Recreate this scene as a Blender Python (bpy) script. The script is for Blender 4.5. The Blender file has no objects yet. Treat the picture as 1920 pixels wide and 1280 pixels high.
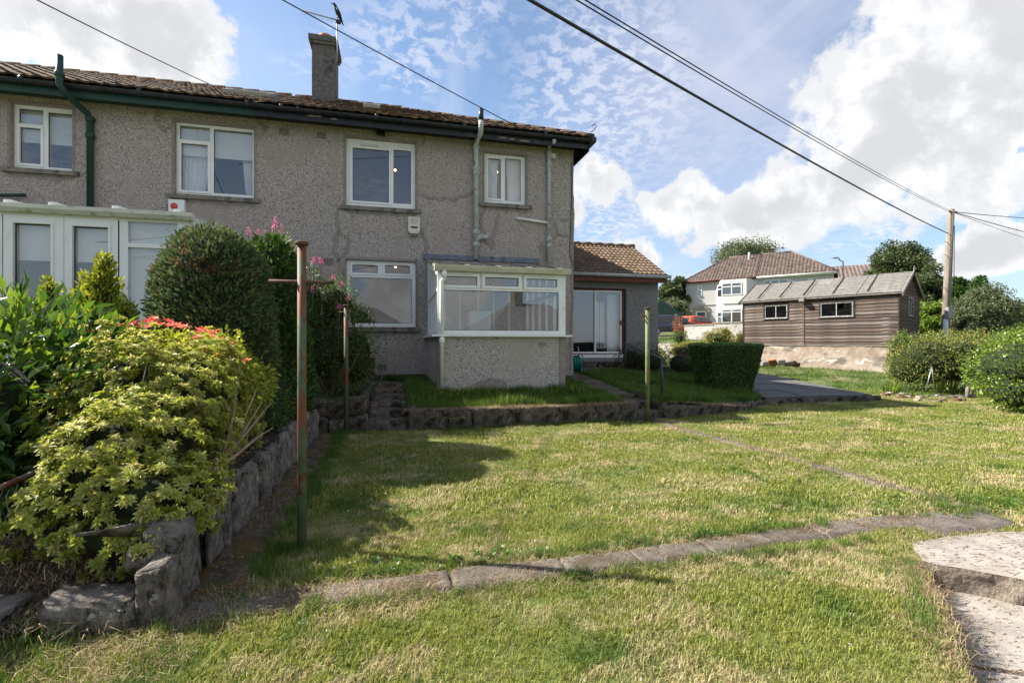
import bpy, bmesh, math, random
import numpy as np
from mathutils import Vector, Matrix, noise as mn
R = math.radians
random.seed(7); rng = np.random.default_rng(7)
sc = bpy.context.scene; COL = sc.collection
# ------------------------------------------------------------------ camera
FPX = 905.0; YAW = R(13.6); EYE = 1.3
cam_d = bpy.data.cameras.new('camera'); cam = bpy.data.objects.new('camera', cam_d); COL.objects.link(cam)
cam_d.sensor_width = 36; cam_d.lens = FPX / 1920 * 36; cam_d.shift_y = 2 / 1920; cam_d.clip_start = .05; cam_d.clip_end = 2000
cam.location = (0, 0, EYE); cam.rotation_euler = (R(90), 0, -YAW); sc.camera = cam
# ------------------------------------------------------------------ sky and sun
SUN_AZ = R(-65); SUN_EL = R(41)          # azimuth from +Y, clockwise
world = bpy.data.worlds.new('World'); sc.world = world; world.use_nodes = True
def sky_nodes():
    nt = world.node_tree; N = nt.nodes; L = nt.links; N.clear()
    def math_(op, a, b=None, clamp=False):
        n = N.new('ShaderNodeMath'); n.operation = op; n.use_clamp = clamp
        for i, v in enumerate((a, b)):
            if v is None: continue
            if isinstance(v, (int, float)): n.inputs[i].default_value = v
            else: L.new(v, n.inputs[i])
        return n.outputs[0]
    def noise(vec, scale, detail=8, rough=.55, dist=0):
        n = N.new('ShaderNodeTexNoise'); n.inputs['Scale'].default_value = scale; n.inputs['Detail'].default_value = detail
        n.inputs['Roughness'].default_value = rough; n.inputs['Distortion'].default_value = dist; L.new(vec, n.inputs['Vector']); return n.outputs[0]
    def smooth(v, a, b, lo=0., hi=1.):
        n = N.new('ShaderNodeMapRange'); n.interpolation_type = 'SMOOTHSTEP'
        for k, x in zip((1, 2, 3, 4), (a, b, lo, hi)): n.inputs[k].default_value = x
        L.new(v, n.inputs[0]); return n.outputs[0]
    def mix(f, a, b):
        n = N.new('ShaderNodeMix'); n.data_type = 'RGBA'
        if isinstance(f, float): n.inputs[0].default_value = f
        else: L.new(f, n.inputs[0])
        for i, v in ((6, a), (7, b)):
            if isinstance(v, tuple): n.inputs[i].default_value = (*v, 1)
            else: L.new(v, n.inputs[i])
        return n.outputs[2]
    tc = N.new('ShaderNodeTexCoord'); D = tc.outputs['Generated']
    sk = N.new('ShaderNodeTexSky'); sk.sky_type = 'NISHITA'; sk.sun_disc = False
    sk.sun_elevation = SUN_EL; sk.sun_rotation = SUN_AZ; sk.air_density = 1.0; sk.dust_density = .6; sk.ozone_density = 1.6; sk.altitude = 50
    sep = N.new('ShaderNodeSeparateXYZ'); L.new(D, sep.inputs[0]); dx, dy, dz = sep.outputs
    el = math_('ARCSINE', dz); az = math_('ARCTAN2', dx, dy)
    # high cloud layer: directions projected on a flat layer overhead
    zz = math_('ADD', math_('MAXIMUM', dz, 0.), .12)
    px = math_('DIVIDE', dx, zz); py = math_('DIVIDE', dy, zz)
    cmb = N.new('ShaderNodeCombineXYZ'); L.new(px, cmb.inputs[0]); L.new(py, cmb.inputs[1]); P = cmb.outputs[0]
    st = N.new('ShaderNodeMapping'); st.inputs['Rotation'].default_value = (0, 0, R(28)); st.inputs['Scale'].default_value = (2.6, .5, 1); L.new(P, st.inputs[0])
    streak = smooth(noise(st.outputs[0], 1.5, 7, .55, .4), .43, .80)
    patch = smooth(noise(P, .9, 3), .38, .62)
    ripple = smooth(noise(P, 20, 4, .62, .3), .42, .60)
    ripple2 = math_('MULTIPLY', ripple, smooth(noise(P, 1.3, 3), .42, .56))
    # cumulus: puffy noise in direction space
    n1 = noise(D, 4.6, 9, .56, .25); n2 = noise(D, 13, 7, .62)
    nn = math_('ADD', math_('MULTIPLY', n1, .62), math_('MULTIPLY', n2, .38))
    n0 = noise(D, 1.7, 2)
    # weather: where the large cumulus stand (azimuth, elevation, width, height, tilt)
    blobs = BLOBS
    acc = None
    for (a0, e0, ra, re, tl) in blobs:
        ca, sa = math.cos(R(tl)), math.sin(R(tl))
        u = math_('SUBTRACT', az, R(a0)); v = math_('SUBTRACT', el, R(e0))
        uu = math_('DIVIDE', math_('ADD', math_('MULTIPLY', u, ca), math_('MULTIPLY', v, sa)), R(ra))
        vv = math_('DIVIDE', math_('SUBTRACT', math_('MULTIPLY', v, ca), math_('MULTIPLY', u, sa)), R(re))
        d = math_('SQRT', math_('ADD', math_('MULTIPLY', uu, uu), math_('MULTIPLY', vv, vv)))
        m = math_('SUBTRACT', 1., d)
        acc = m if acc is None else math_('MAXIMUM', acc, m)
    acc = math_('MAXIMUM', acc, -.8)
    # elsewhere in the sky the same kind of broken cloud goes on
    away = smooth(math_('ABSOLUTE', math_('SUBTRACT', az, R(13.6))), R(55), R(75))
    acc2 = math_('MAXIMUM', acc, math_('SUBTRACT', math_('MULTIPLY', smooth(n0, .40, .60), math_('MULTIPLY', away, 1.25)), .8))
    dens = math_('ADD', math_('MULTIPLY', acc2, .52), math_('MULTIPLY', math_('SUBTRACT', nn, .5), 2.5))
    cover = smooth(dens, -.02, .13)
    thick = smooth(math_('ADD', dens, math_('MULTIPLY', math_('SUBTRACT', noise(D, 2.6, 3), .5), .7)), .12, .50)
    base = mix(thick, (2.95, 2.97, 3.02), (2.1, 2.12, 2.19))
    ofs = N.new('ShaderNodeVectorMath'); ofs.operation = 'ADD'; L.new(D, ofs.inputs[0]); ofs.inputs[1].default_value = (-.022, .010, .034)
    nb = math_('ADD', math_('MULTIPLY', noise(ofs.outputs[0], 4.6, 9, .56, .25), .62), math_('MULTIPLY', noise(ofs.outputs[0], 13, 7, .62), .38))
    lump = smooth(math_('SUBTRACT', nn, nb), -.055, .045)
    lump = math_('SUBTRACT', 1., math_('MULTIPLY', lump, 1.))
    cloud = mix(math_('MULTIPLY', math_('SUBTRACT', 1., lump), .50), base, (2.0, 2.03, 2.13))
    cirrus = math_('MULTIPLY', math_('MAXIMUM', math_('MULTIPLY', streak, .62), math_('MULTIPLY', ripple2, .72)), math_('ADD', math_('MULTIPLY', patch, .75), .25), True)
    def blobm(x, y, ra, re, soft):
        a0, e0 = dirpx(x, y); u = math_('DIVIDE', math_('SUBTRACT', az, R(a0)), R(ra)); v = math_('DIVIDE', math_('SUBTRACT', el, R(e0)), R(re))
        return smooth(math_('SQRT', math_('ADD', math_('MULTIPLY', u, u), math_('MULTIPLY', v, v))), 1.15, soft)
    wob = noise(D, 3.2, 6, .6, .5)
    veil = math_('MULTIPLY', math_('MAXIMUM', blobm(1370, 120, 24, 22, .2), math_('MULTIPLY', away, .3)), smooth(wob, .30, .62, .35, .85))
    alto = math_('MULTIPLY', blobm(1130, 170, 13, 12, .35), math_('MULTIPLY', ripple, .55))
    cirrus = math_('MAXIMUM', cirrus, alto)
    haze = smooth(el, R(28), R(-2), 0., .55)
    g = N.new('ShaderNodeMix'); g.data_type = 'RGBA'; g.blend_type = 'MULTIPLY'; g.inputs[0].default_value = 1
    L.new(sk.outputs[0], g.inputs[6]); g.inputs[7].default_value = (SKYTINT[0], SKYTINT[1], SKYTINT[2], 1)
    c = mix(haze, g.outputs[2], (1.35, 1.85, 2.7))
    c = mix(veil, c, (1.85, 1.98, 2.45))
    c = mix(cirrus, c, (2.5, 2.6, 2.95))
    c = mix(cover, c, cloud)
    bg = N.new('ShaderNodeBackground'); bg.inputs[1].default_value = .100; L.new(c, bg.inputs[0])
    out = N.new('ShaderNodeOutputWorld'); L.new(bg.outputs[0], out.inputs[0])
def dirpx(x, y):                                     # photo direction -> azimuth, elevation
    a = (x - 960) / FPX; b = (642 - y) / FPX
    X = a * math.cos(YAW) + math.sin(YAW); Y = -a * math.sin(YAW) + math.cos(YAW)
    return math.degrees(math.atan2(X, Y)), math.degrees(math.atan2(b, math.hypot(X, Y)))
BLOBS = []
for x, y, ra, re, tl in ((1780, 150, 15, 12.5, 12), (1900, 60, 15, 11, 0), (1960, 180, 8, 6, 0), (1630, 305, 12, 5.2, 26), (1440, 388, 10, 4.6, 18), (1290, 392, 6, 4.2, 0), (1120, 325, 5, 4.6, 0), (1195, 478, 4.5, 2.6, -25),
                         (1850, 474, 5, 2.6, 6), (110, 60, 13, 11, 0), (290, 90, 8, 8, -20), (20, 90, 14, 10, 0)):
    BLOBS.append((*dirpx(x, y), ra * .80, re * .80, tl))
SKYTINT = (.55, .56, .56)
sky_nodes()
sun_d = bpy.data.lights.new('sun', 'SUN'); sun_d.energy = 3.55; sun_d.angle = R(.55); sun_d.color = (1, .93, .82)
sun = bpy.data.objects.new('sun', sun_d); COL.objects.link(sun)
sv = Vector((math.sin(SUN_AZ) * math.cos(SUN_EL), math.cos(SUN_AZ) * math.cos(SUN_EL), math.sin(SUN_EL)))
sun.rotation_euler = sv.to_track_quat('Z', 'Y').to_euler(); sun.location = (0, 0, 30)
sc.view_settings.view_transform = 'Standard'; sc.view_settings.look = 'None'; sc.view_settings.gamma = 1
sc.view_settings.use_curve_mapping = False; sc.view_settings.exposure = 1.86
try:
    sc.cycles.max_bounces = 7; sc.cycles.transparent_max_bounces = 14; sc.cycles.diffuse_bounces = 3; sc.cycles.glossy_bounces = 3
    sc.cycles.caustics_reflective = False; sc.cycles.caustics_refractive = False
except Exception: pass
# ------------------------------------------------------------------ measuring helpers (photo measurements -> real places at a known distance)
SY, CY = math.sin(YAW), math.cos(YAW)
def onY(px, py, Y):                                  # the point of a wall at depth Y
    a = (px - 960) / FPX; t = Y / (CY - a * SY)
    return Vector((t * (SY + a * CY), Y, EYE + t * (642 - py) / FPX))
def atT(px, py, t):
    a = (px - 960) / FPX
    return Vector((t * (SY + a * CY), t * (CY - a * SY), EYE + t * (642 - py) / FPX))
def camt(X, Y): return X * SY + Y * CY
# ------------------------------------------------------------------ object helpers
ORG = {}
def tag(o, label=None, cat=None, group=None, kind=None):
    if label: o['label'] = label
    if cat: o['category'] = cat
    if group: o['group'] = group
    if kind: o['kind'] = kind
    return o
def thing(name, label, cat, loc=(0, 0, 0), rotz=None, group=None):
    o = bpy.data.objects.new(name, None); COL.objects.link(o); o.empty_display_size = .2
    o.location = loc
    if rotz is not None: o.rotation_euler = (0, 0, rotz); ORG[o] = Vector((0, 0, 0))     # parts in the thing's own frame
    else: ORG[o] = Vector(loc)                                                            # parts given in world coordinates
    return tag(o, label, cat, group)
class MB:
    def __init__(s): s.v = []; s.f = []; s.sm = []
    def add(s, vs, fs, smooth=False):
        n = len(s.v); s.v += [tuple(p) for p in vs]; s.f += [tuple(i + n for i in f) for f in fs]; s.sm += [smooth] * len(fs); return s
    def box(s, x0, x1, y0, y1, z0, z1, M=None):
        vs = [Vector((x, y, z)) for z in (z0, z1) for y in (y0, y1) for x in (x0, x1)]
        if M is not None: vs = [M @ v for v in vs]
        return s.add(vs, [(0, 2, 3, 1), (4, 5, 7, 6), (0, 1, 5, 4), (2, 6, 7, 3), (0, 4, 6, 2), (1, 3, 7, 5)])
    def quad(s, a, b, c, d): return s.add([a, b, c, d], [(0, 1, 2, 3)])
    def tube(s, pts, r, n=8, cap=True, smooth=True):
        pts = [Vector(p) for p in pts]; rs = r if isinstance(r, (list, tuple)) else [r] * len(pts)
        vs = []; fs = []; ref = None
        for i, p in enumerate(pts):
            d = (pts[min(i + 1, len(pts) - 1)] - pts[max(i - 1, 0)]).normalized()
            if ref is None: ref = Vector((0, 0, 1)) if abs(d.z) < .9 else Vector((1, 0, 0))
            u = d.cross(ref).normalized(); w = d.cross(u).normalized(); ref = -w if False else ref
            for k in range(n):
                a = 2 * math.pi * k / n; vs.append(p + (u * math.cos(a) + w * math.sin(a)) * rs[i])
        for i in range(len(pts) - 1):
            for k in range(n):
                k2 = (k + 1) % n; fs.append((i * n + k, i * n + k2, (i + 1) * n + k2, (i + 1) * n + k))
        s.add(vs, fs, smooth)
        if cap:
            m = len(s.v) - len(vs); s.f += [tuple(m + k for k in range(n))[::-1], tuple(m + (len(pts) - 1) * n + k for k in range(n))]; s.sm += [False, False]
        return s
    def prism(s, poly, axis, a, b, M=None):             # polygon in the two other axes, extruded along axis from a to b
        def P(u, v, w):
            q = {'x': (w, u, v), 'y': (u, w, v), 'z': (u, v, w)}[axis]; q = Vector(q); return M @ q if M is not None else q
        n = len(poly); vs = [P(u, v, a) for u, v in poly] + [P(u, v, b) for u, v in poly]
        fs = [tuple(range(n)), tuple(range(n, 2 * n))[::-1]] + [(i, i + n, (i + 1) % n + n, (i + 1) % n) for i in range(n)]
        return s.add(vs, fs)
    def ring(s, x0, x1, z0, z1, y0, y1, w):             # rectangular frame facing -Y
        o = [(x0, z0), (x1, z0), (x1, z1), (x0, z1)]; i_ = [(x0 + w, z0 + w), (x1 - w, z0 + w), (x1 - w, z1 - w), (x0 + w, z1 - w)]
        vs = [(x, y0, z) for x, z in o] + [(x, y0, z) for x, z in i_] + [(x, y1, z) for x, z in o] + [(x, y1, z) for x, z in i_]
        fs = []
        for k in range(4):
            j = (k + 1) % 4
            fs += [(k, j, 4 + j, 4 + k), (8 + k, 12 + k, 12 + j, 8 + j), (k, 8 + k, 8 + j, j), (4 + k, 4 + j, 12 + j, 12 + k)]
        return s.add(vs, fs)
    def wall(s, x0, x1, z0, z1, y, holes, th=.3):       # wall face toward -Y with openings and their reveals
        xs = sorted({x0, x1, *[h[0] for h in holes], *[h[1] for h in holes]}); zs = sorted({z0, z1, *[h[2] for h in holes], *[h[3] for h in holes]})
        for i in range(len(xs) - 1):
            for j in range(len(zs) - 1):
                cx = (xs[i] + xs[i + 1]) / 2; cz = (zs[j] + zs[j + 1]) / 2
                if any(h[0] < cx < h[1] and h[2] < cz < h[3] for h in holes) or not (x0 < cx < x1 and z0 < cz < z1): continue
                s.quad((xs[i], y, zs[j]), (xs[i + 1], y, zs[j]), (xs[i + 1], y, zs[j + 1]), (xs[i], y, zs[j + 1]))
        for a, b, c, d in holes:
            s.quad((a, y, c), (a, y + th, c), (b, y + th, c), (b, y, c)); s.quad((a, y, d), (b, y, d), (b, y + th, d), (a, y + th, d))
            s.quad((a, y, c), (a, y, d), (a, y + th, d), (a, y + th, c)); s.quad((b, y, c), (b, y + th, c), (b, y + th, d), (b, y, d))
        return s
    def build(s, name, mat, parent=None, smooth=None, fix=False):
        V = np.array(s.v, dtype=float).reshape(-1, 3); c = (V.min(0) + V.max(0)) / 2
        me = bpy.data.meshes.new(name); me.from_pydata((V - c).tolist(), [], s.f)
        me.polygons.foreach_set('use_smooth', [bool(x) if smooth is None else smooth for x in s.sm]); me.materials.append(mat)
        if fix:
            bm = bmesh.new(); bm.from_mesh(me); bmesh.ops.remove_doubles(bm, verts=bm.verts, dist=1e-5); bmesh.ops.recalc_face_normals(bm, faces=bm.faces); bm.to_mesh(me); bm.free()
        me.update()
        return link(name, me, Vector(c), parent)
def link(name, me, worldpos, parent=None, rot=None, scale=None):
    o = bpy.data.objects.new(name, me); COL.objects.link(o); worldpos = Vector(worldpos)
    if parent is not None: o.parent = parent; o.location = worldpos - ORG[parent]
    else: o.location = worldpos
    ORG[o] = worldpos
    if rot is not None: o.rotation_euler = rot
    if scale is not None: o.scale = scale
    return o
def copy_tree(o, parent=None, loc=None):
    c = o.copy(); COL.objects.link(c)
    if parent is not None: c.parent = parent
    if loc is not None: c.location = loc
    ORG[c] = ORG.get(o, Vector())
    for ch in list(o.children): copy_tree(ch, c)
    return c
def np_mesh(name, V, F, mat, attrs=None, smooth=False):
    me = bpy.data.meshes.new(name); F = np.asarray(F); n = F.shape[1]
    me.vertices.add(len(V)); me.vertices.foreach_set('co', np.asarray(V, dtype=np.float32).ravel())
    me.loops.add(F.size); me.loops.foreach_set('vertex_index', F.ravel().astype(np.int32))
    me.polygons.add(len(F)); me.polygons.foreach_set('loop_start', np.arange(0, F.size, n, dtype=np.int32))
    try: me.polygons.foreach_set('loop_total', np.full(len(F), n, dtype=np.int32))
    except Exception: pass
    if smooth: me.polygons.foreach_set('use_smooth', np.ones(len(F), dtype=bool))
    for k, a in (attrs or {}).items():
        at = me.attributes.new(k, 'FLOAT', 'POINT'); at.data.foreach_set('value', np.asarray(a, dtype=np.float32))
    if mat: me.materials.append(mat)
    me.update(calc_edges=True); me.validate(); return me
# ------------------------------------------------------------------ materials
def hexc(h): return tuple(((int(h[i:i + 2], 16) / 255) ** 2.2) for i in (0, 2, 4))
def M(name, cols, scale=6., rough=.8, bump=0., bscale=60., detail=6., pos=None, spec=.3, metal=0., over=None, world_co=False, bdist=.01, stretch=None, nrough=.55, bvor=False):
    """noise colour ramp; over = list of (colour, scale, lo, hi[, stretch]) stains mixed on top"""
    m = bpy.data.materials.new(name); m.use_nodes = True; nt = m.node_tree; N = nt.nodes; L = nt.links; b = N['Principled BSDF']
    b.inputs['Roughness'].default_value = rough; b.inputs['Specular IOR Level'].default_value = spec; b.inputs['Metallic'].default_value = metal
    if len(cols) == 1 and not over and not bump: b.inputs['Base Color'].default_value = (*cols[0], 1); return m
    if world_co: co = N.new('ShaderNodeNewGeometry').outputs['Position']
    else: co = N.new('ShaderNodeTexCoord').outputs['Object']
    def nz(sca, det, st=None, rg=nrough):
        v = co
        if st:
            mp = N.new('ShaderNodeMapping'); mp.inputs['Scale'].default_value = st; L.new(co, mp.inputs[0]); v = mp.outputs[0]
        n = N.new('ShaderNodeTexNoise'); n.inputs['Scale'].default_value = sca; n.inputs['Detail'].default_value = det; n.inputs['Roughness'].default_value = rg; L.new(v, n.inputs['Vector']); return n.outputs[0]
    r = N.new('ShaderNodeValToRGB'); L.new(nz(scale, detail, stretch), r.inputs[0]); cr = r.color_ramp
    k = len(cols); pos = pos or ([.5] if k == 1 else [.34 + .32 * i / (k - 1) for i in range(k)])
    while len(cr.elements) < k: cr.elements.new(.5)
    while len(cr.elements) > max(k, 1) and len(cr.elements) > 1: cr.elements.remove(cr.elements[-1])
    for i in range(k): cr.elements[i].position = pos[i]; cr.elements[i].color = (*cols[i], 1)
    c = r.outputs[0]
    for ov in over or []:
        mr = N.new('ShaderNodeMapRange'); mr.interpolation_type = 'SMOOTHSTEP'; mr.inputs[1].default_value = ov[2]; mr.inputs[2].default_value = ov[3]
        L.new(nz(ov[1], 5, ov[4] if len(ov) > 4 else None), mr.inputs[0]); mx = N.new('ShaderNodeMix'); mx.data_type = 'RGBA'
        L.new(mr.outputs[0], mx.inputs[0]); L.new(c, mx.inputs[6]); mx.inputs[7].default_value = (*ov[0], 1); c = mx.outputs[2]
    L.new(c, b.inputs['Base Color'])
    if bump:
        bp = N.new('ShaderNodeBump'); bp.inputs['Strength'].default_value = bump; bp.inputs['Distance'].default_value = bdist
        if bvor:
            vo = N.new('ShaderNodeTexVoronoi'); vo.inputs['Scale'].default_value = bscale; L.new(co, vo.inputs['Vector']); L.new(vo.outputs[0], bp.inputs['Height']); bp.invert = True
        else: L.new(nz(bscale, 6, stretch, .65), bp.inputs['Height'])
        L.new(bp.outputs[0], b.inputs['Normal'])
    return m
def plain(name, c, rough=.5, spec=.5, metal=0.): return M(name, [c], rough=rough, spec=spec, metal=metal)
def leafmat(name, cols, trans=.35, rough=.45, spec=.4, nscale=3., patch=None):
    """leaf colours by the per-leaf tint attribute"""
    m = bpy.data.materials.new(name); m.use_nodes = True; nt = m.node_tree; N = nt.nodes; L = nt.links; b = N['Principled BSDF']; out = N['Material Output']
    at = N.new('ShaderNodeAttribute'); at.attribute_name = 'tint'
    oi = N.new('ShaderNodeObjectInfo')
    ad = N.new('ShaderNodeMath'); ad.operation = 'MULTIPLY_ADD'; L.new(oi.outputs['Random'], ad.inputs[0]); ad.inputs[1].default_value = 0.0; L.new(at.outputs['Fac'], ad.inputs[2])
    r = N.new('ShaderNodeValToRGB'); L.new(ad.outputs[0], r.inputs[0]); cr = r.color_ramp; k = len(cols)
    while len(cr.elements) < k: cr.elements.new(.5)
    for i in range(k): cr.elements[i].position = i / (k - 1); cr.elements[i].color = (*cols[i], 1)
    c = r.outputs[0]
    if patch:
        gz = N.new('ShaderNodeNewGeometry'); n = N.new('ShaderNodeTexNoise'); n.inputs['Scale'].default_value = patch[1]; n.inputs['Detail'].default_value = 4; L.new(gz.outputs['Position'], n.inputs['Vector'])
        mr = N.new('ShaderNodeMapRange'); mr.interpolation_type = 'SMOOTHSTEP'; mr.inputs[1].default_value = patch[2]; mr.inputs[2].default_value = patch[3]; L.new(n.outputs[0], mr.inputs[0])
        mx = N.new('ShaderNodeMix'); mx.data_type = 'RGBA'; L.new(mr.outputs[0], mx.inputs[0]); L.new(c, mx.inputs[6]); mx.inputs[7].default_value = (*patch[0], 1); c = mx.outputs[2]
    L.new(c, b.inputs['Base Color']); b.inputs['Roughness'].default_value = rough; b.inputs['Specular IOR Level'].default_value = spec
    t = N.new('ShaderNodeBsdfTranslucent'); mxs = N.new('ShaderNodeMixShader'); mxs.inputs[0].default_value = trans
    hs = N.new('ShaderNodeHueSaturation'); hs.inputs['Saturation'].default_value = 1.1; hs.inputs['Value'].default_value = 1.5; hs.inputs['Hue'].default_value = .485; L.new(c, hs.inputs['Color']); L.new(hs.outputs[0], t.inputs[0])
    L.new(b.outputs[0], mxs.inputs[1]); L.new(t.outputs[0], mxs.inputs[2]); L.new(mxs.outputs[0], out.inputs[0])
    return m
def glassmat(name, tint=(.95, .96, .97), refl=1., rough=.0, ior=2.5):
    m = bpy.data.materials.new(name); m.use_nodes = True; nt = m.node_tree; N = nt.nodes; L = nt.links; N.remove(N['Principled BSDF']); out = N['Material Output']
    ge = N.new('ShaderNodeNewGeometry'); dt = N.new('ShaderNodeVectorMath'); dt.operation = 'DOT_PRODUCT'; L.new(ge.outputs['Incoming'], dt.inputs[0]); L.new(ge.outputs['Normal'], dt.inputs[1])
    def mth(op, a_, b_=None):
        n_ = N.new('ShaderNodeMath'); n_.operation = op
        for i_, q_ in enumerate((a_, b_)):
            if q_ is None: continue
            if isinstance(q_, (int, float)): n_.inputs[i_].default_value = q_
            else: L.new(q_, n_.inputs[i_])
        return n_
    r0 = ((ior - 1) / (ior + 1)) ** 2; f = mth('MULTIPLY_ADD', mth('POWER', mth('SUBTRACT', 1., mth('ABSOLUTE', dt.outputs['Value']).outputs[0]).outputs[0], 5.).outputs[0], 1 - r0); f.inputs[2].default_value = r0
    a = N.new('ShaderNodeMath'); a.operation = 'MULTIPLY'; a.use_clamp = True; a.inputs[1].default_value = refl; L.new(f.outputs[0], a.inputs[0])
    t = N.new('ShaderNodeBsdfTransparent'); t.inputs[0].default_value = (*tint, 1); g = N.new('ShaderNodeBsdfGlossy'); g.inputs['Roughness'].default_value = rough
    co = N.new('ShaderNodeTexCoord'); n = N.new('ShaderNodeTexNoise'); n.inputs['Scale'].default_value = 1.3; L.new(co.outputs['Object'], n.inputs['Vector'])
    bp = N.new('ShaderNodeBump'); bp.inputs['Strength'].default_value = .05; bp.inputs['Distance'].default_value = .02; L.new(n.outputs[0], bp.inputs['Height']); L.new(bp.outputs[0], g.inputs['Normal'])
    mx = N.new('ShaderNodeMixShader'); L.new(a.outputs[0], mx.inputs[0]); L.new(t.outputs[0], mx.inputs[1]); L.new(g.outputs[0], mx.inputs[2]); L.new(mx.outputs[0], out.inputs[0])
    return m
def harling(name, base, dark, light, stain):
    """roughcast wall: pebble speckle, broad staining, strong fine relief"""
    m = bpy.data.materials.new(name); m.use_nodes = True; nt = m.node_tree; N = nt.nodes; L = nt.links; b = N['Principled BSDF']
    b.inputs['Roughness'].default_value = .95; b.inputs['Specular IOR Level'].default_value = .15
    co = N.new('ShaderNodeTexCoord').outputs['Object']
    def nz(s, d, r=.6, st=None):
        v = co
        if st: mp = N.new('ShaderNodeMapping'); mp.inputs['Scale'].default_value = st; L.new(co, mp.inputs[0]); v = mp.outputs[0]
        n = N.new('ShaderNodeTexNoise'); n.inputs['Scale'].default_value = s; n.inputs['Detail'].default_value = d; n.inputs['Roughness'].default_value = r; L.new(v, n.inputs['Vector']); return n.outputs[0]
    def mr(v, a, c): n = N.new('ShaderNodeMapRange'); n.interpolation_type = 'SMOOTHSTEP'; n.inputs[1].default_value = a; n.inputs[2].default_value = c; L.new(v, n.inputs[0]); return n.outputs[0]
    def mix(f, x, y):
        n = N.new('ShaderNodeMix'); n.data_type = 'RGBA'; L.new(f, n.inputs[0])
        for i, q in ((6, x), (7, y)):
            if isinstance(q, tuple): n.inputs[i].default_value = (*q, 1)
            else: L.new(q, n.inputs[i])
        return n.outputs[2]
    sp = nz(64, 4, .7)
    c = mix(mr(sp, .49, .39), base, dark); c = mix(mr(sp, .55, .68), c, light)
    wn = N.new('ShaderNodeTexVoronoi'); wn.inputs['Scale'].default_value = 85; L.new(co, wn.inputs['Vector'])
    sepc = N.new('ShaderNodeSeparateColor'); L.new(wn.outputs['Color'], sepc.inputs[0])
    c = mix(mr(sepc.outputs[0], .78, .84), c, tuple(x * .45 for x in dark))
    big = nz(.55, 6, .62); c = mix(mr(big, .50, .68), c, mix(mr(sp, .45, .60), stain, tuple(min(1, x * 1.25) for x in stain)))
    run = nz(1.6, 5, .6, (1.6, 1.6, .22)); c = mix(mr(run, .58, .72), c, tuple(x * 1.15 for x in stain))
    L.new(c, b.inputs['Base Color'])
    bp = N.new('ShaderNodeBump'); bp.inputs['Strength'].default_value = .75; bp.inputs['Distance'].default_value = .012; L.new(nz(75, 5, .75), bp.inputs['Height']); L.new(bp.outputs[0], b.inputs['Normal'])
    return m
m_harl = harling('roughcast_render', (.455, .397, .36), (.25, .215, .195), (.61, .555, .51), (.31, .265, .23))
m_harl2 = harling('extension_roughcast', (.25, .245, .24), (.14, .138, .135), (.38, .375, .365), (.21, .205, .20))
m_harl3 = harling('pale_roughcast', (.50, .465, .43), (.28, .25, .23), (.64, .61, .57), (.36, .33, .29))
m_patch = M('smooth_cement_patch', [(.22, .19, .17), (.30, .265, .235)], 9, .95, .5, 90, bdist=.004)
m_upvc = M('white_upvc', [(.74, .74, .72), (.82, .82, .80)], 3, .38, spec=.45, over=[((.50, .50, .44), 5, .62, .82)])
m_upvc_d = M('weathered_upvc', [(.60, .60, .55), (.72, .72, .68)], 4, .5, spec=.4, over=[((.36, .37, .28), 6, .52, .70), ((.12, .11, .08), 16, .66, .78)])
m_glass = glassmat('window_glass')
m_glass_c = glassmat('conservatory_glass', (.88, .92, .92), 1.15)
m_sill = M('concrete_sill', [(.17, .15, .13), (.26, .235, .20)], 8, .9, .4, 60, over=[((.09, .08, .07), 5, .5, .7)])
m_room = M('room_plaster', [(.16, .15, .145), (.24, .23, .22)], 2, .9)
m_curtain = M('net_curtain', [(.70, .70, .68), (.84, .84, .82)], 14, .9, .5, 8, bdist=.03, stretch=(6, 6, .3))
m_blind = M('roller_blind', [(.62, .62, .56), (.68, .68, .62)], 2, .8)
m_green = M('dark_green_paint', [(.012, .040, .031), (.02, .055, .042)], 6, .45, .1, 40, over=[((.03, .05, .045), 9, .6, .75)])
m_black = M('black_gutter_plastic', [(.012, .013, .016), (.028, .03, .036)], 7, .4, .1, 30, over=[((.10, .10, .105), 7, .62, .78)])
m_tile = M('concrete_roof_tile', [(.05, .032, .022), (.105, .065, .043), (.17, .11, .072)], 3.2, .95, .6, 40, over=[((.06, .05, .045), 1.4, .45, .62), ((.34, .19, .07), 7, .56, .66), ((.36, .33, .24), 19, .64, .72)])
m_tile2 = M('brown_roof_tile', [(.11, .072, .05), (.19, .135, .095)], 5, .95, .6, 40, over=[((.12, .08, .05), 2, .5, .66)])
m_greypipe = M('grey_painted_iron', [(.36, .37, .37), (.50, .51, .51)], 7, .6, .2, 50, over=[((.16, .15, .14), 5, .58, .7), ((.26, .13, .07), 4, .66, .78)])
m_cement = M('chimney_render', [(.10, .095, .085), (.17, .16, .145)], 14, .95, .7, 45, over=[((.06, .055, .05), 2.2, .5, .66)])
m_terra = M('terracotta', [(.38, .13, .065), (.48, .19, .10)], 8, .75)
m_rust = M('rusty_green_paint', [(.06, .085, .05), (.10, .125, .075)], 7, .65, .4, 60, over=[((.15, .055, .03), 11, .47, .54, (1, 1, .3)), ((.10, .045, .03), 16, .56, .62), ((.30, .30, .20), 30, .68, .74)], bdist=.004)
m_rust2 = M('moss_green_paint', [(.10, .13, .055), (.17, .20, .09)], 8, .6, .3, 60, over=[((.15, .08, .04), 9, .56, .64)], bdist=.003)
m_rusty = M('rusty_iron', [(.06, .035, .025), (.13, .07, .045)], 14, .85, .4, 80, bdist=.003)
m_lead = M('lead_flashing', [(.10, .12, .16), (.17, .19, .24)], 5, .5, .3, 20, over=[((.07, .07, .08), 7, .55, .7)])
m_metal = plain('galvanised_metal', (.42, .43, .44), .4, .5, .8)
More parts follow.
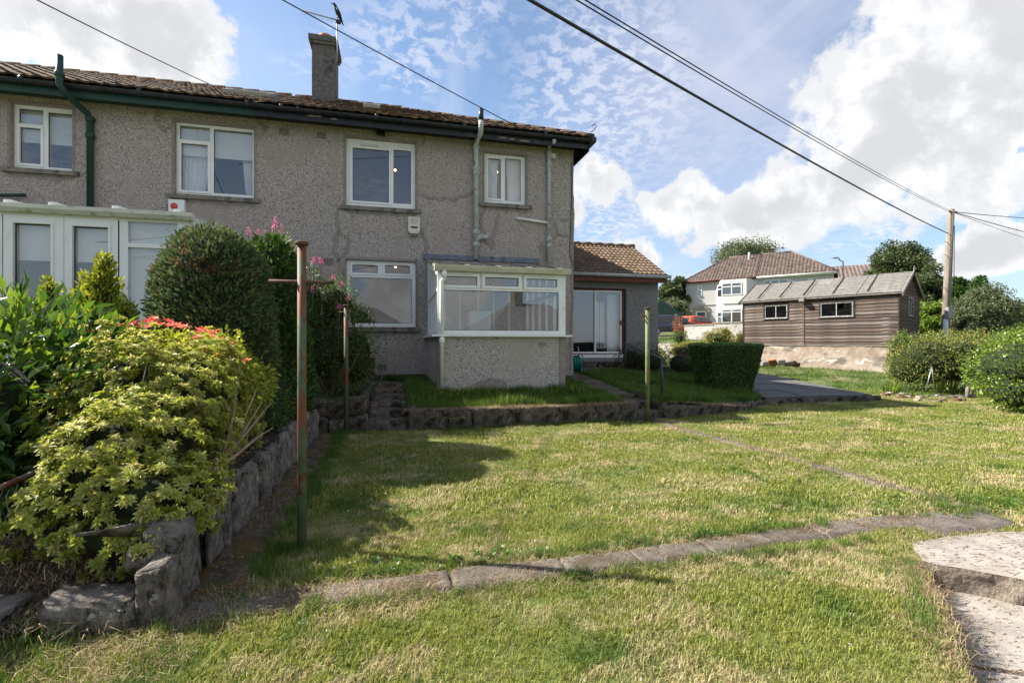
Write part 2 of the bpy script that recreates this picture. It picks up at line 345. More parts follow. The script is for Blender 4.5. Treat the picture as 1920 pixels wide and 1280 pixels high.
m_maroon = M('maroon_paint', [(.10, .025, .02), (.14, .035, .03)], 5, .5)
# ================================================================== GROUND
def sst(x, a, b):
    t = min(1, max(0, (x - a) / (b - a))); return t * t * (3 - 2 * t)
QH = ((0, 0), (17, 0), (19.4, .10), (21.3, .20), (24, .42), (29.5, 1.35), (42, 1.95), (58, 3.1), (90, 4.4), (400, 9))
def hill(X, Y):
    q = Y * .8 + max(X, 0) * .6
    for (a, ha), (b, hb) in zip(QH, QH[1:]):
        if q < b: return ha + (hb - ha) * max(0, (q - a)) / (b - a)
    return QH[-1][1]
def gz(X, Y):
    return hill(X, Y) + .012 * mn.noise(Vector((X * .9, Y * .9, 0))) + .004 * mn.noise(Vector((X * 4, Y * 4, 3)))
EDGE = [(-9.5, 7.42), (-1.1, 7.42), (3.8, 7.42), (4.35, 7.42), (5.4, 7.62), (6.5, 8.05), (7.55, 8.72), (7.9, 10.5), (9.2, 12.5), (9.2, 15.5), (-9.5, 15.5)]
def inside(X, Y, poly):
    c = False; n = len(poly)
    for i in range(n):
        x1, y1 = poly[i]; x2, y2 = poly[(i + 1) % n]
        if (y1 > Y) != (y2 > Y) and X < (x2 - x1) * (Y - y1) / (y2 - y1) + x1: c = not c
    return c
def tz(X, Y):                                        # terrace height
    lip = .275 if X > -.4 else .44
    if X > 4.3: lip = .27 - .15 * sst(X, 4.3, 6.6)
    full = .47
    fr = 0.
    if X > 4.6: full = .47 - .30 * sst(X, 5.6, 8.2) * (1 - sst(Y, 10.6, 12.6))
    y0 = 7.42 if X < 4.35 else 7.42 + .3 * (X - 4.35)
    return lip + (full - lip) * sst(Y, y0 + .1, y0 + 1.1 + 2.4 * sst(X, 2.9, 3.7)) + .012 * mn.noise(Vector((X * 1.3, Y * 1.3, 5)))
def grid_mesh(name, xs, ys, zf, mat, keep=None, kind='structure', label=None, cat=None):
    V = [(x, y, zf(x, y)) for y in ys for x in xs]; nx = len(xs); F = []
    for j in range(len(ys) - 1):
        for i in range(nx - 1):
            if keep and not keep((xs[i] + xs[i + 1]) / 2, (ys[j] + ys[j + 1]) / 2): continue
            F.append((j * nx + i, j * nx + i + 1, (j + 1) * nx + i + 1, (j + 1) * nx + i))
    me = np_mesh(name, V, F, mat, smooth=True); o = bpy.data.objects.new(name, me); COL.objects.link(o); ORG[o] = Vector()
    return tag(o, label, cat, None, kind)
m_lawn = M('lawn_turf', [(.06, .085, .022), (.10, .135, .032), (.15, .17, .05)], 3.0, .95, .8, 60, world_co=True, over=[((.24, .20, .10), 1.1, .52, .72), ((.05, .065, .02), 26, .55, .75)], bdist=.02)
m_terr = M('terrace_turf', [(.035, .06, .015), (.06, .10, .025)], 4.0, .95, .8, 60, world_co=True, over=[((.10, .08, .05), 3, .6, .75)], bdist=.02)
m_soil = M('bed_soil', [(.03, .02, .014), (.075, .052, .036)], 9, 1., 1., 50, over=[((.22, .15, .09), 22, .60, .70)], bdist=.03)
m_conc = M('path_concrete', [(.085, .072, .06), (.155, .135, .115)], 8, .95, .8, 70, over=[((.075, .055, .035), 3, .48, .62), ((.05, .04, .032), 34, .56, .66), ((.20, .18, .16), 50, .62, .70)], bdist=.006, world_co=True)
m_moss = M('mossy_path', [(.045, .035, .022), (.13, .10, .07)], 9, .98, .8, 60, over=[((.12, .075, .02), 4, .5, .62), ((.055, .07, .02), 7, .58, .7)], bdist=.02, world_co=True)
m_slab = M('pale_concrete_slab', [(.24, .215, .19), (.36, .33, .295)], 7, .95, 1., 70, over=[((.13, .09, .06), 24, .565, .605, (1, 2.2, 1)), ((.30, .26, .21), 2.2, .5, .7)], bdist=.006, world_co=True)
m_slabside = M('rough_concrete_edge', [(.14, .11, .085), (.30, .25, .20)], 22, 1., 1., 50, bdist=.02, world_co=True)
m_bitumen = M('dark_patio_slab', [(.075, .075, .08), (.13, .125, .125)], 12, .9, .5, 80, over=[((.17, .155, .135), 2, .55, .75)], bdist=.005)
m_rock = M('old_grey_stone', [(.07, .058, .048), (.19, .168, .148), (.32, .29, .255)], 11, .95, 1., 34, over=[((.035, .03, .026), 5, .56, .66, (1, 1, .35)), ((.42, .42, .37), 6, .62, .65), ((.11, .10, .035), 7, .64, .72), ((.26, .21, .17), 24, .58, .66)], bdist=.04, nrough=.7)
m_block = M('dark_mossy_block', [(.05, .04, .032), (.115, .095, .078), (.19, .165, .14)], 7, .98, 1., 30, over=[((.022, .018, .014), 4, .52, .64), ((.20, .15, .05), 6, .66, .74), ((.30, .29, .26), 30, .66, .72)], bdist=.03)
lin = lambda a, b, n: [a + (b - a) * i / (n - 1) for i in range(n)]
PITX = [(3.24, 2.42), (3.95, 2.42), (5.2, 2.2), (5.2, .3), (1.6, .3), (1.75, 1.0), (2.26, 1.54), (2.54, 1.78), (2.93, 2.13), (3.0, 2.2)]
def near_keep(x, y): return not inside(x, y, PITX)
grid_mesh('lawn', lin(-6, 14, 201), lin(-2, 12, 141), gz, m_lawn, near_keep)
far_x = lin(-200, 14, 60)[:-1] + lin(14, 60, 47) + lin(62, 300, 40); far_y = lin(-60, -2, 12)[:-1] + lin(-2, 60, 63) + lin(62, 300, 40)
gb = [x for x in far_x]
def far_keep(x, y): return not (-6 < x < 14 and -2 < y < 12)
far_x = sorted(set([round(v, 3) for v in far_x] + [-6, 14])); far_y = sorted(set([round(v, 3) for v in far_y] + [-2, 12]))
m_field = M('rough_grass_ground', [(.06, .085, .025), (.12, .14, .045)], 1.2, .95, .7, 8, world_co=True, over=[((.17, .15, .08), .5, .5, .7)], bdist=.05)
grid_mesh('ground', far_x, far_y, lambda x, y: gz(x, y) - .0, m_field, far_keep)
grid_mesh('terrace', lin(-9.5, 9.2, 170), lin(7.42, 15.5, 90), tz, m_terr, lambda x, y: inside(x, y, EDGE) and not (-.42 < x < .22 and y < 9.5) and not (3.76 < x < 4.42 and y < 8.3))
# neighbour's bed and planting bed on the left
def bz(X, Y):
    w = .33 * sst(X, -2.35, -1.75) * sst(Y, 2.62, 3.15) + .05
    return w + .03 * mn.noise(Vector((X * 3, Y * 3, 1))) + .015 * mn.noise(Vector((X * 11, Y * 11, 1)))
grid_mesh('flower_bed', lin(-6, -1.12, 60), lin(2.5, 7.42, 66), bz, m_soil)
def strip(name, pts, w, z0, mat, h=.015, jit=.02, sides=True, parent=None, n=60, zf=gz):
    """a thin cast strip following a centre line, with an uneven edge"""
    P = [Vector((*p, 0)) for p in pts]; d = [0]
    for a, b in zip(P, P[1:]): d.append(d[-1] + (b - a).length)
    V = []; F = []; C = 7
    for i in range(n):
        s = d[-1] * i / (n - 1); k = max(j for j in range(len(P) - 1) if d[j] <= s + 1e-9); k = min(k, len(P) - 2)
        t = (s - d[k]) / (d[k + 1] - d[k]); p = P[k].lerp(P[k + 1], t); dr = (P[k + 1] - P[k]).normalized(); nrm = Vector((-dr.y, dr.x, 0))
        wl = w / 2 + jit * mn.noise(Vector((s * 3.1, 1, z0))) * 2; wr = w / 2 + jit * mn.noise(Vector((s * 3.3, 7, z0))) * 2
        for c in range(C):
            f = c / (C - 1) * 2 - 1; q = p + nrm * (f * (wl if f > 0 else wr)); edge = c in (0, C - 1)
            V.append((q.x, q.y, zf(q.x, q.y) + (z0 + h if not edge and 0 < i < n - 1 else z0 - .04) + .004 * mn.noise(q * 6)))
    for i in range(n - 1):
        for c in range(C - 1): F.append((i * C + c, (i + 1) * C + c, (i + 1) * C + c + 1, i * C + c + 1))
    me = np_mesh(name, V, F, mat, smooth=True); o = bpy.data.objects.new(name, me); COL.objects.link(o); ORG[o] = Vector(); o['kind'] = 'structure'; return o
pth = [(-1.1, 2.60), (-.35, 2.62), (.3, 2.64), (.95, 2.635), (1.4, 2.63), (1.9, 2.665), (2.4, 2.70), (2.8, 2.715), (3.2, 2.73), (4.0, 2.70)]
for i_, (a_, b_) in enumerate(zip(pth, pth[1:])):
    strip('garden_path', [(a_[0] - .022, a_[1]), (b_[0] + .014, b_[1])], .25 + .012 * (i_ % 3), .003 + .002 * (i_ % 2), m_conc, n=22)
strip('garden_path', [(3.5, 2.60), (4.35, 2.62)], .34, .008, m_conc, n=20)
strip('garden_path', [(4.40, 2.7), (4.28, 4.3), (4.2, 6.0), (4.12, 7.2)], .15, .002, m_conc, jit=.045, n=90)
strip('side_path', [(-.93, 2.7), (-.93, 4.5), (-.93, 6.0), (-.90, 7.3)], .40, .003, m_moss, n=90, jit=.03)
# pale concrete steps, bottom right
def slab(name, poly, z0, z1, mat, parent=None, side=None):
    C = Vector((sum(p[0] for p in poly) / len(poly), sum(p[1] for p in poly) / len(poly), 0))
    bm = bmesh.new(); vs = [bm.verts.new((x, y, z1)) for x, y in poly]; f = bm.faces.new(vs)
    ret = bmesh.ops.extrude_face_region(bm, geom=[f]); bmesh.ops.translate(bm, verts=[v for v in ret['geom'] if isinstance(v, bmesh.types.BMVert)], vec=(0, 0, z0 - z1))
    bmesh.ops.recalc_face_normals(bm, faces=bm.faces)
    bmesh.ops.subdivide_edges(bm, edges=bm.edges, cuts=10, use_grid_fill=True)
    bmesh.ops.triangulate(bm, faces=[f for f in bm.faces if len(f.verts) > 4])
    for v in bm.verts:
        p = v.co; k = .014 if abs(p.z - z1) < 1e-4 else .045
        v.co += Vector((mn.noise(p * 7), mn.noise(p * 7 + Vector((9, 0, 0))), .35 * mn.noise(p * 5 + Vector((0, 9, 0))))) * k
    me = bpy.data.meshes.new(name)
    for v in bm.verts: v.co -= C
    me.materials.append(mat); me.materials.append(side or mat)
    bm.normal_update()
    for fc in bm.faces: fc.material_index = 0 if fc.normal.z > .6 else 1
    bm.to_mesh(me); bm.free()
    return link(name, me, C, parent)
tag(slab('concrete_step', [(3.24, 2.42), (3.60, 2.44), (3.95, 2.42), (5.2, 2.2), (5.2, .6), (4.2, 1.05), (3.33, 1.9), (3.02, 2.2)], -.30, .012, m_slab, side=m_slabside), kind='structure')
tag(slab('concrete_step', [(3.02, 2.22), (3.36, 1.93), (2.80, 1.42), (2.38, 1.66), (2.54, 1.80), (2.93, 2.17)], -.45, -.125, m_slab, side=m_slabside), kind='structure')
tag(slab('concrete_step', [(3.37, 1.92), (4.25, 1.05), (3.4, .4), (2.6, 1.02), (2.81, 1.41)], -.45, -.120, m_slab, side=m_slabside), kind='structure')
tag(slab('concrete_step', [(2.37, 1.65), (2.79, 1.41), (2.59, 1.01), (2.2, .6), (1.7, .9), (2.10, 1.36)], -.45, -.135, m_slab, side=m_slabside), kind='structure')
mb = MB(); pts = [p for p in PITX[4:]]
for (a, b) in zip(pts, pts[1:]):
    for k in range(6):
        u0 = k / 6; u1 = (k + 1) / 6; A = (a[0] + (b[0] - a[0]) * u0, a[1] + (b[1] - a[1]) * u0); B = (a[0] + (b[0] - a[0]) * u1, a[1] + (b[1] - a[1]) * u1)
        mb.quad((A[0] - .08, A[1] + .06, gz(*A)), (B[0] - .08, B[1] + .06, gz(*B)), (B[0] + .05, B[1] - .03, -.3), (A[0] + .05, A[1] - .03, -.3))
o = mb.build('earth_bank', m_soil); tag(o, kind='structure')
# patio of dark slabs
P0 = [(7.6, 8.65), (10.4, 8.6), (12.6, 14.8), (9.6, 14.8)]
def bil(u, v): return ((1 - u) * (1 - v) * P0[0][0] + u * (1 - v) * P0[1][0] + u * v * P0[2][0] + (1 - u) * v * P0[3][0], (1 - u) * (1 - v) * P0[0][1] + u * (1 - v) * P0[1][1] + u * v * P0[2][1] + (1 - u) * v * P0[3][1])
pat = thing('patio', None, None, (9.9, 11.5, 0)); pat['kind'] = 'structure'
for i in range(3):
    for j in range(5):
        u0, u1, v0, v1 = i / 3 + .006, (i + 1) / 3 - .006, j / 5 + .004, (j + 1) / 5 - .004
        q = [bil(u0, v0), bil(u1, v0), bil(u1, v1), bil(u0, v1)]; dz = rng.uniform(-.006, .006); zt = [.135 + dz + .10 * (p[1] - 8.6) / 6.2 for p in q]
        MB().add([(p[0], p[1], z) for p, z in zip(q, zt)] + [(p[0], p[1], -.1) for p in q], [(0, 1, 2, 3), (0, 4, 5, 1), (1, 5, 6, 2), (2, 6, 7, 3), (3, 7, 4, 0)]).build('slab', m_bitumen, pat)
mb = MB(); q = [bil(0, 0), bil(1, 0), bil(1, 1), bil(0, 1)]
mb.add([(p[0], p[1], .115 + .10 * (p[1] - 8.6) / 6.2) for p in q], [(0, 1, 2, 3)]); mb.build('bedding', m_soil, pat)
mb = MB(); mb.box(7.5, 10.5, 8.50, 8.58, -.1, .12); mb.build('edging', m_block, pat)
# ------------------------------------------------------------------ stones
def rock_mesh(name, dims, seed, mat, cuts=4, rough=.10, rnd=.35):
    bm = bmesh.new(); bmesh.ops.create_cube(bm, size=1); bmesh.ops.subdivide_edges(bm, edges=bm.edges, cuts=cuts, use_grid_fill=True)
    sd = Vector((seed * 3.7, seed * 1.3, seed * 7.1))
    for v in bm.verts:
        p = v.co.copy(); s = p.normalized() * .62; p = p.lerp(s, rnd)
        k = -abs(mn.noise(p * 2.6 + sd * 2)) * rough * 1.2 + mn.noise(p * 1.7 + sd) * rough * 1.4 + mn.noise(p * 4.3 + sd) * rough * .8 + mn.noise(p * 9 + sd) * rough * .35
        p += p.normalized() * k; v.co = Vector((p.x * dims[0], p.y * dims[1], p.z * dims[2]))
    me = bpy.data.meshes.new(name); bm.to_mesh(me); bm.free(); me.materials.append(mat)
    for pl in me.polygons: pl.use_smooth = True
    return me
def hull_mesh(name, dims, seed, mat, fine=2):
    rg = np.random.default_rng(seed + 1000); bm = bmesh.new()
    for sx in (-1, 1):
        for sy in (-1, 1):
            for sz in (-1, 1): bm.verts.new((sx * (.5 - .16 * rg.random()), sy * (.5 - .16 * rg.random()), sz * (.5 - .16 * rg.random())))
    for _ in range(9):
        p = rg.uniform(-.46, .46, 3); k = rg.integers(3); p[k] = .5 * (1 if rg.random() < .5 else -1); bm.verts.new(p)
    r_ = bmesh.ops.convex_hull(bm, input=bm.verts); bmesh.ops.delete(bm, geom=list({g for g in r_['geom_interior'] if isinstance(g, bmesh.types.BMVert)}), context='VERTS')
    for v in bm.verts: v.co = Vector((v.co.x * dims[0], v.co.y * dims[1], v.co.z * dims[2]))
    bmesh.ops.dissolve_limit(bm, angle_limit=.12, verts=bm.verts, edges=bm.edges); bmesh.ops.bevel(bm, geom=bm.edges, offset=min(dims) * .06, segments=2, affect='EDGES')
    bmesh.ops.triangulate(bm, faces=bm.faces)
    for _ in range(fine): bmesh.ops.subdivide_edges(bm, edges=[e for e in bm.edges if e.calc_length() > .035], cuts=1)
    bmesh.ops.triangulate(bm, faces=bm.faces); bm.normal_update(); sd = Vector((seed * 3.1, seed, 0))
    for v in bm.verts: v.co += v.normal * (mn.noise(v.co * 13 + sd) * .010 + mn.noise(v.co * 33 + sd) * .006 - abs(mn.noise(Vector((v.co.x * 26, v.co.y * 26, v.co.z * 7)) + sd)) * .010)
    me = bpy.data.meshes.new(name); bm.to_mesh(me); bm.free(); me.materials.append(mat)
    for pl in me.polygons: pl.use_smooth = True
    return me
def rubble(parent, pos, dims, seed, mat, name='stone', rot=(0, 0, 0), fine=2): return link(name, hull_mesh(name, dims, seed, mat, fine), pos, parent, rot=rot)
def stone(parent, pos, dims, seed, mat, name='stone', cuts=6, rot=None, **k):
    return link(name, rock_mesh(name, dims, seed, mat, cuts, **k), pos, parent, rot=rot or (0, 0, 0))
w = thing('bed_wall', 'low dry stone wall of upright grey slabs edging the shrub bed beside the narrow side path', 'stone wall', (-1.1, 5, 0))
y = 2.68; i = 0
while y < 7.25:
    L_ = rng.uniform(.16, .38) if i else .22; h = rng.uniform(.34, .45); th = rng.uniform(.09, .15)
    rubble(w, (-1.12 + rng.uniform(-.02, .02), y + L_ / 2, h / 2 - .03), (th + .05, L_ * 1.12, h + .08), i + 1, m_rock, rot=(rng.uniform(-.12, .12), rng.uniform(-.12, .05), rng.uniform(-.15, .15)), fine=3 if y < 4.5 else 2)
    y += L_; i += 1
w = thing('bed_wall', 'lichened boulders closing the near end of the shrub bed beside the wire fence', 'stone wall', (-1.7, 2.6, 0))
for i, (x, yy, dx, dy, dz, z) in enumerate(((-1.07, 2.585, .14, .17, .34, .13), (-1.33, 2.60, .40, .22, .21, .07), (-1.19, 2.72, .17, .16, .12, .26), (-1.75, 2.64, .30, .24, .19, .05), (-2.05, 2.62, .22, .22, .14, .04), (-2.35, 2.7, .3, .3, .15, .04))):
    rubble(w, (x, yy, z), (dx, dy, dz), 50 + i, m_rock, rot=(.05, .06, .2 * (i % 3 - 1)), fine=4)
w = thing('terrace_wall', 'low retaining wall of dark mossy stone blocks holding up the grass terrace between the two flights of steps', 'stone wall', (2, 7.38, 0))
x = .20; i = 0
for wd in (.58, .36, .78, .80, .48, .42, .24):
    stone(w, (x + wd / 2, 7.38, .105), (wd * 1.03, .17, .37), 80 + i, m_block, name='stone_block', cuts=6, rnd=.10, rough=.07); x += wd; i += 1
w = thing('terrace_wall', 'taller dark stone wall below the pink flowering shrub left of the mossy steps', 'stone wall', (-.8, 7.38, 0))
for i, (x, z, a, b) in enumerate(((-1.08, .12, .30, .26), (-.80, .10, .28, .22), (-.53, .12, .28, .28), (-1.10, .36, .26, .24), (-.84, .33, .28, .24), (-.57, .37, .30, .25), (-1.35, .2, .3, .4), (-1.6, .2, .3, .4))):
    rubble(w, (x, 7.38, z), (a * 1.12, .22, b * 1.14), 110 + i, m_block if i != 1 else m_rock)
w = thing('terrace_wall', 'crumbling low stone kerb curving from the small green post towards the clipped box hedge', 'stone wall', (5.5, 7.8, 0))
ep = [(4.45, 7.42), (4.95, 7.5), (5.45, 7.62), (5.95, 7.80), (6.5, 8.03), (7.0, 8.32), (7.5, 8.6)]
for i, ((ax, ay), (bx, by)) in enumerate(zip(ep, ep[1:])):
    h = .26 - .025 * i
    stone(w, ((ax + bx) / 2, (ay + by) / 2, h / 2 - .03), (math.hypot(bx - ax, by - ay) * 1.05, .16, h), 130 + i, m_block, name='stone_block', cuts=5, rot=(0, 0, math.atan2(by - ay, bx - ax)), rnd=.2, rough=.1)
# steps
s = thing('garden_steps', 'narrow mossy stone steps climbing past the shrub to the foot of the house', 'steps', (-.1, 7.9, 0))
zt = (.155, .265, .345, .41, .465, .53); yy = 7.33
for i, z in enumerate(zt):
    stone(s, (-.10, yy + .30, z / 2 - .1 + .0), (.62 - .02 * (i % 2), .64, z + .2), 150 + i, m_block, name='step', cuts=7, rnd=.06, rough=.035); yy += .33 if i < 3 else .5
for i in range(6):
    stone(s, (.25, 7.55 + .30 * i, .16 + .03 * i), (.12, .34, .36), 190 + i, m_block, name='cheek_stone', cuts=3, rnd=.2, rough=.1); stone(s, (-.47, 7.55 + .30 * i, .22 + .03 * i), (.12, .34, .52), 200 + i, m_block, name='cheek_stone', cuts=3, rnd=.2, rough=.1)
ck = s
s = thing('garden_steps', 'worn concrete steps and slabs leading up to the sliding patio doors', 'steps', (4.1, 9, 0))
for i, (a, z) in enumerate(((7.33, .15), (7.62, .27), (8.2, .345), (8.75, .41), (9.5, .47), (10.3, .53))):
    b = (7.62, 8.2, 8.75, 9.5, 10.3, 11.6)[i]
    stone(s, (4.1 - .05 * i, (a + b) / 2 + .05, z / 2 - .1), (.56 + .05 * i, b - a + .12, z + .2), 170 + i, m_block if i < 2 else m_conc, name='step', cuts=7, rnd=.05, rough=.03)
for i in range(4):
    stone(s, (4.48, 7.55 + .28 * i, .12 + .03 * i), (.12, .32, .34), 180 + i, m_block, name='cheek_stone', cuts=3, rnd=.2, rough=.1); stone(s, (3.72, 7.55 + .28 * i, .13 + .03 * i), (.12, .32, .34), 185 + i, m_block, name='cheek_stone', cuts=3, rnd=.2, rough=.1)
s = thing('door_steps', 'two dark stone steps under the sliding patio doors', 'steps', (6, 13.2, 0))
for a, b, z in ((12.7, 13.93, .56), (13.25, 13.93, .72)):
    mb = MB(); mb.box(4.3, 7.15, a, b, .3, z); mb.build('step', m_block, s)
# ================================================================== HOUSE
YW = 10.9; YB = 19.0
def X_(px, Y=YW): return onY(px, 640, Y).x
def Z_(px, py, Y=YW): return onY(px, py, Y).z
def pane_window(parent, Y, fr, panes, name='window', gap=.08, mat=None, gl=None, th=.07, glassname='pane'):
    """fr and panes are rectangles (x0,x1,z0,z1[,sash])"""
    mb = MB(); y = Y + gap; mb.wall(fr[0], fr[1], fr[2], fr[3], y, [p[:4] for p in panes], th=th)
    for a, b, c, d in ((fr[0], fr[1], fr[2], fr[2]), (fr[0], fr[1], fr[3], fr[3])): mb.quad((a, y, c), (b, y, c), (b, y + th, d), (a, y + th, d))
    for a in (fr[0], fr[1]): mb.quad((a, y, fr[2]), (a, y + th, fr[2]), (a, y + th, fr[3]), (a, y, fr[3]))
    for p in panes:
        if len(p) > 4 and p[4]: mb.ring(p[0] - .045, p[1] + .045, p[2] - .045, p[3] + .045, y - .018, y + .002, .042)
        # dark gasket line
    o = mb.build(name, mat or m_upvc, parent)
    for p in panes:
        g = MB(); g.quad((p[0] - .005, y + .03, p[2] - .005), (p[1] + .005, y + .03, p[2] - .005), (p[1] + .005, y + .03, p[3] + .005), (p[0] - .005, y + .03, p[3] + .005)); g.build(glassname, gl or m_glass, o)
        k = MB(); k.ring(p[0] - .001, p[1] + .001, p[2] - .001, p[3] + .001, y + .022, y + .028, .010); k.build('gasket', m_black, o)
    return o
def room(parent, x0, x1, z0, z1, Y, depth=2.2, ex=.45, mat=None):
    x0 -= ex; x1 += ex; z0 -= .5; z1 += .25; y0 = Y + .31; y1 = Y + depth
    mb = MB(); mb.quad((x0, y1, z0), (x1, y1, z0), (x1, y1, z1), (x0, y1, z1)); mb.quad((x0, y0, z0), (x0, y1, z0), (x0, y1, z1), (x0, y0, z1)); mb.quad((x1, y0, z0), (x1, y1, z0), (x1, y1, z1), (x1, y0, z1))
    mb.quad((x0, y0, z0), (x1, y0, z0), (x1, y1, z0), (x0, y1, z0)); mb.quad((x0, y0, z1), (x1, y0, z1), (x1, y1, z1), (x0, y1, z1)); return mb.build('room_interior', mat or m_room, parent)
def curtain(parent, x0, x1, z0, z1, y, lean=0., mat=None, name='curtain', waves=7):
    nx, nz_ = 42, 10; V = []; F = []
    for j in range(nz_ + 1):
        f = j / nz_; z = z0 + (z1 - z0) * f; sq = 1 - .35 * abs(lean) * (1 - f) ** 1.2
        for i in range(nx + 1):
            u = i / nx; xx = x0 + (x1 - x0) * (u * sq if lean >= 0 else 1 - (1 - u) * sq)
            V.append((xx, y + .025 * math.sin(u * waves * 6.28 + 1.5 * mn.noise(Vector((u * 3, f * 2, x0)))) * (1 - .3 * f), z))
    for j in range(nz_):
        for i in range(nx): a = j * (nx + 1) + i; F.append((a, a + 1, a + nx + 2, a + nx + 1))
    mb = MB(); mb.add(V, F, True); return mb.build(name, mat or m_curtain, parent)
def pz(fr_px, Y, x, y):  return X_(x, Y), onY(x, y, Y).z
def win_from_px(s, Y, ox, oy, fr, panes):
    """rectangles measured in an enlarged crop (scale s, offset ox, oy), turned into metres on the wall at Y"""
    def cv(r, k):
        x0, x1 = X_(ox + r[0] * s, Y), X_(ox + r[1] * s, Y); mx = ox + (r[0] + r[1]) / 2 * s
        return (x0, x1, Z_(mx, oy + (r[3]) * s, Y), Z_(mx, oy + (r[2]) * s, Y)) + tuple(r[4:])
    return cv(fr, 0), [cv(p, 1) for p in panes]
s1 = 640 / 1905
DEF = {
 'W1': (s1, 0, 0, (62, 402, 588, 943), [(88, 225, 600, 683), (95, 212, 705, 905, 1), (253, 388, 622, 930)]),
 'W2': (s1, 0, 0, (975, 1416, 695, 1092), [(995, 1163, 698, 775), (1003, 1152, 797, 1058, 1), (1185, 1402, 722, 1078)]),
 'W3': (s1, 500, 0, (442, 830, 782, 1155), [(478, 682, 826, 1120, 1), (708, 806, 832, 1132)]),
 'W4': (.25, 860, 200, (195, 505, 356, 727), [(228, 320, 382, 682, 1), (353, 472, 384, 702)]),
 'W5': (.375, 440, 380, (558, 905, 290, 620), [(587, 715, 310, 348, 1), (752, 877, 313, 352, 1), (577, 887, 374, 602)]),
}
WIN = {k: win_from_px(v[0], YW, v[1], v[2], v[3], v[4]) for k, v in DEF.items()}
XB = X_(485); XR = 4.15; XL = -12.5; ZW = 5.95
def grow(r, g=.004): return (r[0] - g, r[1] + g, r[2] - g, r[3] + g)
H1 = thing('semi_detached_house', 'grey roughcast house half with black eaves, three white windows and two grey pipes', 'house', (.7, 14, .4))
H2 = thing('semi_detached_house', 'neighbouring house half with dark green eaves board and green soil pipe, at far left', 'house', (-7, 14, .4))
mb = MB(); mb.wall(XB, XR, .1, ZW, YW, [grow(WIN[k][0]) for k in ('W3', 'W4', 'W5')])
mb.quad((XR, YW, .1), (XR, YB, .1), (XR, YB, ZW), (XR, YW, ZW)); mb.quad((XB, YB, .1), (XR, YB, .1), (XR, YB, ZW), (XB, YB, ZW)); mb.build('wall', m_harl, H1)
mb = MB(); mb.wall(XL, XB - .002, .1, ZW, YW, [grow(WIN[k][0]) for k in ('W1', 'W2')]); mb.quad((XL, YW, .1), (XL, YB, .1), (XL, YB, ZW), (XL, YW, ZW)); mb.quad((XL, YB, .1), (XB, YB, .1), (XB, YB, ZW), (XL, YB, ZW)); mb.build('wall', m_harl, H2)
for k in WIN:
    H = H2 if k in ('W1', 'W2') else H1; fr, pn = WIN[k]
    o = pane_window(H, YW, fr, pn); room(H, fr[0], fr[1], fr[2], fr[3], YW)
    mb = MB(); e = .13 if k != 'W5' else .10
    mb.add([(fr[0] - e, YW - .06, fr[2] - .10), (fr[1] + e, YW - .06, fr[2] - .10), (fr[1] + e, YW + .1, fr[2] - .10), (fr[0] - e, YW + .1, fr[2] - .10),
            (fr[0] - e, YW - .06, fr[2] - .02), (fr[1] + e, YW - .06, fr[2] - .02), (fr[1] + e, YW + .1, fr[2] + .004), (fr[0] - e, YW + .1, fr[2] + .004)], [(0, 1, 2, 3), (4, 5, 6, 7), (0, 1, 5, 4), (1, 2, 6, 5), (2, 3, 7, 6), (3, 0, 4, 7)])
    mb.build('window_sill', m_sill, H)
    # plain cement margin round the opening, proud of the roughcast
    mb = MB(); wmar = .055; y = YW - .006
    mb.wall(fr[0] - wmar, fr[1] + wmar, fr[2], fr[3] + wmar, y, [(fr[0] - .004, fr[1] + .004, fr[2] - .001, fr[3] + .004)], th=.006)
    mb.build('cement_margin', m_patch, H)
for k in WIN:                                         # ragged edge of the roughcast under each sill
    H = H2 if k in ('W1', 'W2') else H1; fr = WIN[k][0]; V = []; n = 46; a_, b_ = fr[0] - .08, fr[1] + .06
    for mt, dz, amp, yy in ((m_patch, .085, .05, .007), (m_sill, .045, .035, .011)):
        V = []
        for i in range(n + 1):
            x = a_ + (b_ - a_) * i / n; e = min(1, i / 3, (n - i) / 3); d = (dz + amp * mn.noise(Vector((x * 6, fr[2], dz * 90))) + amp * .8 * mn.noise(Vector((x * 21, fr[2], 2)))) * e
            V += [(x, YW - yy, fr[2] - .098), (x, YW - yy, fr[2] - .10 - max(.006, d))]
        MB().add(V, [(2 * i, 2 * i + 2, 2 * i + 3, 2 * i + 1) for i in range(n)]).build('ragged_render', mt, H)
fr = WIN['W2'][0]; w_ = fr[1] - fr[0]
curtain(H2, fr[0] + .06, fr[0] + w_ * .40, fr[2], fr[3] - .5, YW + .25, .7); curtain(H2, fr[1] - w_ * .20, fr[1] - .03, fr[2], fr[3] - .45, YW + .25, -1.)
MB().box(fr[0], fr[1], YW + .17, YW + .18, fr[3] - .62, fr[3]).build('roller_blind', m_blind, H2)
fr = WIN['W1'][0]
for k in range(24):
    z = fr[3] - .03 - k * .027; mb = MB(); mb.box(fr[0] + .03, fr[1] - .03, YW + .17, YW + .185, z - .011, z + .011); mb.build('blind_slat', m_blind, H2)
fr = WIN['W4'][0]; w_ = fr[1] - fr[0]
curtain(H1, fr[0] + .03, fr[0] + w_ * .36, fr[2], fr[3], YW + .24, .2); curtain(H1, fr[0] + w_ * .58, fr[1], fr[2], fr[3], YW + .24, -.2)
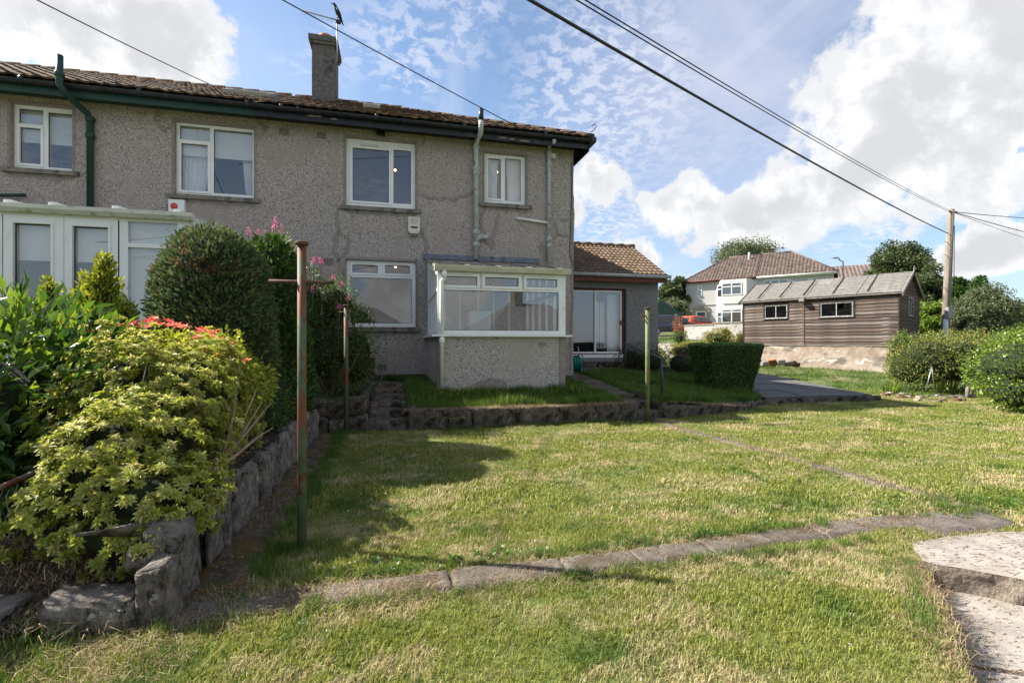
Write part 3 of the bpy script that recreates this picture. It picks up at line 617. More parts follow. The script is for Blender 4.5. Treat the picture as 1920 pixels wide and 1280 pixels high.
for k, (fx, hz) in {'W3': ((.62, .70), 0), 'W4': ((.36, .80), 0), 'W5': ((.62, .93), 0)}.items():
    fr = WIN[k][0]
    m_bulb = bpy.data.materials.get('lamp_glow')
    if not m_bulb:
        m_bulb = plain('lamp_glow', (1, .9, .75)); m_bulb.node_tree.nodes['Principled BSDF'].inputs['Emission Color'].default_value = (1, .62, .32, 1); m_bulb.node_tree.nodes['Principled BSDF'].inputs['Emission Strength'].default_value = 1.6
    bm = bmesh.new(); bmesh.ops.create_icosphere(bm, subdivisions=2, radius=.032); me = bpy.data.meshes.new('ceiling_lamp'); bm.to_mesh(me); bm.free(); me.materials.append(m_bulb)
    link('ceiling_lamp', me, (fr[0] + (fr[1] - fr[0]) * fx[0] + .12, YW + .9, fr[2] + (fr[3] - fr[2]) * fx[1] + .12), H1)
for fx in (.3, .42, .5, .62): # ornaments on the neighbour's window board
    fr = WIN['W2'][0]; bm = bmesh.new(); bmesh.ops.create_icosphere(bm, subdivisions=1, radius=.03); me = bpy.data.meshes.new('ornament'); bm.to_mesh(me); bm.free(); me.materials.append(m_upvc)
    link('ornament', me, (fr[0] + (fr[1] - fr[0]) * (.5 + fx * .6), YW + .2, fr[2] + .05), H2)
for vx in ((.06, .62), (.54, .08)):
    pass
# trickle vents on the window heads
for k, rects in {'W3': [(525, 628, 803, 808)], 'W4': None, 'W5': [(603, 700, 302, 306), (770, 865, 306, 310)]}.items():
    if not rects: continue
    v = DEF[k]; _, rr = win_from_px(v[0], YW, v[1], v[2], v[3], rects)
    for r in rr: MB().box(r[0], r[1], YW + .045, YW + .079, r[2] - .005, r[3] + .012).build('trickle_vent', m_upvc_d, H1)
# repaired cracks and smoother cement patches: ribbons laid on the harling
def ribbon(parent, pts, wd, y=YW - .010, mat=None, name='cement_patch', seed=0):
    P = []
    for i in range(len(pts) - 1):
        for k in range(8):
            f = k / 8; P.append((pts[i][0] + (pts[i + 1][0] - pts[i][0]) * f, pts[i][1] + (pts[i + 1][1] - pts[i][1]) * f))
    P.append(pts[-1]); V = []; F = []
    for i, (a, b) in enumerate(P):
        q = onY(a, b, YW); n0 = P[max(i - 1, 0)]; n1 = P[min(i + 1, len(P) - 1)]; A = onY(*n0, YW); B = onY(*n1, YW); d = (B - A); d.normalize(); n = Vector((-d.z, 0, d.x))
        j = Vector((mn.noise(Vector((i * .4, seed, 0))), 0, mn.noise(Vector((i * .4, seed, 8))))) * .05
        fade = min(1, (i + .3) / 3, (len(P) - i - .7) / 3)
        wl = wd * fade * (1 + .7 * mn.noise(Vector((i * .7, seed, 1)))); wr = wd * fade * (1 + .7 * mn.noise(Vector((i * .7, seed, 4))))
        for c, off in enumerate((wl, wl * .6, -wr * .6, -wr)):
            p = q + j + n * off; V.append((p.x, (YW - .001) if c in (0, 3) else y, p.z))
    for i in range(len(P) - 1):
        for c in range(3): F.append((i * 4 + c, i * 4 + c + 1, (i + 1) * 4 + c + 1, (i + 1) * 4 + c))
    mb = MB(); mb.add(V, F); return mb.build(name, mat or m_patch, parent)
for i, (pts, wd) in enumerate((([(632, 388), (634, 430), (628, 470), (640, 500), (640, 520)], .05), ([(632, 432), (655, 450), (650, 470), (632, 492)], .035), ([(783, 425), (798, 448), (800, 478)], .045),
        ([(783, 362), (810, 372), (850, 374), (880, 364), (900, 352)], .045), ([(780, 290), (795, 262), (797, 248)], .03), ([(906, 390), (902, 420), (912, 455), (920, 462)], .04), ([(938, 395), (928, 430), (920, 470)], .05),
        ([(1040, 415), (1046, 440), (1030, 452)], .04), ([(1050, 412), (1066, 414)], .05), ([(1012, 455), (1020, 480), (1024, 490)], .09), ([(1045, 440), (1068, 444)], .04), ([(648, 500), (640, 540), (648, 600)], .03), ([(1072, 290), (1074, 400), (1072, 560), (1070, 690)], .035))):
    ribbon(H1, pts, wd, seed=i)
for i, (pts, wd) in enumerate((([(300, 200), (290, 222), (308, 246), (325, 236)], .03), ([(318, 375), (314, 392), (312, 430)], .035), ([(480, 225), (500, 240), (482, 262)], .05))):
    ribbon(H2, pts, wd, seed=20 + i)
# dark plinth at the foot of the wall
MB().box(XB + .02, .66, YW - .02, YW + .01, .1, .60).build('plinth', M('dark_plinth', [(.03, .03, .026), (.10, .09, .08)], 9, .95, .6, 40), H1)
# air vents
def airvent(parent, px, py, n=(4, 3), Y=YW, sz=.2):
    p = onY(px, py, Y); mb = MB(); w = sz / 2; h = sz * .36; hs = []
    for i in range(6):
        for j in range(3):
            x = p.x - w + .012 + i * (sz - .02) / 6; z = p.z - h + .012 + j * (2 * h - .02) / 3; hs.append((x, x + (sz - .02) / 6 - .013, z, z + (2 * h - .02) / 3 - .013))
    mb.wall(p.x - w, p.x + w, p.z - h, p.z + h, Y - .012, hs, th=.012); o = mb.build('air_vent', m_patch, parent)
    MB().quad((p.x - w, Y - .003, p.z - h), (p.x + w, Y - .003, p.z - h), (p.x + w, Y - .003, p.z + h), (p.x - w, Y - .003, p.z + h)).build('vent_shade_sheet', plain('vent_dark', (.02, .02, .02)), o)  # near-black sheet behind the slots, painted in place of the shade inside
for a, b in ((533, 247), (603, 254), (616, 490), (717, 688)): airvent(H1, a, b)
# ---------------- eaves, gutters
def eaves(H, x0, x1, fmat):
    MB().box(x0, x1, 10.50, 10.53, 5.80, 6.02).build('fascia', fmat, H)
    MB().box(x0, x1, 10.53, YW + .0, 5.90, 5.93).build('soffit', fmat, H)
    mb = MB(); prof = [(10.50 - .13 + .065 + .068 * math.cos(a), 5.985 + .068 * math.sin(a)) for a in [math.pi + math.pi * k / 10 for k in range(11)]] + [(10.50 - .13 + .065 + .058 * math.cos(a), 5.985 + .058 * math.sin(a)) for a in [2 * math.pi - math.pi * k / 10 for k in range(11)]]
    mb.prism(prof, 'x', x0, x1); g = mb.build('gutter', m_black, H)
    x = x0 + .5
    while x < x1:
        k = MB(); k.tube([(x, 10.435, 5.985), (x + .07, 10.435, 5.985)], .078, 14); k.build('gutter_joint', m_black, g); x += 1.83
    x = x0 + .2
    while x < x1: MB().box(x, x + .03, 10.36, 10.50, 5.93, 5.96).build('bracket', m_black, g); x += .9
eaves(H2, XL, XB - .002, m_green); eaves(H1, XB, 4.38, m_black)
MB().box(4.36, 4.39, 10.50, YB + .3, 5.74, 6.02).build('fascia', m_black, H1); MB().box(XR, 4.36, 10.53, YB, 5.90, 5.93).build('soffit', m_black, H1)
mb = MB(); mb.box(4.40, 4.52, 10.38, YB, 5.93, 6.04); mb.build('gutter', m_black, H1)
mb = MB()
for a_, b_, z_ in ((2.25, 2.42, 5.85), (2.47, 2.62, 5.84), (2.7, 2.95, 5.83), (-1.75, -1.45, 5.90), (-1.3, -1.15, 5.88)):
    mb.add([(a_, 10.495, z_), (a_ + .05, 10.495, z_ - .012), (b_ - .04, 10.495, z_ - .008), (b_, 10.495, z_ + .006), (b_ - .03, 10.495, z_ + .024), (a_ + .03, 10.495, z_ + .02)], [tuple(range(6))])
mb.build('flaking_paint', m_patch, H1)
# ---------------- tiled roofs
def tiles(mb, O, ex, ey, nrm, L_, W_, nr, tw, lim, amp=.018, lip=.022, seed=0, prof=0):
    O, ex, ey, nrm = (Vector(v) for v in (O, ex, ey, nrm)); ps = (0, .25, .5, .75)
    for r in range(nr):
        s0 = r * L_ / nr; s1 = (r + 1) * L_ / nr + .03; lo, hi = lim(s0 + .5 * L_ / nr)
        us = []; u = math.floor(lo / tw) * tw
        while u < hi:
            for p in ps:
                uu = u + p * tw
                if lo <= uu <= hi: us.append((uu, p, int(round(u / tw))))
            u += tw
        if len(us) < 2: continue
        vs = []; fs = []
        for (uu, p, k) in us:
            h = amp * (0, .75, 1., .2)[int(p * 4)]; j = .012 * mn.noise(Vector((k * 1.7, r * 2.3, seed)))
            a = O + ex * uu + ey * (s0 + j) + nrm * (h + lip + .010 * mn.noise(Vector((k * .9, r * 1.3, seed + 3)))); b = O + ex * uu + ey * s1 + nrm * (h + .002); c = a - nrm * (lip + .012)
            vs += [a, b, c]
        for i in range(len(us) - 1):
            A = 3 * i; B = 3 * (i + 1); fs += [(A, B, B + 1, A + 1), (A + 2, B + 2, B, A)]
        mb.add(vs, fs)
PT = R(27); RY, RZ = 14.7, 6.05 + 4.3 * math.tan(PT); SL = 4.3 / math.cos(PT)
ey = (0, math.cos(PT), math.sin(PT)); nr_ = (0, -math.sin(PT), math.cos(PT))
for H, a, b, hip in ((H2, XL, XB - .01, 0), (H1, XB, 4.45, 1)):
    mb = MB(); tiles(mb, (0, 10.40, 6.05), (1, 0, 0), ey, nr_, SL, 0, 15, .21, (lambda s: (a, b)) if not hip else (lambda s: (a, b - s * math.cos(PT))), seed=a)
    o = mb.build('roof_tiles', m_tile, H); o['kind'] = 'stuff'
    mb = MB(); e = b - (4.3 if hip else 0)
    mb.quad((a, 10.42, 6.03), (b, 10.42, 6.03), (e, RY, RZ - .03), (a, RY, RZ - .03)); mb.quad((a, YB + .3, 6.03), (b, YB + .3, 6.03), (e, RY, RZ - .03), (a, RY, RZ - .03))
    if hip: mb.add([(b, 10.42, 6.03), (b, YB + .3, 6.03), (e, RY, RZ - .03)], [(0, 1, 2)])
    mb.build('roof_deck', m_tile, H)
    x = a; n = 0
    while x < e - .1:
        m2 = MB(); m2.tube([(x, RY, RZ - .02), (x + .42, RY, RZ - .014)], [.085, .092], 12); r_ = m2.build('ridge_tile', m_tile, H); x += .42
for k in range(15):
    f0, f1 = k / 15, (k + 1) / 15; A = Vector((4.45, 10.40, 6.05)); B = Vector((.15, RY, RZ - .02)); MB().tube([A.lerp(B, f0), A.lerp(B, f1)], [.065, .075], 10).build('hip_tile', m_tile, H1)
m2 = MB(); m2.tube([(4.40, 10.42, 6.16), (4.46, 10.36, 6.2), (4.50, 10.32, 6.27), (4.46, 10.36, 6.33), (4.41, 10.4, 6.30)], .012, 6); m2.build('hip_iron', m_black, H1)
def skylight(H, px, py, w, h):
    # on the slope: find the slope point along the sight line
    a = (px - 960) / FPX; b = (642 - py) / FPX; best = None
    for i in range(400):
        t = 9 + i * .015; Y = t * (CY - a * SY); Z = EYE + t * b
        if Y > 10.4 and Z < 6.1 + (Y - 10.4) * math.tan(PT): best = (t * (SY + a * CY), Y, Z); break
    X, Y, Z = best or (0, 13.5, 7.6); c = math.cos(PT); s = math.sin(PT)
    T = Matrix(((1, 0, 0, X), (0, c, -s, Y), (0, s, c, Z), (0, 0, 0, 1))); mb = MB(); o4 = []
    for bx in ((-w, w, -h, -h + .07), (-w, w, h - .07, h), (-w, -w + .07, -h + .07, h - .07), (w - .07, w, -h + .07, h - .07)): mb.box(bx[0], bx[1], bx[2], bx[3], -.02, .06, T)
    o = mb.build('skylight', m_metal, H); g = MB(); g.box(-w + .07, w - .07, -h + .07, h - .07, .03, .04, T); g.build('pane', m_lead, o)
skylight(H2, 470, 176, .48, .38); skylight(H1, 697, 200, .20, .2)
# ---------------- chimney
ch = MB(); ch.box(-2.19, -1.61, 13.95, 14.85, 7.6, 9.55); c_ = ch.build('chimney', m_cement, H1)
mb = MB(); mb.box(-2.27, -1.53, 13.87, 14.93, 9.46, 9.60); mb.box(-2.24, -1.56, 13.90, 14.90, 9.38, 9.46); mb.build('chimney_cap', m_cement, c_)
def lathe(mb, c, prof, n=18):
    vs = []; fs = []
    for r, z in prof:
        for k in range(n): a = 2 * math.pi * k / n; vs.append((c[0] + r * math.cos(a), c[1] + r * math.sin(a), c[2] + z))
    for i in range(len(prof) - 1):
        for k in range(n): k2 = (k + 1) % n; fs.append((i * n + k, i * n + k2, (i + 1) * n + k2, (i + 1) * n + k))
    mb.add(vs, fs, True); return mb
mb = MB(); lathe(mb, (-1.88, 14.25, 9.58), [(.17, 0), (.16, .06), (.19, .10), (.19, .20), (.15, .21), (.14, .05), (0, .05)]); mb.build('chimney_pot', m_terra, c_)
mb = MB(); lathe(mb, (-1.88, 14.62, 9.58), [(.15, 0), (.14, .06), (.17, .09), (.17, .15), (.13, .16), (.12, .05), (0, .05)]); mb.build('chimney_pot', m_terra, c_)
MB().box(-2.24, -1.56, 13.86, 13.94, 7.75, 7.86).build('flashing', m_lead, c_)
# ---------------- pipes
def pipe(H, name, pts, r, mat, collars=(), cr=1.35, clips=()):
    o = MB().tube(pts, r, 12).build(name, mat, H)
    for (x, y, z) in collars: MB().tube([(x, y, z - .05), (x, y, z - .035), (x, y, z + .035), (x, y, z + .05)], [r * 1.1, r * cr, r * cr, r * 1.1], 12).build('collar', mat, o)
    return o
gx = X_(174); zc = lambda px, py: Z_(px, py)
pipe(H2, 'soil_pipe', [(gx, 10.82, .2), (gx, 10.82, 5.56), (gx - .02, 10.74, 5.63), (gx - .14, 10.34, 5.80), (gx - .18, 10.27, 5.90), (gx - .18, 10.27, 6.42)], .055, m_green,
     [(gx, 10.82, zc(174, 258)), (gx, 10.82, 5.54), (gx - .18, 10.27, 6.08)])
gx = X_(891.5)
pipe(H1, 'soil_pipe', [(gx, 10.8, 3.18), (gx, 10.8, zc(890, 282)), (gx, 10.76, zc(892, 272)), (gx + .03, 10.40, 5.86), (gx + .03, 10.33, 6.0), (gx + .03, 10.33, 6.12)], .055, m_greypipe,
     [(gx, 10.8, z) for z in (zc(892, 460), zc(892, 437), zc(892, 320), zc(892, 328), zc(892, 278))])
MB().tube([(gx + .03, 10.33, 6.10), (gx + .03, 10.33, 6.36)], .055, 12).build('vent_terminal', m_black, H1)
z = zc(905, 446); MB().tube([(gx, 10.8, z - .1), (gx + .10, 10.79, z), (gx + .17, 10.79, z), (gx + .27, 10.80, z)], [.045, .055, .05, .05], 12).build('branch_pipe', m_greypipe, H1)
MB().tube([(gx + .12, 10.79, z), (gx + .16, 10.79, z)], .07, 12).build('collar', m_greypipe, H1)
gx = X_(1028)
pipe(H1, 'rain_pipe', [(gx, 10.83, 2.9), (gx, 10.83, zc(1028, 283)), (gx, 10.8, zc(1028, 275)), (gx, 10.48, 5.86), (gx, 10.44, 5.92)], .045, m_greypipe, [(gx, 10.83, zc(1028, p)) for p in (289, 312, 450, 462)])
z0 = zc(968, 410); z1 = zc(1026, 419); MB().tube([(X_(968), 10.84, z0), (X_(1026), 10.84, z1)], .028, 10).build('waste_pipe', m_upvc, H1)
MB().box(gx + .05, gx + .16, 10.82, 10.87, zc(1035, 299), zc(1035, 290)).build('pipe_box', m_upvc_d, H1)
mb = MB(); mb.tube([(XR - .06, 10.885, 5.6), (XR - .04, 10.885, 5.3), (XR - .07, 10.885, 4.2), (XR - .10, 10.885, 3.4), (XR - .02, 10.885, 3.15)], .008, 6); mb.build('wall_cable', m_black, H1)
# neighbour's lower waste pipe and green stub
MB().tube([(X_(-60), 10.8, Z_(0, 373)), (X_(55), 10.8, Z_(55, 369))], .03, 10).build('waste_pipe', m_green, H2)
# security lights, alarm boxes
p = onY(714, 250, YW); mb = MB(); mb.box(p.x - .09, p.x + .09, 10.78, 10.86, p.z - .08, p.z + .06); mb.box(p.x - .02, p.x + .02, 10.86, YW, p.z - .03, p.z + .03); o = mb.build('flood_light', m_black, H1)
MB().box(p.x - .075, p.x + .075, 10.772, 10.779, p.z - .06, p.z + .03).build('lens', m_glass, o)
p = onY(14, 170, YW); mb = MB(); lathe(mb, (p.x, 10.80, p.z), [(0, -.06), (.05, -.05), (.06, 0), (.04, .06), (0, .07)]); mb.build('camera_dome', m_black, H2)
p = onY(776, 424, YW); x0, x1, z0, z1 = p.x - .125, p.x + .125, p.z - .18, p.z + .18
m_alarm = M('cream_plastic', [(.58, .56, .48), (.66, .64, .56)], 6, .45)
mb = MB(); mb.prism([(x0, z0 + .06), (x0 + .04, z0 + .0), (x1 - .04, z0), (x1, z0 + .06), (x1, z1), (x0, z1)], 'y', 10.80, YW); al = mb.build('alarm_box', m_alarm, H1)
m_red = plain('dark_red_print', (.16, .015, .02)); m_print = plain('faded_tan_print', (.42, .27, .17)); m_greyprint = plain('grey_print', (.30, .29, .27))
MB().box(x0 + .055, x1 - .05, 10.795, 10.799, z0 + .11, z0 + .155).build('name_strip', m_red, al)
mb = MB()
for (cx) in (p.x - .04, p.x + .045):
    for rr in (0, 1): mb.box(cx - .032, cx + .032, 10.796, 10.799, z1 - .045 - rr * .045, z1 - .036 - rr * .045)
    mb.box(cx - .032, cx - .024, 10.796, 10.799, z1 - .081, z1 - .045); mb.box(cx + .024, cx + .032, 10.796, 10.799, z1 - .081, z1 - .045)
mb.build('emblem', m_print, al)
mb = MB(); mb.box(p.x - .07, p.x + .07, 10.796, 10.799, z1 - .125, z1 - .118); mb.box(p.x - .06, p.x + .06, 10.796, 10.799, z1 - .142, z1 - .136); mb.build('small_print', m_greyprint, al)
MB().box(x0 + .05, x1 - .05, 10.815, 10.86, z0 - .05, z0 + .0).build('strobe', plain('smoky_lens', (.12, .13, .10), .2), al)
p = onY(334, 385, YW); mb = MB(); mb.box(p.x - .14, p.x + .14, 10.82, YW, p.z - .2, p.z + .09); al = mb.build('alarm_box', m_upvc, H2)
mb = MB(); lathe(mb, (0, 0, 0), [(0, 0), (.065, 0), (.06, .012), (0, .016)]); Mx = Matrix.Translation((p.x - .04, 10.818, p.z - .04)) @ Matrix.Rotation(R(90), 4, 'X')
mb.v = [tuple(Mx @ Vector(v)) for v in mb.v]; mb.build('red_lens', plain('red_plastic', (.55, .05, .06), .35), al)
# ---------------- the brick bin store by the wall
b = thing('brick_pier', 'small red brick pier against the house wall beside the mossy steps', 'pier', (-.55, 10.5, .45))
m_brick = M('old_red_brick', [(.10, .045, .03), (.17, .075, .05)], 9, .95, .5, 50, over=[((.03, .025, .02), 5, .5, .7)])
p = onY(684, 695, 10.5)
for j in range(7):
    for i in range(2):
        x = p.x - .12 + i * .17 - (.08 if j % 2 else 0); MB().box(x, x + .16, 10.38, 10.5, .46 + j * .075, .525 + j * .075).build('brick', m_brick, b)
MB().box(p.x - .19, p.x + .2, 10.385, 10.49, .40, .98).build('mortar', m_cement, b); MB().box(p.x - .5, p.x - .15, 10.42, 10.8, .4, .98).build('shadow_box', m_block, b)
# ================================================================== CONSERVATORY (ours)
YC = 8.3; CN = thing('conservatory', 'white framed lean-to conservatory on a roughcast dwarf wall, built against the middle of the house', 'conservatory', (1.9, 9.5, .45))
sc6 = 460 / 1682
def cv(r, Y=YC, s=sc6, ox=780, oy=450):
    x0, x1 = X_(ox + r[0] * s, Y), X_(ox + r[1] * s, Y); mx = ox + (r[0] + r[1]) / 2 * s
    return (x0, x1, Z_(mx, oy + r[3] * s, Y), Z_(mx, oy + r[2] * s, Y)) + tuple(r[4:])
fr = cv((140, 1025, 222, 648)); x0, x1 = .70, fr[1]; fr = (x0, x1, fr[2], fr[3])
pn = [cv(p) for p in ((192, 418, 250, 308, 1), (475, 702, 258, 316, 1), (757, 965, 268, 324, 1), (178, 978, 350, 620))]
ow = pane_window(CN, YC, fr, pn, name='front_window', gap=0, gl=m_glass_c, th=.07)
ZS = fr[2]; ZT = fr[3]
for a in (445, 732):
    x = cv((a, a + 4, 0, 1))[0]; MB().box(x - .006, x + .006, YC - .004, YC + .001, pn[0][2] - .06, ZT - .03).build('frame_joint', m_greyprint, ow)
for r in ((235, 380, 238, 243), (790, 925, 256, 261)):
    q = cv(r); MB().box(q[0], q[1], YC - .02, YC - .001, q[2] - .004, q[3] + .008).build('trickle_vent', m_upvc_d, ow)
mb = MB(); mb.box(x0 - .10, x1 + .10, YC - .09, YC + .10, ZS - .035, ZS - .003); mb.box(x0 - .10, x0 + .08, YC + .10, YW - .004, ZS - .035, ZS - .003); mb.box(x1 - .08, x1 + .10, YC + .10, YW - .004, ZS - .035, ZS - .003); mb.build('sill', m_upvc, CN)
mb = MB(); mb.wall(x0 + .01, x1 - .01, .15, ZS - .036, YC + .01, [], th=.2); mb.quad((x0 + .01, YC + .01, .15), (x0 + .01, YW, .15), (x0 + .01, YW, ZS - .036), (x0 + .01, YC + .01, ZS - .036)); mb.quad((x1 - .01, YC + .01, .15), (x1 - .01, YW, .15), (x1 - .01, YW, ZS - .036), (x1 - .01, YC + .01, ZS - .036)); mb.build('dwarf_wall', m_harl3, CN)
MB().box(x1 - .11, x1 - .002, YC - .004, YC + .3, .2, ZS - .037).build('corner_margin', m_patch, CN); MB().box(x0 + .002, x0 + .10, YC - .004, YC + .3, .2, ZS - .037).build('corner_margin', m_patch, CN)
p = onY(1017, 647, YC); mb = MB(); mb.add([(p.x + dx, YC - .0, p.z + dz) for dx, dz in ((-.07, .02), (-.05, .06), (.0, .06), (.07, .04), (.06, -.0), (.02, -.02), (.0, -.06), (-.05, -.04))], [tuple(range(8))]); mb.build('cement_patch', m_patch, CN)
for q in (((882, 722), (900, 713), (920, 709), (940, 711), (950, 717)), ): 
    V = [onY(a, b, YC) for a, b in q]; MB().add([(v.x, YC + .002, v.z) for v in V] + [(V[-1].x, YC + .002, .3), (V[0].x, YC + .002, .3)], [tuple(range(len(V) + 2))]).build('cement_patch', m_patch, CN)
ZR = 3.13
def rz_(Y): return ZT + .06 + (ZR - ZT - .06) * (Y - YC) / (YW - YC)
for sx in (x0, x1 - .06):                             # glazed ends
    mb = MB(); n = 5
    for k in range(n + 1):
        Y = YC + .07 + (YW - YC - .14) * k / n; w2 = .035 if 0 < k < n else .06; mb.box(sx, sx + .06, Y - w2 / 2, Y + w2 / 2, ZS, rz_(Y) - .05)
    mb.box(sx - .004, sx + .064, YC + .07, YW - .01, ZS, ZS + .06)
    a = (sx - .003, sx + .063)
    mb.add([(xx, Y, z) for xx in a for Y, z in ((YC + .02, rz_(YC) - .14), (YW - .01, rz_(YW) - .14), (YW - .01, rz_(YW) - .02), (YC + .02, rz_(YC) - .02))], [(0, 1, 2, 3), (4, 5, 6, 7), (0, 1, 5, 4), (2, 3, 7, 6), (0, 3, 7, 4), (1, 2, 6, 5)])
    mb.box(sx - .002, sx + .062, YC + .07, YW - .01, pn[0][2] - .10, pn[0][2] - .05); sw = mb.build('side_window', m_upvc, CN)
    MB().add([(sx + .03, YC + .07, ZS + .05), (sx + .03, YW - .02, ZS + .05), (sx + .03, YW - .02, rz_(YW) - .1), (sx + .03, YC + .07, rz_(YC) - .1)], [(0, 1, 2, 3)]).build('pane', m_glass_c, sw)
m_poly = M('polycarbonate_sheet', [(.26, .235, .19), (.40, .37, .31)], 4, .9, spec=.05, over=[((.10, .065, .045), 13, .47, .58)])
mb = MB(); mb.add([(a, Y, z) for z_ in (0, 1) for a, Y, z in ((x0 - .05, YC - .10, rz_(YC - .10) + z_ * .02), (x1 + .05, YC - .10, rz_(YC - .10) + z_ * .02), (x1 + .05, YW, rz_(YW) + z_ * .02), (x0 - .05, YW, rz_(YW) + z_ * .02))], [(0, 1, 2, 3), (4, 5, 6, 7), (0, 1, 5, 4), (1, 2, 6, 5), (3, 0, 4, 7)]); rf = mb.build('roof', m_poly, CN)
for k in range(5):
    x = x0 - .02 + (x1 - x0 + .04) * k / 4; mb = MB(); z_ = .038
    mb.add([(x + s, Y, rz_(Y) + zz) for zz in (.022, z_) for s, Y in ((-.035, YC - .12), (.035, YC - .12), (.035, YW - .03), (-.035, YW - .03))], [(0, 1, 2, 3), (4, 5, 6, 7), (0, 1, 5, 4), (1, 2, 6, 5), (2, 3, 7, 6), (3, 0, 4, 7)]); mb.build('glazing_bar', m_poly, rf)
for k in range(4):
    a = x0 + .03 + (x1 - x0) * k / 4; MB().box(a + .05, a + .48, YC - .125, YC - .105, rz_(YC) - .01, rz_(YC) + .025).build('sheet_trim', m_upvc_d, rf)
mb = MB(); zg = ZT + .0; mb.prism([(YC - .005, zg - .02), (YC - .10, zg - .01), (YC - .13, zg + .05), (YC - .14, zg + .085), (YC - .005, zg + .085)], 'x', x0 - .06, x1 + .07); mb.build('gutter', M('cream_gutter', [(.50, .48, .36), (.62, .60, .50)], 5, .5), CN)
MB().box(x0 - .09, X_(1010), YW - .08, YW - .004, ZR + .02, ZR + .13).build('lead_flashing', m_lead, CN)
dp = pipe(CN, 'downpipe', [(x0 + .11, YC - .07, zg), (x0 + .11, YC - .06, zg - .12), (x0 + .07, YC - .05, zg - .2), (x0 + .07, YC - .05, .52)], .036, m_upvc, [(x0 + .07, YC - .05, ZS - .1), (x0 + .11, YC - .065, zg - .07)])
MB().box(x0 + .07, x1 - .07, YC + .1, YW - .01, .5, .55).build('floor', m_room, CN)
for k, x in enumerate((1.0, 1.35, 1.75, 2.1, 2.45)):
    MB().box(x, x + .05, YW - .4, YW - .36, .6, 2.6).build('blind_strip', m_curtain, CN)
MB().box(1.5, 1.95, 9.9, 10.25, .55, 1.95).build('cupboard', m_upvc, CN)
# ================================================================== NEIGHBOUR'S CONSERVATORY
YN = 7.8; NC = thing('conservatory', "neighbour's white conservatory with glazed double doors behind the clipped conifer", 'conservatory', (-5.5, 9, .45))
s3 = 480 / 1807
def c3(r): return cv(r, YN, s3, 0, 380)
xR = X_(352, YN); zt = c3((1000, 1100, 120, 121))[3]; zb = .72; xl = -8.5
dL = c3((103, 365, 150, 160)); dR = c3((520, 770, 172, 180)); f1 = c3((903, 1252, 140, 290)); f2 = c3((903, 1252, 320, 330)); d0 = c3((-420, -110, 140, 150))
d1, d2, d3, d4 = X_(7, YN), X_(118, YN), X_(121, YN), X_(222, YN)
mb = MB(); mb.wall(d4 + .012, xR, zb, zt, YN, [f1[:4], (f1[0], f1[1], 1.35, f2[3])], th=.07); o = mb.build('fixed_window', m_upvc, NC)
for a, b in ((f1[2], f1[3]), (1.35, f2[3])): MB().quad((f1[0], YN + .03, a), (f1[1], YN + .03, a), (f1[1], YN + .03, b), (f1[0], YN + .03, b)).build('pane', m_glass, o)
for (a, b, q) in ((d1, d2, dL), (d3, d4, dR), (d1 - .82, d1 - .01, d0)):
    if q is d0: q = (a + .1, b - .1, 0, dL[3])
    mb = MB(); mb.wall(a, b, zb, zt - .03, YN - .01, [(q[0], q[1], zb + .2, q[3])], th=.08); o = mb.build('door', m_upvc, NC)
    mb = MB(); mb.ring(q[0] - .03, q[1] + .03, zb + .17, q[3] + .03, YN - .028, YN - .009, .028); mb.build('bead', m_upvc, o)
    MB().quad((q[0], YN + .03, zb + .2), (q[1], YN + .03, zb + .2), (q[1], YN + .03, q[3]), (q[0], YN + .03, q[3])).build('pane', m_glass, o)
    k = MB(); k.ring(q[0] - .001, q[1] + .001, zb + .199, q[3] + .001, YN + .012, YN + .020, .013); k.build('gasket', m_black, o)
    zz = zt - .03 - (.60 if q is dL else .62); MB().box(q[0] - .03, q[1] + .03, YN + .08, YN + .09, Z_(60, 487, YN), q[3] + .05).build('roller_blind', m_blind, NC)
MB().box(f1[0] - .04, f1[1] + .04, YN + .08, YN + .09, 1.3, f1[3] + .05).build('roller_blind', m_blind, NC)
MB().box(d2 + .002, d3 - .002, YN - .02, YN + .06, zb, zt - .03).build('door_post', m_upvc, NC); MB().box(xl, d1 - .83, YN, YN + .07, zb, zt).build('side_panel', m_upvc, NC)
MB().box(xl, xR, YN - .005, YN + .075, zt - .028, zt + .06).build('head_rail', m_upvc, NC)
MB().box(xR, xR + .06, YN - .0, YN + .09, zb, zt + .05).build('corner_post', m_upvc, NC)
mb = MB(); mb.prism([(YN - .006, zt + .01), (YN - .08, zt + .0), (YN - .13, zt + .05), (YN - .14, zt + .10), (YN - .006, zt + .10)], 'x', xl, xR + .10); mb.build('gutter', m_upvc_d, NC)
ZN = zt + .24
def rn(Y): return zt + .08 + (ZN - zt) * (Y - YN) / (YW - YN)
mb = MB(); mb.add([(a, Y, rn(Y) + z_) for z_ in (0, .03) for a, Y in ((xl, YN - .08), (xR + .03, YN - .08), (xR + .03, YW), (xl, YW))], [(0, 1, 2, 3), (4, 5, 6, 7), (0, 1, 5, 4), (1, 2, 6, 5), (3, 0, 4, 7)]); rf = mb.build('roof', m_poly, NC)
for px in (-60, 25, 107, 224, 338):
    x = X_(px, YN); mb = MB(); mb.add([(x + s, Y, rn(Y) + zz) for zz in (.032, .075) for s, Y in ((-.04, YN - .11), (.04, YN - .11), (.04, YW - .03), (-.04, YW - .03))], [(0, 1, 2, 3), (4, 5, 6, 7), (0, 1, 5, 4), (1, 2, 6, 5), (2, 3, 7, 6), (3, 0, 4, 7)]); mb.build('glazing_bar', m_upvc, rf)
mb = MB(); sx = xR
for k in range(4):
    Y = YN + .12 + (YW - YN - .2) * k / 3; mb.box(sx, sx + .06, Y - .04, Y + .04, 1.3, rn(Y) - .03)
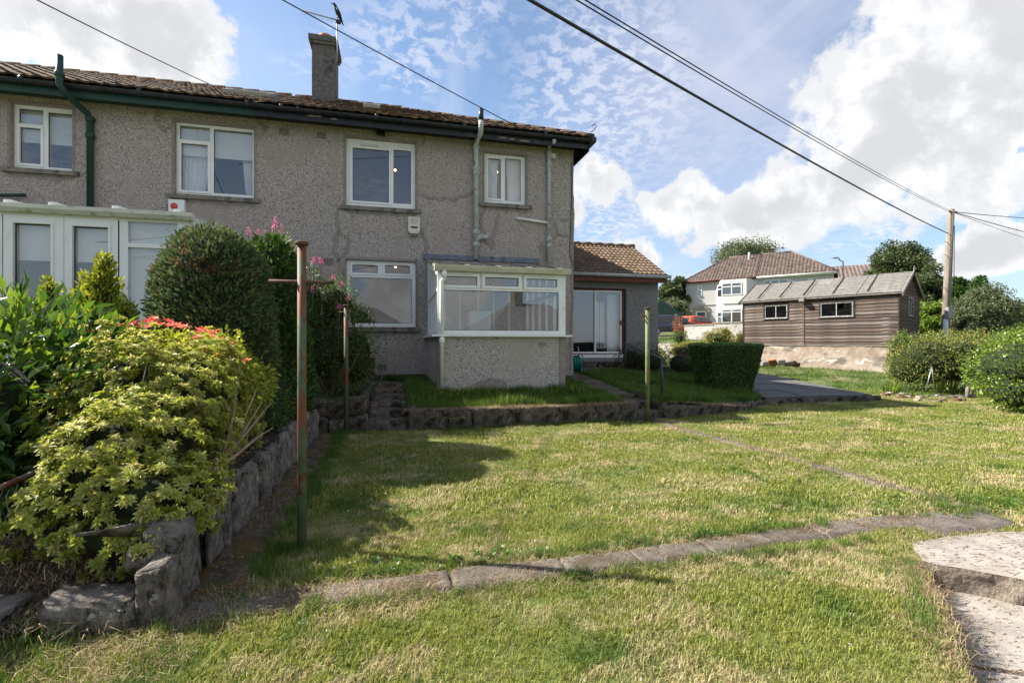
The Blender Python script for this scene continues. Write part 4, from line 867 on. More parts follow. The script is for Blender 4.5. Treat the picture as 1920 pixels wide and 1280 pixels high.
for lo, hi in ((-.17, -.0),): mb.add([(xx, Y, rn(Y) + z) for xx in (sx - .003, sx + .063) for Y, z in ((YN + .02, lo), (YW - .01, lo), (YW - .01, hi), (YN + .02, hi))], [(0, 1, 2, 3), (4, 5, 6, 7), (0, 1, 5, 4), (2, 3, 7, 6), (0, 3, 7, 4), (1, 2, 6, 5)])
mb.box(sx - .002, sx + .064, YN + .1, YW - .01, 1.3, 1.38); sw = mb.build('side_window', m_upvc, NC)
MB().add([(sx + .03, YN + .09, 1.3), (sx + .03, YW - .02, 1.3), (sx + .03, YW - .02, rn(YW) - .1), (sx + .03, YN + .09, rn(YN) - .1)], [(0, 1, 2, 3)]).build('pane', m_glass, sw)
mb = MB(); mb.box(f1[0] - .15, xR + .04, YN + .01, YN + .2, .2, zb); mb.box(sx, sx + .08, YN + .2, YW - .01, .2, 1.3); mb.build('dwarf_wall', m_harl, NC)
MB().box(xl, xR, YN + .2, YW - .01, .6, .7).build('floor', m_room, NC)
MB().box(xl, xR, YW - .14, YW - .11, .7, zt + .3).build('inner_wall', m_room, NC)
for a, b, w, h in ((161, 508, .11, .10), (160, 545, .12, .10)):
    q = onY(a, b, YW - .15); pf = MB().box(q.x - w, q.x + w, YW - .16, YW - .142, q.z - h, q.z + h).build('picture', M('wood_frame', [(.20, .10, .05), (.28, .15, .08)], 9, .5), NC)
    MB().box(q.x - w + .03, q.x + w - .03, YW - .165, YW - .161, q.z - h + .03, q.z + h - .03).build('print', M('blue_print', [(.03, .10, .14), (.20, .30, .30)], 18, .4), pf)
# ================================================================== EXTENSION
YE = 13.95; EX = thing('house_extension', 'single storey grey roughcast extension with tiled roof and white sliding patio doors', 'extension', (6.2, 16, .45))
x1 = 8.2; dr = (5.17, 6.97, .96, 2.93); 
mb = MB(); mb.wall(XR + .01, x1, .1, 3.3, YE, [(dr[0] - .03, dr[1] + .12, .83, dr[3] + .06)], th=.25); mb.quad((x1, YE, .1), (x1, YE + 4.2, .1), (x1, YE + 4.2, 3.3), (x1, YE, 3.3))
gp = MB; mb.add([(x1, YE, 3.3), (x1, YE + 4.2, 3.3), (x1, YE + 2.1, 4.55)], [(0, 1, 2)]); mb.build('wall', m_harl2, EX)
mb = MB(); mb.wall(dr[0] - .025, dr[1] + .115, .835, dr[3] + .055, YE + .10, [dr], th=.06); mb.build('door_surround', m_maroon, EX)
mid = 6.07
for a, b, yy in ((dr[0] + .002, mid + .03, .13), (mid - .02, dr[1] - .002, .11)):
    mb = MB(); mb.ring(a, b, dr[2] + .002, dr[3] - .002, YE + yy - (.02 if yy < .12 else 0), YE + yy + .018, .05); o = mb.build('sliding_door', m_upvc, EX)
    MB().quad((a + .045, YE + yy + .005, dr[2] + .04), (b - .045, YE + yy + .005, dr[2] + .04), (b - .045, YE + yy + .005, dr[3] - .04), (a + .045, YE + yy + .005, dr[3] - .04)).build('pane', m_glass_c, o)
MB().box(dr[1] - .05, dr[1] - .02, YE + .06, YE + .089, 1.85, 2.0).build('door_handle', m_black, EX)
MB().box(dr[0] - .02, dr[1] + .02, YE + .03, YE + .099, .80, .93).build('threshold_board', m_upvc, EX)
room(EX, dr[0], dr[1], dr[2] + .45, dr[3], YE, 3.2, .3)
for a in (6.25, 6.33, 6.42, 6.5): MB().box(a, a + .05, YE + .5, YE + .52, 1.1, 2.6).build('blind_strip', m_curtain, EX)
curtain(EX, 6.62, 6.95, .95, 2.85, YE + .4, 0, waves=4)
MB().box(5.2, 5.45, YE + .5, YE + .75, .9, 1.9).build('cupboard', m_upvc, EX)
EP = math.atan2(4.72 - 3.42, 2.26); e2 = (0, math.cos(EP), math.sin(EP)); n2_ = (0, -math.sin(EP), math.cos(EP)); SE = 2.30 / math.cos(EP)
mb = MB(); tiles(mb, (0, YE - .36, 3.40), (1, 0, 0), e2, n2_, SE, 0, 11, .16, lambda s: (XR + .02, 8.36), amp=.035, lip=.035, seed=9); o = mb.build('roof_tiles', m_tile2, EX); o['kind'] = 'stuff'
yr = YE - .36 + 2.3; zr = 3.40 + 2.3 * math.tan(EP)
mb = MB(); mb.quad((XR + .02, YE - .34, 3.38), (8.34, YE - .34, 3.38), (8.34, yr, zr - .03), (XR + .02, yr, zr - .03)); mb.quad((XR + .02, yr + 2.3, 3.38), (8.34, yr + 2.3, 3.38), (8.34, yr, zr - .03), (XR + .02, yr, zr - .03)); mb.build('roof_deck', m_tile2, EX)
x = XR + .03
while x < 8.2: MB().tube([(x, yr, zr), (x + .40, yr, zr + .012)], [.10, .115], 12).build('ridge_tile', m_tile2, EX); x += .42
MB().box(XR + .01, 8.34, YE - .30, YE - .27, 3.17, 3.34).build('fascia', m_maroon, EX); MB().box(XR + .01, 8.34, YE - .27, YE, 3.28, 3.30).build('soffit', m_maroon, EX)
m_gut = M('pale_grey_gutter', [(.30, .31, .32), (.40, .41, .42)], 6, .5)
MB().tube([(XR + .02, YE - .37, 3.36), (8.42, YE - .37, 3.36)], .055, 12).build('gutter', m_gut, EX)
for x in (4.7, 5.9, 7.2): MB().tube([(x, YE - .37, 3.36), (x + .07, YE - .37, 3.36)], .066, 12).build('gutter_joint', m_gut, EX)
# ================================================================== AERIAL AND BIRD
A = thing('tv_aerial', 'television aerial on a thin mast strapped to the chimney stack', 'aerial', (-1.56, 13.9, 9.4))
p = onY(632, 37, 13.86); mx, mz = p.x, p.z
MB().tube([(mx, 13.86, 8.9), (mx, 13.86, mz)], .017, 8).build('mast', m_metal, A)
q = onY(566, 20, 13.3); MB().tube([(mx + .02, 13.86, mz - .02), (q.x, 13.3, q.z)], .016, 8).build('boom', m_metal, A)
for k in range(16):
    f = .12 + .86 * k / 15; c = Vector((mx, 13.86, mz - .02)).lerp(Vector((q.x, 13.3, q.z)), f); MB().tube([c + Vector((0, -.02, -.11)), c + Vector((0, .02, .11))], .004, 5).build('element', m_metal, A)
MB().box(mx - .03, mx + .10, 13.82, 13.9, mz - .10, mz - .02).build('junction_box', m_black, A)
B = thing('bird', 'black crow perched on top of the television aerial', 'bird', (mx, 13.86, mz + .02))
m_crow = M('black_feathers', [(.012, .012, .016), (.03, .03, .035)], 20, .6)
m_beak = plain('black_beak', (.01, .01, .01))
hd = Vector((mx - .07, 13.80, mz + .37)); tl = Vector((mx + .13, 13.92, mz - .03))
MB().tube([hd + Vector((-.035, -.01, -.0)), hd, hd + Vector((.03, .01, -.04)), hd.lerp(tl, .35), hd.lerp(tl, .55), hd.lerp(tl, .78), tl, tl + Vector((.03, .02, -.06))], [.012, .035, .038, .062, .066, .04, .02, .012], 12).build('body', m_crow, B)
MB().tube([hd + Vector((-.03, -.01, .0)), hd + Vector((-.09, -.03, -.012))], [.014, .003], 8).build('beak', m_beak, B)
for s in (-.02, .02): MB().tube([(mx + .03, 13.86 + s, mz + .13), (mx + .005, 13.86 + s, mz + .02)], .006, 5).build('leg', m_beak, B)
for s in (-1, 1): MB().tube([hd.lerp(tl, .2) + Vector((.02, s * .04, 0)), hd.lerp(tl, .55) + Vector((.02, s * .055, 0)), hd.lerp(tl, 1.02) + Vector((.0, s * .02, 0))], [.02, .035, .008], 8).build('wing', m_crow, B)
# ================================================================== CLOTHES POLES, HANDRAIL, HOSE
def pole(px, py, t, h, r, mat, label, cross, hooks=2):
    q = atT(px, py, t); P = thing('clothes_pole', label, 'clothes pole', (q.x, q.y, 0), group='clothes poles on the drying green')
    MB().tube([(q.x, q.y, -.1), (q.x, q.y, h * .5), (q.x, q.y, h - .03)], r, 16).build('post', mat, P)
    MB().tube([(q.x, q.y, h - .022), (q.x, q.y, h - .018), (q.x, q.y, h), (q.x, q.y, h + .004)], [r * 1.0, r * 1.5, r * 1.5, r * 1.2], 16).build('cap', m_rusty, P)
    for z, l in cross: MB().tube([(q.x - l, q.y, h - z), (q.x + l, q.y, h - z)], .011, 8).build('hook', m_rusty, P)
pole(566, 1030, 3.03, 1.93, .027, m_rust, 'nearest rusty green clothes pole with a cross bar, standing beside the side path', ((.25, .19),))
pole(649, 815, 6.85, 1.83, .030, m_rust, 'thin rusty pole in front of the stone wall and mossy steps', ((.10, .10),))
pole(1214, 790, 7.95, 1.87, .036, m_rust2, 'yellowish green clothes pole at the foot of the concrete steps', ((.12, .13), (.20, .10)))
h = thing('handrail', 'bent black metal handrail beside the steps to the patio doors', 'handrail', (4.58, 7.64, .2))
a = atT(1172, 643, 12.7); b = atT(1216, 662, 9.9); c = atT(1238, 672, 8.8)
MB().tube([a, b, c, c + Vector((-.02, -.1, -.03)), Vector((4.6, 7.72, .86)), Vector((4.58, 7.66, .7)), Vector((4.58, 7.64, .1))], .025, 10).build('rail', M('worn_black_rail', [(.02, .02, .022), (.05, .05, .05)], 8, .4, over=[((.24, .17, .13), 3, .58, .66)]), h)
MB().tube([a + Vector((0, 0, .01)), (a.x, a.y, .35)], .021, 10).build('post', m_black, h)
h = thing('hose_reel', 'green garden hose wound on a reel behind the house corner', 'hose reel', (4.5, 12.2, .47)); q = atT(1080, 681, 12.4)
m_hose = M('green_hose', [(.0, .12, .085), (.0, .17, .12)], 6, .4)
for k in range(9):
    rr = .20 - .012 * (k % 3); xo = -.09 + .022 * k; MB().tube([(q.x + xo, q.y + rr * math.cos(i * .42) , q.z + rr * math.sin(i * .42)) for i in range(16)], .014, 8, smooth=True).build('hose_coil', m_hose, h)
for s in (-.12, .12):
    MB().tube([(q.x + s, q.y + .24 * math.cos(i * .2618), q.z + .24 * math.sin(i * .2618)) for i in range(25)], .012, 8).build('flange', m_hose, h)
    MB().tube([(q.x + s, q.y - .16, .5), (q.x + s, q.y, q.z), (q.x + s, q.y + .16, .5)], .014, 8).build('stand_leg', m_metal, h)
MB().tube([(q.x + .12, q.y, q.z + .05), (q.x + .02, q.y - .08, q.z + .44)], .009, 6).build('handle', m_metal, h)
# ================================================================== WIRE FENCE (left)
F = thing('wire_fence', 'sagging rusty chain link fence with pipe rails at the left edge of the bed', 'fence', (-2, 3, 0))
a = Vector((-1.98, 2.15, .50)); b = Vector((-1.98, 4.2, .62)); a2 = Vector((-1.93, 2.15, .07)); b2 = Vector((-1.96, 4.0, .16))
m_rail = M('peeling_rail', [(.16, .12, .10), (.30, .26, .24)], 14, .8, .4, 60, over=[((.20, .08, .05), 5, .52, .6)])
MB().tube([a, b], .017, 8).build('top_rail', m_rail, F); MB().tube([a2, b2], .015, 8).build('bottom_rail', m_rail, F)
MB().tube([a + Vector((0, .2, .04)), a2 + Vector((0, .2, -.2))], .02, 8).build('post', m_green, F); MB().tube([b + Vector((0, 0, .05)), (b.x, b.y, -.1)], .02, 8).build('post', m_green, F)
mb = MB(); n = 36; d = (b - a); hh = .45
for k in range(n):
    f0 = k / n; p0 = a.lerp(b, f0)
    for sgn in (1, -1):
        pts = []
        for i in range(8):
            f = f0 + sgn * i * .6 / n; g = i / 7
            if not 0 <= f <= 1: break
            p_ = a.lerp(b, f); p_ = p_ + Vector((.03 * math.sin(g * 3.1) + .008 * (-1) ** i + .02 * mn.noise(Vector((f * 9, g * 3, 0))), 0, -hh * g + .015 * mn.noise(Vector((f * 7, g * 4, 2))))); pts.append(p_)
        if len(pts) > 1: mb.tube(pts, .0016, 4, cap=False)
o = mb.build('wire_mesh', m_metal, F); o['kind'] = 'stuff'
# ================================================================== SHED
SA = Vector((15.1, 18.5)); SB = Vector((17.5, 13.5)); LS = (SB - SA).length; TH = math.atan2(SB.y - SA.y, SB.x - SA.x)
def wplank(name, base): return M(name, [tuple(x * .5 for x in base), base, tuple(min(1, x * 1.7) for x in base)], 5, .95, .8, 14, stretch=(.35, 3, 7), over=[((.15, .07, .035), 1.6, .62, .80), ((.30, .27, .25), 3.5, .60, .76, (.4, 2, 3))], bdist=.008)
m_pl = [wplank('weathered_plank_%s' % n, c) for n, c in (('brown', (.105, .078, .064)), ('grey', (.15, .125, .11)), ('dark', (.075, .056, .048)))]
m_felt = M('roofing_felt', [(.11, .106, .10), (.18, .172, .16)], 8, .95, .4, 120, over=[((.23, .22, .205), 1.8, .55, .8), ((.10, .09, .07), 5, .6, .75)], bdist=.003)
m_batten = M('dark_timber', [(.025, .02, .017), (.06, .045, .036)], 12, .85, .4, 30)
m_barge = M('bleached_timber', [(.16, .13, .12), (.28, .24, .22)], 10, .85, .4, 30)
SH = thing('timber_shed', 'long weathered timber shed with grey felt roof standing on a concrete base wall', 'shed', (SA.x, SA.y, 1.20), TH)
DS = 2.9; hE = 1.92; hR = 2.74
def Z0(u): return .0
wins = [(.92, 1.83, 1.12, 1.68), (3.05, 4.15, 1.10, 1.66)]
NP = 15; ph = hE / NP; seam = 2.46
for r in range(NP):
    z = r * ph; segs = [(0.03, seam - .02), (seam + .02, LS - .03)]
    for (a, b) in segs:
        cuts = [(a, b)]
        for w in wins:
            if z + ph * .8 > w[2] - .04 and z + ph * .2 < w[3] + .04:
                nc = []
                for (p, q) in cuts:
                    if w[0] - .05 > p and w[1] + .05 < q: nc += [(p, w[0] - .05), (w[1] + .05, q)]
                    else: nc.append((p, q))
                cuts = nc
        for (p, q) in cuts:
            j = rng.uniform(-.003, .003)
            o = MB().prism([(-.034 + j, z + .002), (0, z + .002), (0, z + ph + .008), (-.012 + j, z + ph + .006)], 'x', p, q).build('plank', m_pl[int(rng.choice([0, 1, 0, 1, 2]))], SH)
for r in range(NP + 6):
    z = r * ph
    f = 1 if z < hE else max(0, 1 - (z + ph * .5 - hE) / (hR - hE)); y0, y1 = DS / 2 - DS / 2 * f, DS / 2 + DS / 2 * f
    if y1 - y0 < .15: continue
    gw = (1.15, 1.75, 1.12, 1.75); segs = [(y0 + .02, y1 - .02)]
    if z + ph > gw[2] - .04 and z < gw[3]: segs = [(y0 + .02, gw[0] - .04), (gw[1] + .04, y1 - .02)]
    for p, q in segs:
        zz = min(z + ph + .006, hR - .05); MB().add([(LS + x, y, k) for y in (p, q) for x, k in ((.034, z + .002), (0, z + .002), (0, zz), (.012, zz))], [(0, 1, 2, 3), (4, 5, 6, 7), (0, 1, 5, 4), (1, 2, 6, 5), (2, 3, 7, 6), (3, 0, 4, 7)]).build('plank', m_pl[int(rng.choice([0, 2, 2]))], SH)
mb = MB(); mb.box(0, LS, .01, .03, 0, hE, None) if False else None
mb.wall(0, LS, 0, hE, .006, [(w[0], w[1], w[2], w[3]) for w in wins], th=.05); mb.quad((LS - .004, 0, 0), (LS - .004, 1.15, 0), (LS - .004, 1.15, hE), (LS - .004, 0, hE)); mb.quad((LS - .004, 1.75, 0), (LS - .004, DS, 0), (LS - .004, DS, hE), (LS - .004, 1.75, hE)); mb.quad((LS - .004, 1.15, 0), (LS - .004, 1.75, 0), (LS - .004, 1.75, 1.12), (LS - .004, 1.15, 1.12))
mb.add([(LS - .004, 0, hE), (LS - .004, DS, hE), (LS - .004, DS / 2, hR)], [(0, 1, 2)]); mb.quad((0, 0, 0), (0, DS, 0), (0, DS, hE), (0, 0, hE)); mb.add([(0, 0, hE), (0, DS, hE), (0, DS / 2, hR)], [(0, 1, 2)]); mb.quad((0, DS, 0), (LS, DS, 0), (LS, DS, hE), (0, DS, hE)); mb.quad((0, 0, 0), (LS, 0, 0), (LS, DS, 0), (0, DS, 0)); mb.build('lining', m_batten, SH)
MB().box(seam - .018, seam + .018, -.042, .0, 0, hE - .02).build('cover_strip', M('red_brown_strip', [(.10, .05, .035), (.17, .09, .06)], 6, .9), SH)
for x in (-.01, LS - .02): MB().box(x, x + .035, -.045, .0, 0, hE).build('corner_post', m_batten, SH)
m_shframe = M('chipped_white_frame', [(.28, .28, .27), (.40, .40, .39)], 5, .6, over=[((.05, .05, .05), 12, .54, .62)])
for w in wins:
    mb = MB(); mb.ring(w[0] - .05, w[1] + .05, w[2] - .05, w[3] + .05, -.045, .0, .05); o = mb.build('window_surround', m_batten, SH)
    mb = MB(); mb.ring(w[0] + .002, w[1] - .002, w[2] + .002, w[3] - .002, -.03, .0, .035); m_ = (w[0] + w[1]) / 2; mb.box(m_ - .016, m_ + .016, -.028, -.002, w[2] + .037, w[3] - .037); o = mb.build('window', m_shframe, SH)
    for a, b in ((w[0] + .036, m_ - .015), (m_ + .015, w[1] - .036)): MB().quad((a, -.012, w[2] + .036), (b, -.012, w[2] + .036), (b, -.012, w[3] - .036), (a, -.012, w[3] - .036)).build('pane', m_glass, o)
    MB().box(w[0] - .03, w[1] + .03, -.07, -.046, w[2] - .02, w[2] + .008).build('sill', m_shframe, SH)
    mb = MB(); mb.box(w[0] + .12, m_ + .05, .5, .6, w[2] + .20, w[2] + .24); mb.box(w[0] + .25, w[0] + .31, .5, .56, w[2] - .1, w[2] + .2); mb.box(m_ + .1, w[1] - .1, .45, .6, w[2] + .26, w[2] + .29); mb.build('shelf', M('shelf_wood', [(.22, .10, .06), (.30, .16, .10)], 5, .7), SH)
# gable window
mb = MB(); gx = LS + .02
for a, b, c, d in ((1.11, 1.15, 1.08, 1.79), (1.75, 1.79, 1.08, 1.79), (1.15, 1.75, 1.08, 1.12), (1.15, 1.75, 1.75, 1.79), (1.44, 1.47, 1.12, 1.75)): mb.box(gx, gx + .03, a, b, c, d)
o = mb.build('gable_window', m_shframe, SH); MB().quad((gx + .01, 1.15, 1.12), (gx + .01, 1.75, 1.12), (gx + .01, 1.75, 1.75), (gx + .01, 1.15, 1.75)).build('pane', m_glass, o)
# roof
sl = math.hypot(DS / 2 + .14, (hR - hE) * (1 + .14 / (DS / 2))); tp = (hR - hE) / (DS / 2)
def roofz(y): return hR + .03 - abs(y - DS / 2) * tp
nseg = 26
for sgn in (0, 1):
    V = []; F = []; ys = (-.14, .3, .7, 1.1, DS / 2) if sgn == 0 else (DS / 2, 1.9, 2.3, 2.7, DS + .14)
    for i in range(nseg + 1):
        x = -.12 + (LS + .24) * i / nseg
        for y in ys: V.append((x, y, roofz(y) + .012 * mn.noise(Vector((x * 2.2, y * 2, 1)))))
    n = len(ys)
    for i in range(nseg):
        for j in range(n - 1): F.append((i * n + j, (i + 1) * n + j, (i + 1) * n + j + 1, i * n + j + 1))
    V += [(v[0], v[1], v[2] - .03) for v in V]; m_ = len(V) // 2; F += [tuple(k + m_ for k in f) for f in F]
    if sgn == 0: F += [(i * n, (i + 1) * n, (i + 1) * n + m_, i * n + m_) for i in range(nseg)]
    MB().add(V, F).build('felt_sheet', m_felt, SH)
for x in (.55, 1.45, 2.36, 3.42, 4.55):
    mb = MB(); mb.add([(x + dx + (.0 if y > .5 else .0), y, roofz(y) + dz) for dz in (.008, .035) for dx, y in ((0, .10), (.035, .10), (.035, DS / 2 - .04), (0, DS / 2 - .04))], [(0, 1, 2, 3), (4, 5, 6, 7), (0, 1, 5, 4), (1, 2, 6, 5), (2, 3, 7, 6), (3, 0, 4, 7)]); mb.build('roof_batten', m_batten, SH)
for x in (.62, 1.52, 2.44, 4.2):
    mb = MB(); mb.add([(x + dx, y, roofz(y) + .010 + dz) for dz in (0, .008) for dx, y in ((0, -.14), (.06, -.14), (.06, DS / 2), (0, DS / 2))], [(4, 5, 6, 7), (0, 1, 5, 4), (1, 2, 6, 5), (3, 0, 4, 7)]); mb.build('felt_lap', m_felt, SH)
for x in (-.14, LS + .12):
    for s in (0, 1):
        y0, y1 = (-.17, DS / 2) if s == 0 else (DS / 2, DS + .17)
        mb = MB(); mb.add([(x + dx, y, roofz(y) + dz) for dx in (0, .022) for y, dz in ((y0, -.10), (y1, -.10), (y1, .03), (y0, .03))], [(0, 1, 2, 3), (4, 5, 6, 7), (0, 1, 5, 4), (1, 2, 6, 5), (2, 3, 7, 6), (3, 0, 4, 7)]); mb.build('bargeboard', m_barge if x > 0 else m_batten, SH)
MB().tube([(LS + .13, DS / 2, hR - .1), (LS + .13, DS / 2, hR + .10), (LS + .13, DS / 2, hR + .24)], [.03, .025, .008], 6).build('finial', m_barge, SH)
MB().box(-.1, LS + .1, -.12, -.10, hE - .06, hE + .0).build('eaves_board', m_batten, SH)
mb = MB(); mb.prism([(-.30, 1.76), (-.14, 1.70), (-.10, 1.80), (-.14, 1.90), (-.28, 1.88)], 'x', 2.36, 2.54); mb.box(2.43, 2.47, -.14, -.03, 1.76, 1.82); mb.build('flood_light', M('grey_lamp_body', [(.12, .12, .11), (.2, .2, .18)], 6, .5), SH)
# base wall of the shed
BW = thing('base_wall', 'patched pinkish concrete retaining wall carrying the long timber shed', 'retaining wall', (SA.x, SA.y, 0), TH)
m_base = M('patched_concrete', [(.26, .20, .16), (.36, .29, .235), (.42, .35, .30)], 2.5, .95, .8, 30, over=[((.16, .14, .115), 1.3, .50, .68, (1, 1, 2.2)), ((.62, .59, .54), 2.6, .60, .66, (.6, 1, 1.6)), ((.14, .12, .095), 20, .62, .7)], bdist=.012)
n = 60; V = []; F = []
for i in range(n + 1):
    x = -.5 + (LS + .65) * i / n
    for j in range(9): z = -.1 + 1.28 * j / 8; V.append((x, -.10 + .018 * mn.noise(Vector((x * 2, z * 2, 0))) + .01 * mn.noise(Vector((x * 8, z * 8, 0))), z))
for i in range(n):
    for j in range(8): F.append((i * 9 + j, (i + 1) * 9 + j, (i + 1) * 9 + j + 1, i * 9 + j + 1))
k = len(V); V += [(-.5, .3, 1.18), (LS + .15, .3, 1.18), (LS + .15, .3, -.1)]; F += [(8, n * 9 + 8, k + 1, k), (n * 9, n * 9 + 8, k + 1, k + 2)] if False else [(8, n * 9 + 8, k + 1, k)]
MB().add(V, F).build('wall_face', m_base, BW)
MB().box(-.5, LS + .12, -.08, 3.1, -.2, 1.175).build('wall_core', m_base, BW); MB().box(-.55, LS + .14, -.13, .04, 1.172, 1.20).build('coping', m_barge if False else m_slab, BW)
P = thing('leaning_pole', 'pale pole leaning against the right end of the shed base wall', 'pole', (17.2, 13.3, .2)); MB().tube([atT(1668, 702, 16.6), atT(1680, 645, 16.75), atT(1683, 636, 16.8)], .022, 8).build('pole', m_barge, P); MB().tube([atT(1680, 645, 16.75), atT(1683, 632, 16.8)], .03, 8).build('pole_head', m_black, P)
# pot and stones by the base wall
q = atT(1449, 681, 17.5); T = thing('plant_pot', 'small terracotta plant pot among stones in front of the shed base wall', 'plant pot', (q.x, q.y, q.z - .1))
mb = MB(); lathe(mb, (q.x, q.y, q.z - .11), [(0, 0), (.10, 0), (.14, .20), (.165, .20), (.165, .26), (.145, .26), (.13, .2), (0, .2)]); mb.build('pot', m_terra, T)
for i, (px, py, s, mt, lb) in enumerate(((1433, 682, .22, m_slab, 'flat white stone left of the terracotta pot'), (1462, 679, .26, m_slab, 'tilted white stone right of the terracotta pot'), (1478, 682, .22, m_rock, 'pinkish grey stone beside the tilted white stone'), (1486, 680, .2, m_rock, 'rounded stone at the edge of the rubble row'), (1492, 684, .2, m_brick, 'broken red brick at the end of the rubble row'))):
    q = atT(px, py, 17.3 + .1 * i); o = link('garden_stone', rock_mesh('garden_stone', (s * 1.2, s * .9, s * .8), 200 + i, mt, 3), q); tag(o, lb, 'stone', 'loose stones before the shed wall')
# ================================================================== WHITE HOUSE
def box_window(parent, rects, y, mat=m_upvc): pass
A = Vector((33.4, 50.6)); Bv = Vector((43.1, 39.8)); LW = (Bv - A).length; TW = math.atan2(Bv.y - A.y, Bv.x - A.x)
gW = 3.0; m_wh = M('white_roughcast', [(.42, .405, .40), (.52, .505, .50)], 30, .9, .3, 60, over=[((.36, .345, .34), 1.5, .55, .8)])
m_wh2 = M('bright_white_paint', [(.56, .55, .55), (.64, .63, .63)], 30, .9)
m_rt = M('far_roof_tile', [(.065, .05, .042), (.115, .088, .074), (.155, .122, .102)], 2.2, .95, .4, 20, over=[((.19, .09, .055), .6, .58, .78)])
m_rt2 = M('grey_brown_roof_tile', [(.13, .10, .09), (.22, .175, .16)], 2.2, .95, .4, 20)
m_glfar = glassmat('far_window_glass', (.30, .32, .34), 1.3)
WH = thing('white_house', 'white two storey house half with maroon eaves, stone door surround and two stacked bay windows', 'house', (A.x, A.y, gW), TW)
hw = 5.35
mb = MB(); mb.quad((0, 0, -1), (LW * .52, 0, -1), (LW * .52, 0, hw), (0, 0, hw)); mb.quad((0, 0, -1), (0, 8, -1), (0, 8, hw), (0, 0, hw)); mb.quad((0, 8, -1), (LW * .52, 8, -1), (LW * .52, 8, hw), (0, 8, hw)); mb.build('wall', m_wh, WH)
W2h = thing('white_house', 'right half of the white house pair, white eaves, mostly hidden behind the shed roof', 'house', (A.x, A.y, gW), TW)
mb = MB(); mb.quad((LW * .52, 0, -1), (LW, 0, -1), (LW, 0, hw), (LW * .52, 0, hw)); mb.quad((LW, 0, -1), (LW, 8, -1), (LW, 8, hw), (LW, 0, hw)); mb.quad((LW * .52, 8, -1), (LW, 8, -1), (LW, 8, hw), (LW * .52, 8, hw)); mb.build('wall', m_wh, W2h)
def sun_uv(px, py, X0=0.):
    """point of the far front wall seen at a photo position, in the house's own frame"""
    a = (px - 960) / FPX; d = Vector((SY + a * CY, CY - a * SY)); n = Vector((-math.sin(TW), math.cos(TW))); t = (A.dot(n) + X0) / d.dot(n); w = d * t
    return (w - A).dot(Vector((math.cos(TW), math.sin(TW)))), EYE + t * (642 - py) / FPX - gW
def farwin(parent, r, y=0., splits=(), tr=None, X0=0.):
    u0, z1 = sun_uv(r[0], r[2], X0); u1, z0 = sun_uv(r[1], r[3], X0)
    mb = MB(); mb.ring(u0, u1, z0, z1, y - .05, y - .002, .09)
    for s in splits: x = u0 + (u1 - u0) * s; mb.box(x - .05, x + .05, y - .045, y - .004, z0 + .09, z1 - .09)
    if tr: z = z0 + (z1 - z0) * tr; mb.box(u0 + .09, u1 - .09, y - .048, y - .003, z - .05, z + .05)
    o = mb.build('window', m_upvc, parent); MB().quad((u0 + .08, y - .012, z0 + .08), (u1 - .08, y - .012, z0 + .08), (u1 - .08, y - .012, z1 - .08), (u0 + .08, y - .012, z1 - .08)).build('pane', m_glfar, o)
    return u0, u1, z0, z1
farwin(WH, (1308, 1316, 536, 556), tr=.62)
# two storey bay
bu0 = sun_uv(1343, 600)[0]; bu1 = sun_uv(1400, 600)[0] + 1.; bd = -.75
mb = MB(); poly = [(bu0, .0), (bu0 + .9, bd), (bu1 - .9, bd), (bu1, .0)]
mb.prism(poly, 'z', -1, hw - .05); mb.build('bay', m_wh2, WH)
def baywin(px0, px1, py0, py1, splits, tr):
    return farwin(WH, (px0, px1, py0, py1), bd, splits, tr, bd)
baywin(1353, 1391, 531, 552, (.5,), .68); baywin(1353, 1391, 580, 604, (.5,), .78)
import itertools
for z0_, z1_ in ((hw - 1.95, hw - .62), (.0, 1.75)):                    # narrow side lights of the bay
    p0 = Vector((bu0, 0, 0)); p1 = Vector((bu0 + .9, bd, 0)); d = (p1 - p0); L_ = d.length; Mx = Matrix.Translation(p0) @ Matrix.Rotation(math.atan2(d.y, d.x), 4, 'Z')
    mb = MB(); mb.ring(.22, L_ - .06, z0_, z1_, -.05, -.003, .07); mb.box(.29, L_ - .13, -.045, -.004, z0_ + (z1_ - z0_) * .66, z0_ + (z1_ - z0_) * .66 + .08); mb.v = [tuple(Mx @ Vector(v)) for v in mb.v]; o = mb.build('window', m_upvc, WH)
    g = MB(); g.quad((.28, -.012, z0_ + .06), (L_ - .12, -.012, z0_ + .06), (L_ - .12, -.012, z1_ - .06), (.28, -.012, z1_ - .06)); g.v = [tuple(Mx @ Vector(v)) for v in g.v]; g.build('pane', m_glfar, o)
MB().box(0, bu0 - .02, -.08, -.003, 2.62, 2.72).build('string_course', m_wh, WH)
mb = MB(); mb.prism([(a, b - .07 if b < 0 else b) for a, b in poly], 'z', 2.60, 2.70); mb.build('string_course', m_wh, WH)
u0, z1 = sun_uv(1304.5, 583); u1, z0 = sun_uv(1325, 612)
du0, dz1 = sun_uv(1298, 577); du1, _ = sun_uv(1330, 612)
m_stonefar = M('tan_stone_surround', [(.28, .23, .17), (.36, .30, .23)], 8, .9)
mb = MB(); mb.box(du0, u0, -.12, -.003, -1, dz1); mb.box(u1, du1, -.12, -.003, -1, dz1); mb.box(u0, u1, -.12, -.003, z1, dz1); mb.box((u0 + u1) / 2 - .2, (u0 + u1) / 2 + .2, -.16, -.121, z1 + .05, dz1 + .12); ds = mb.build('door_surround', m_stonefar, WH)
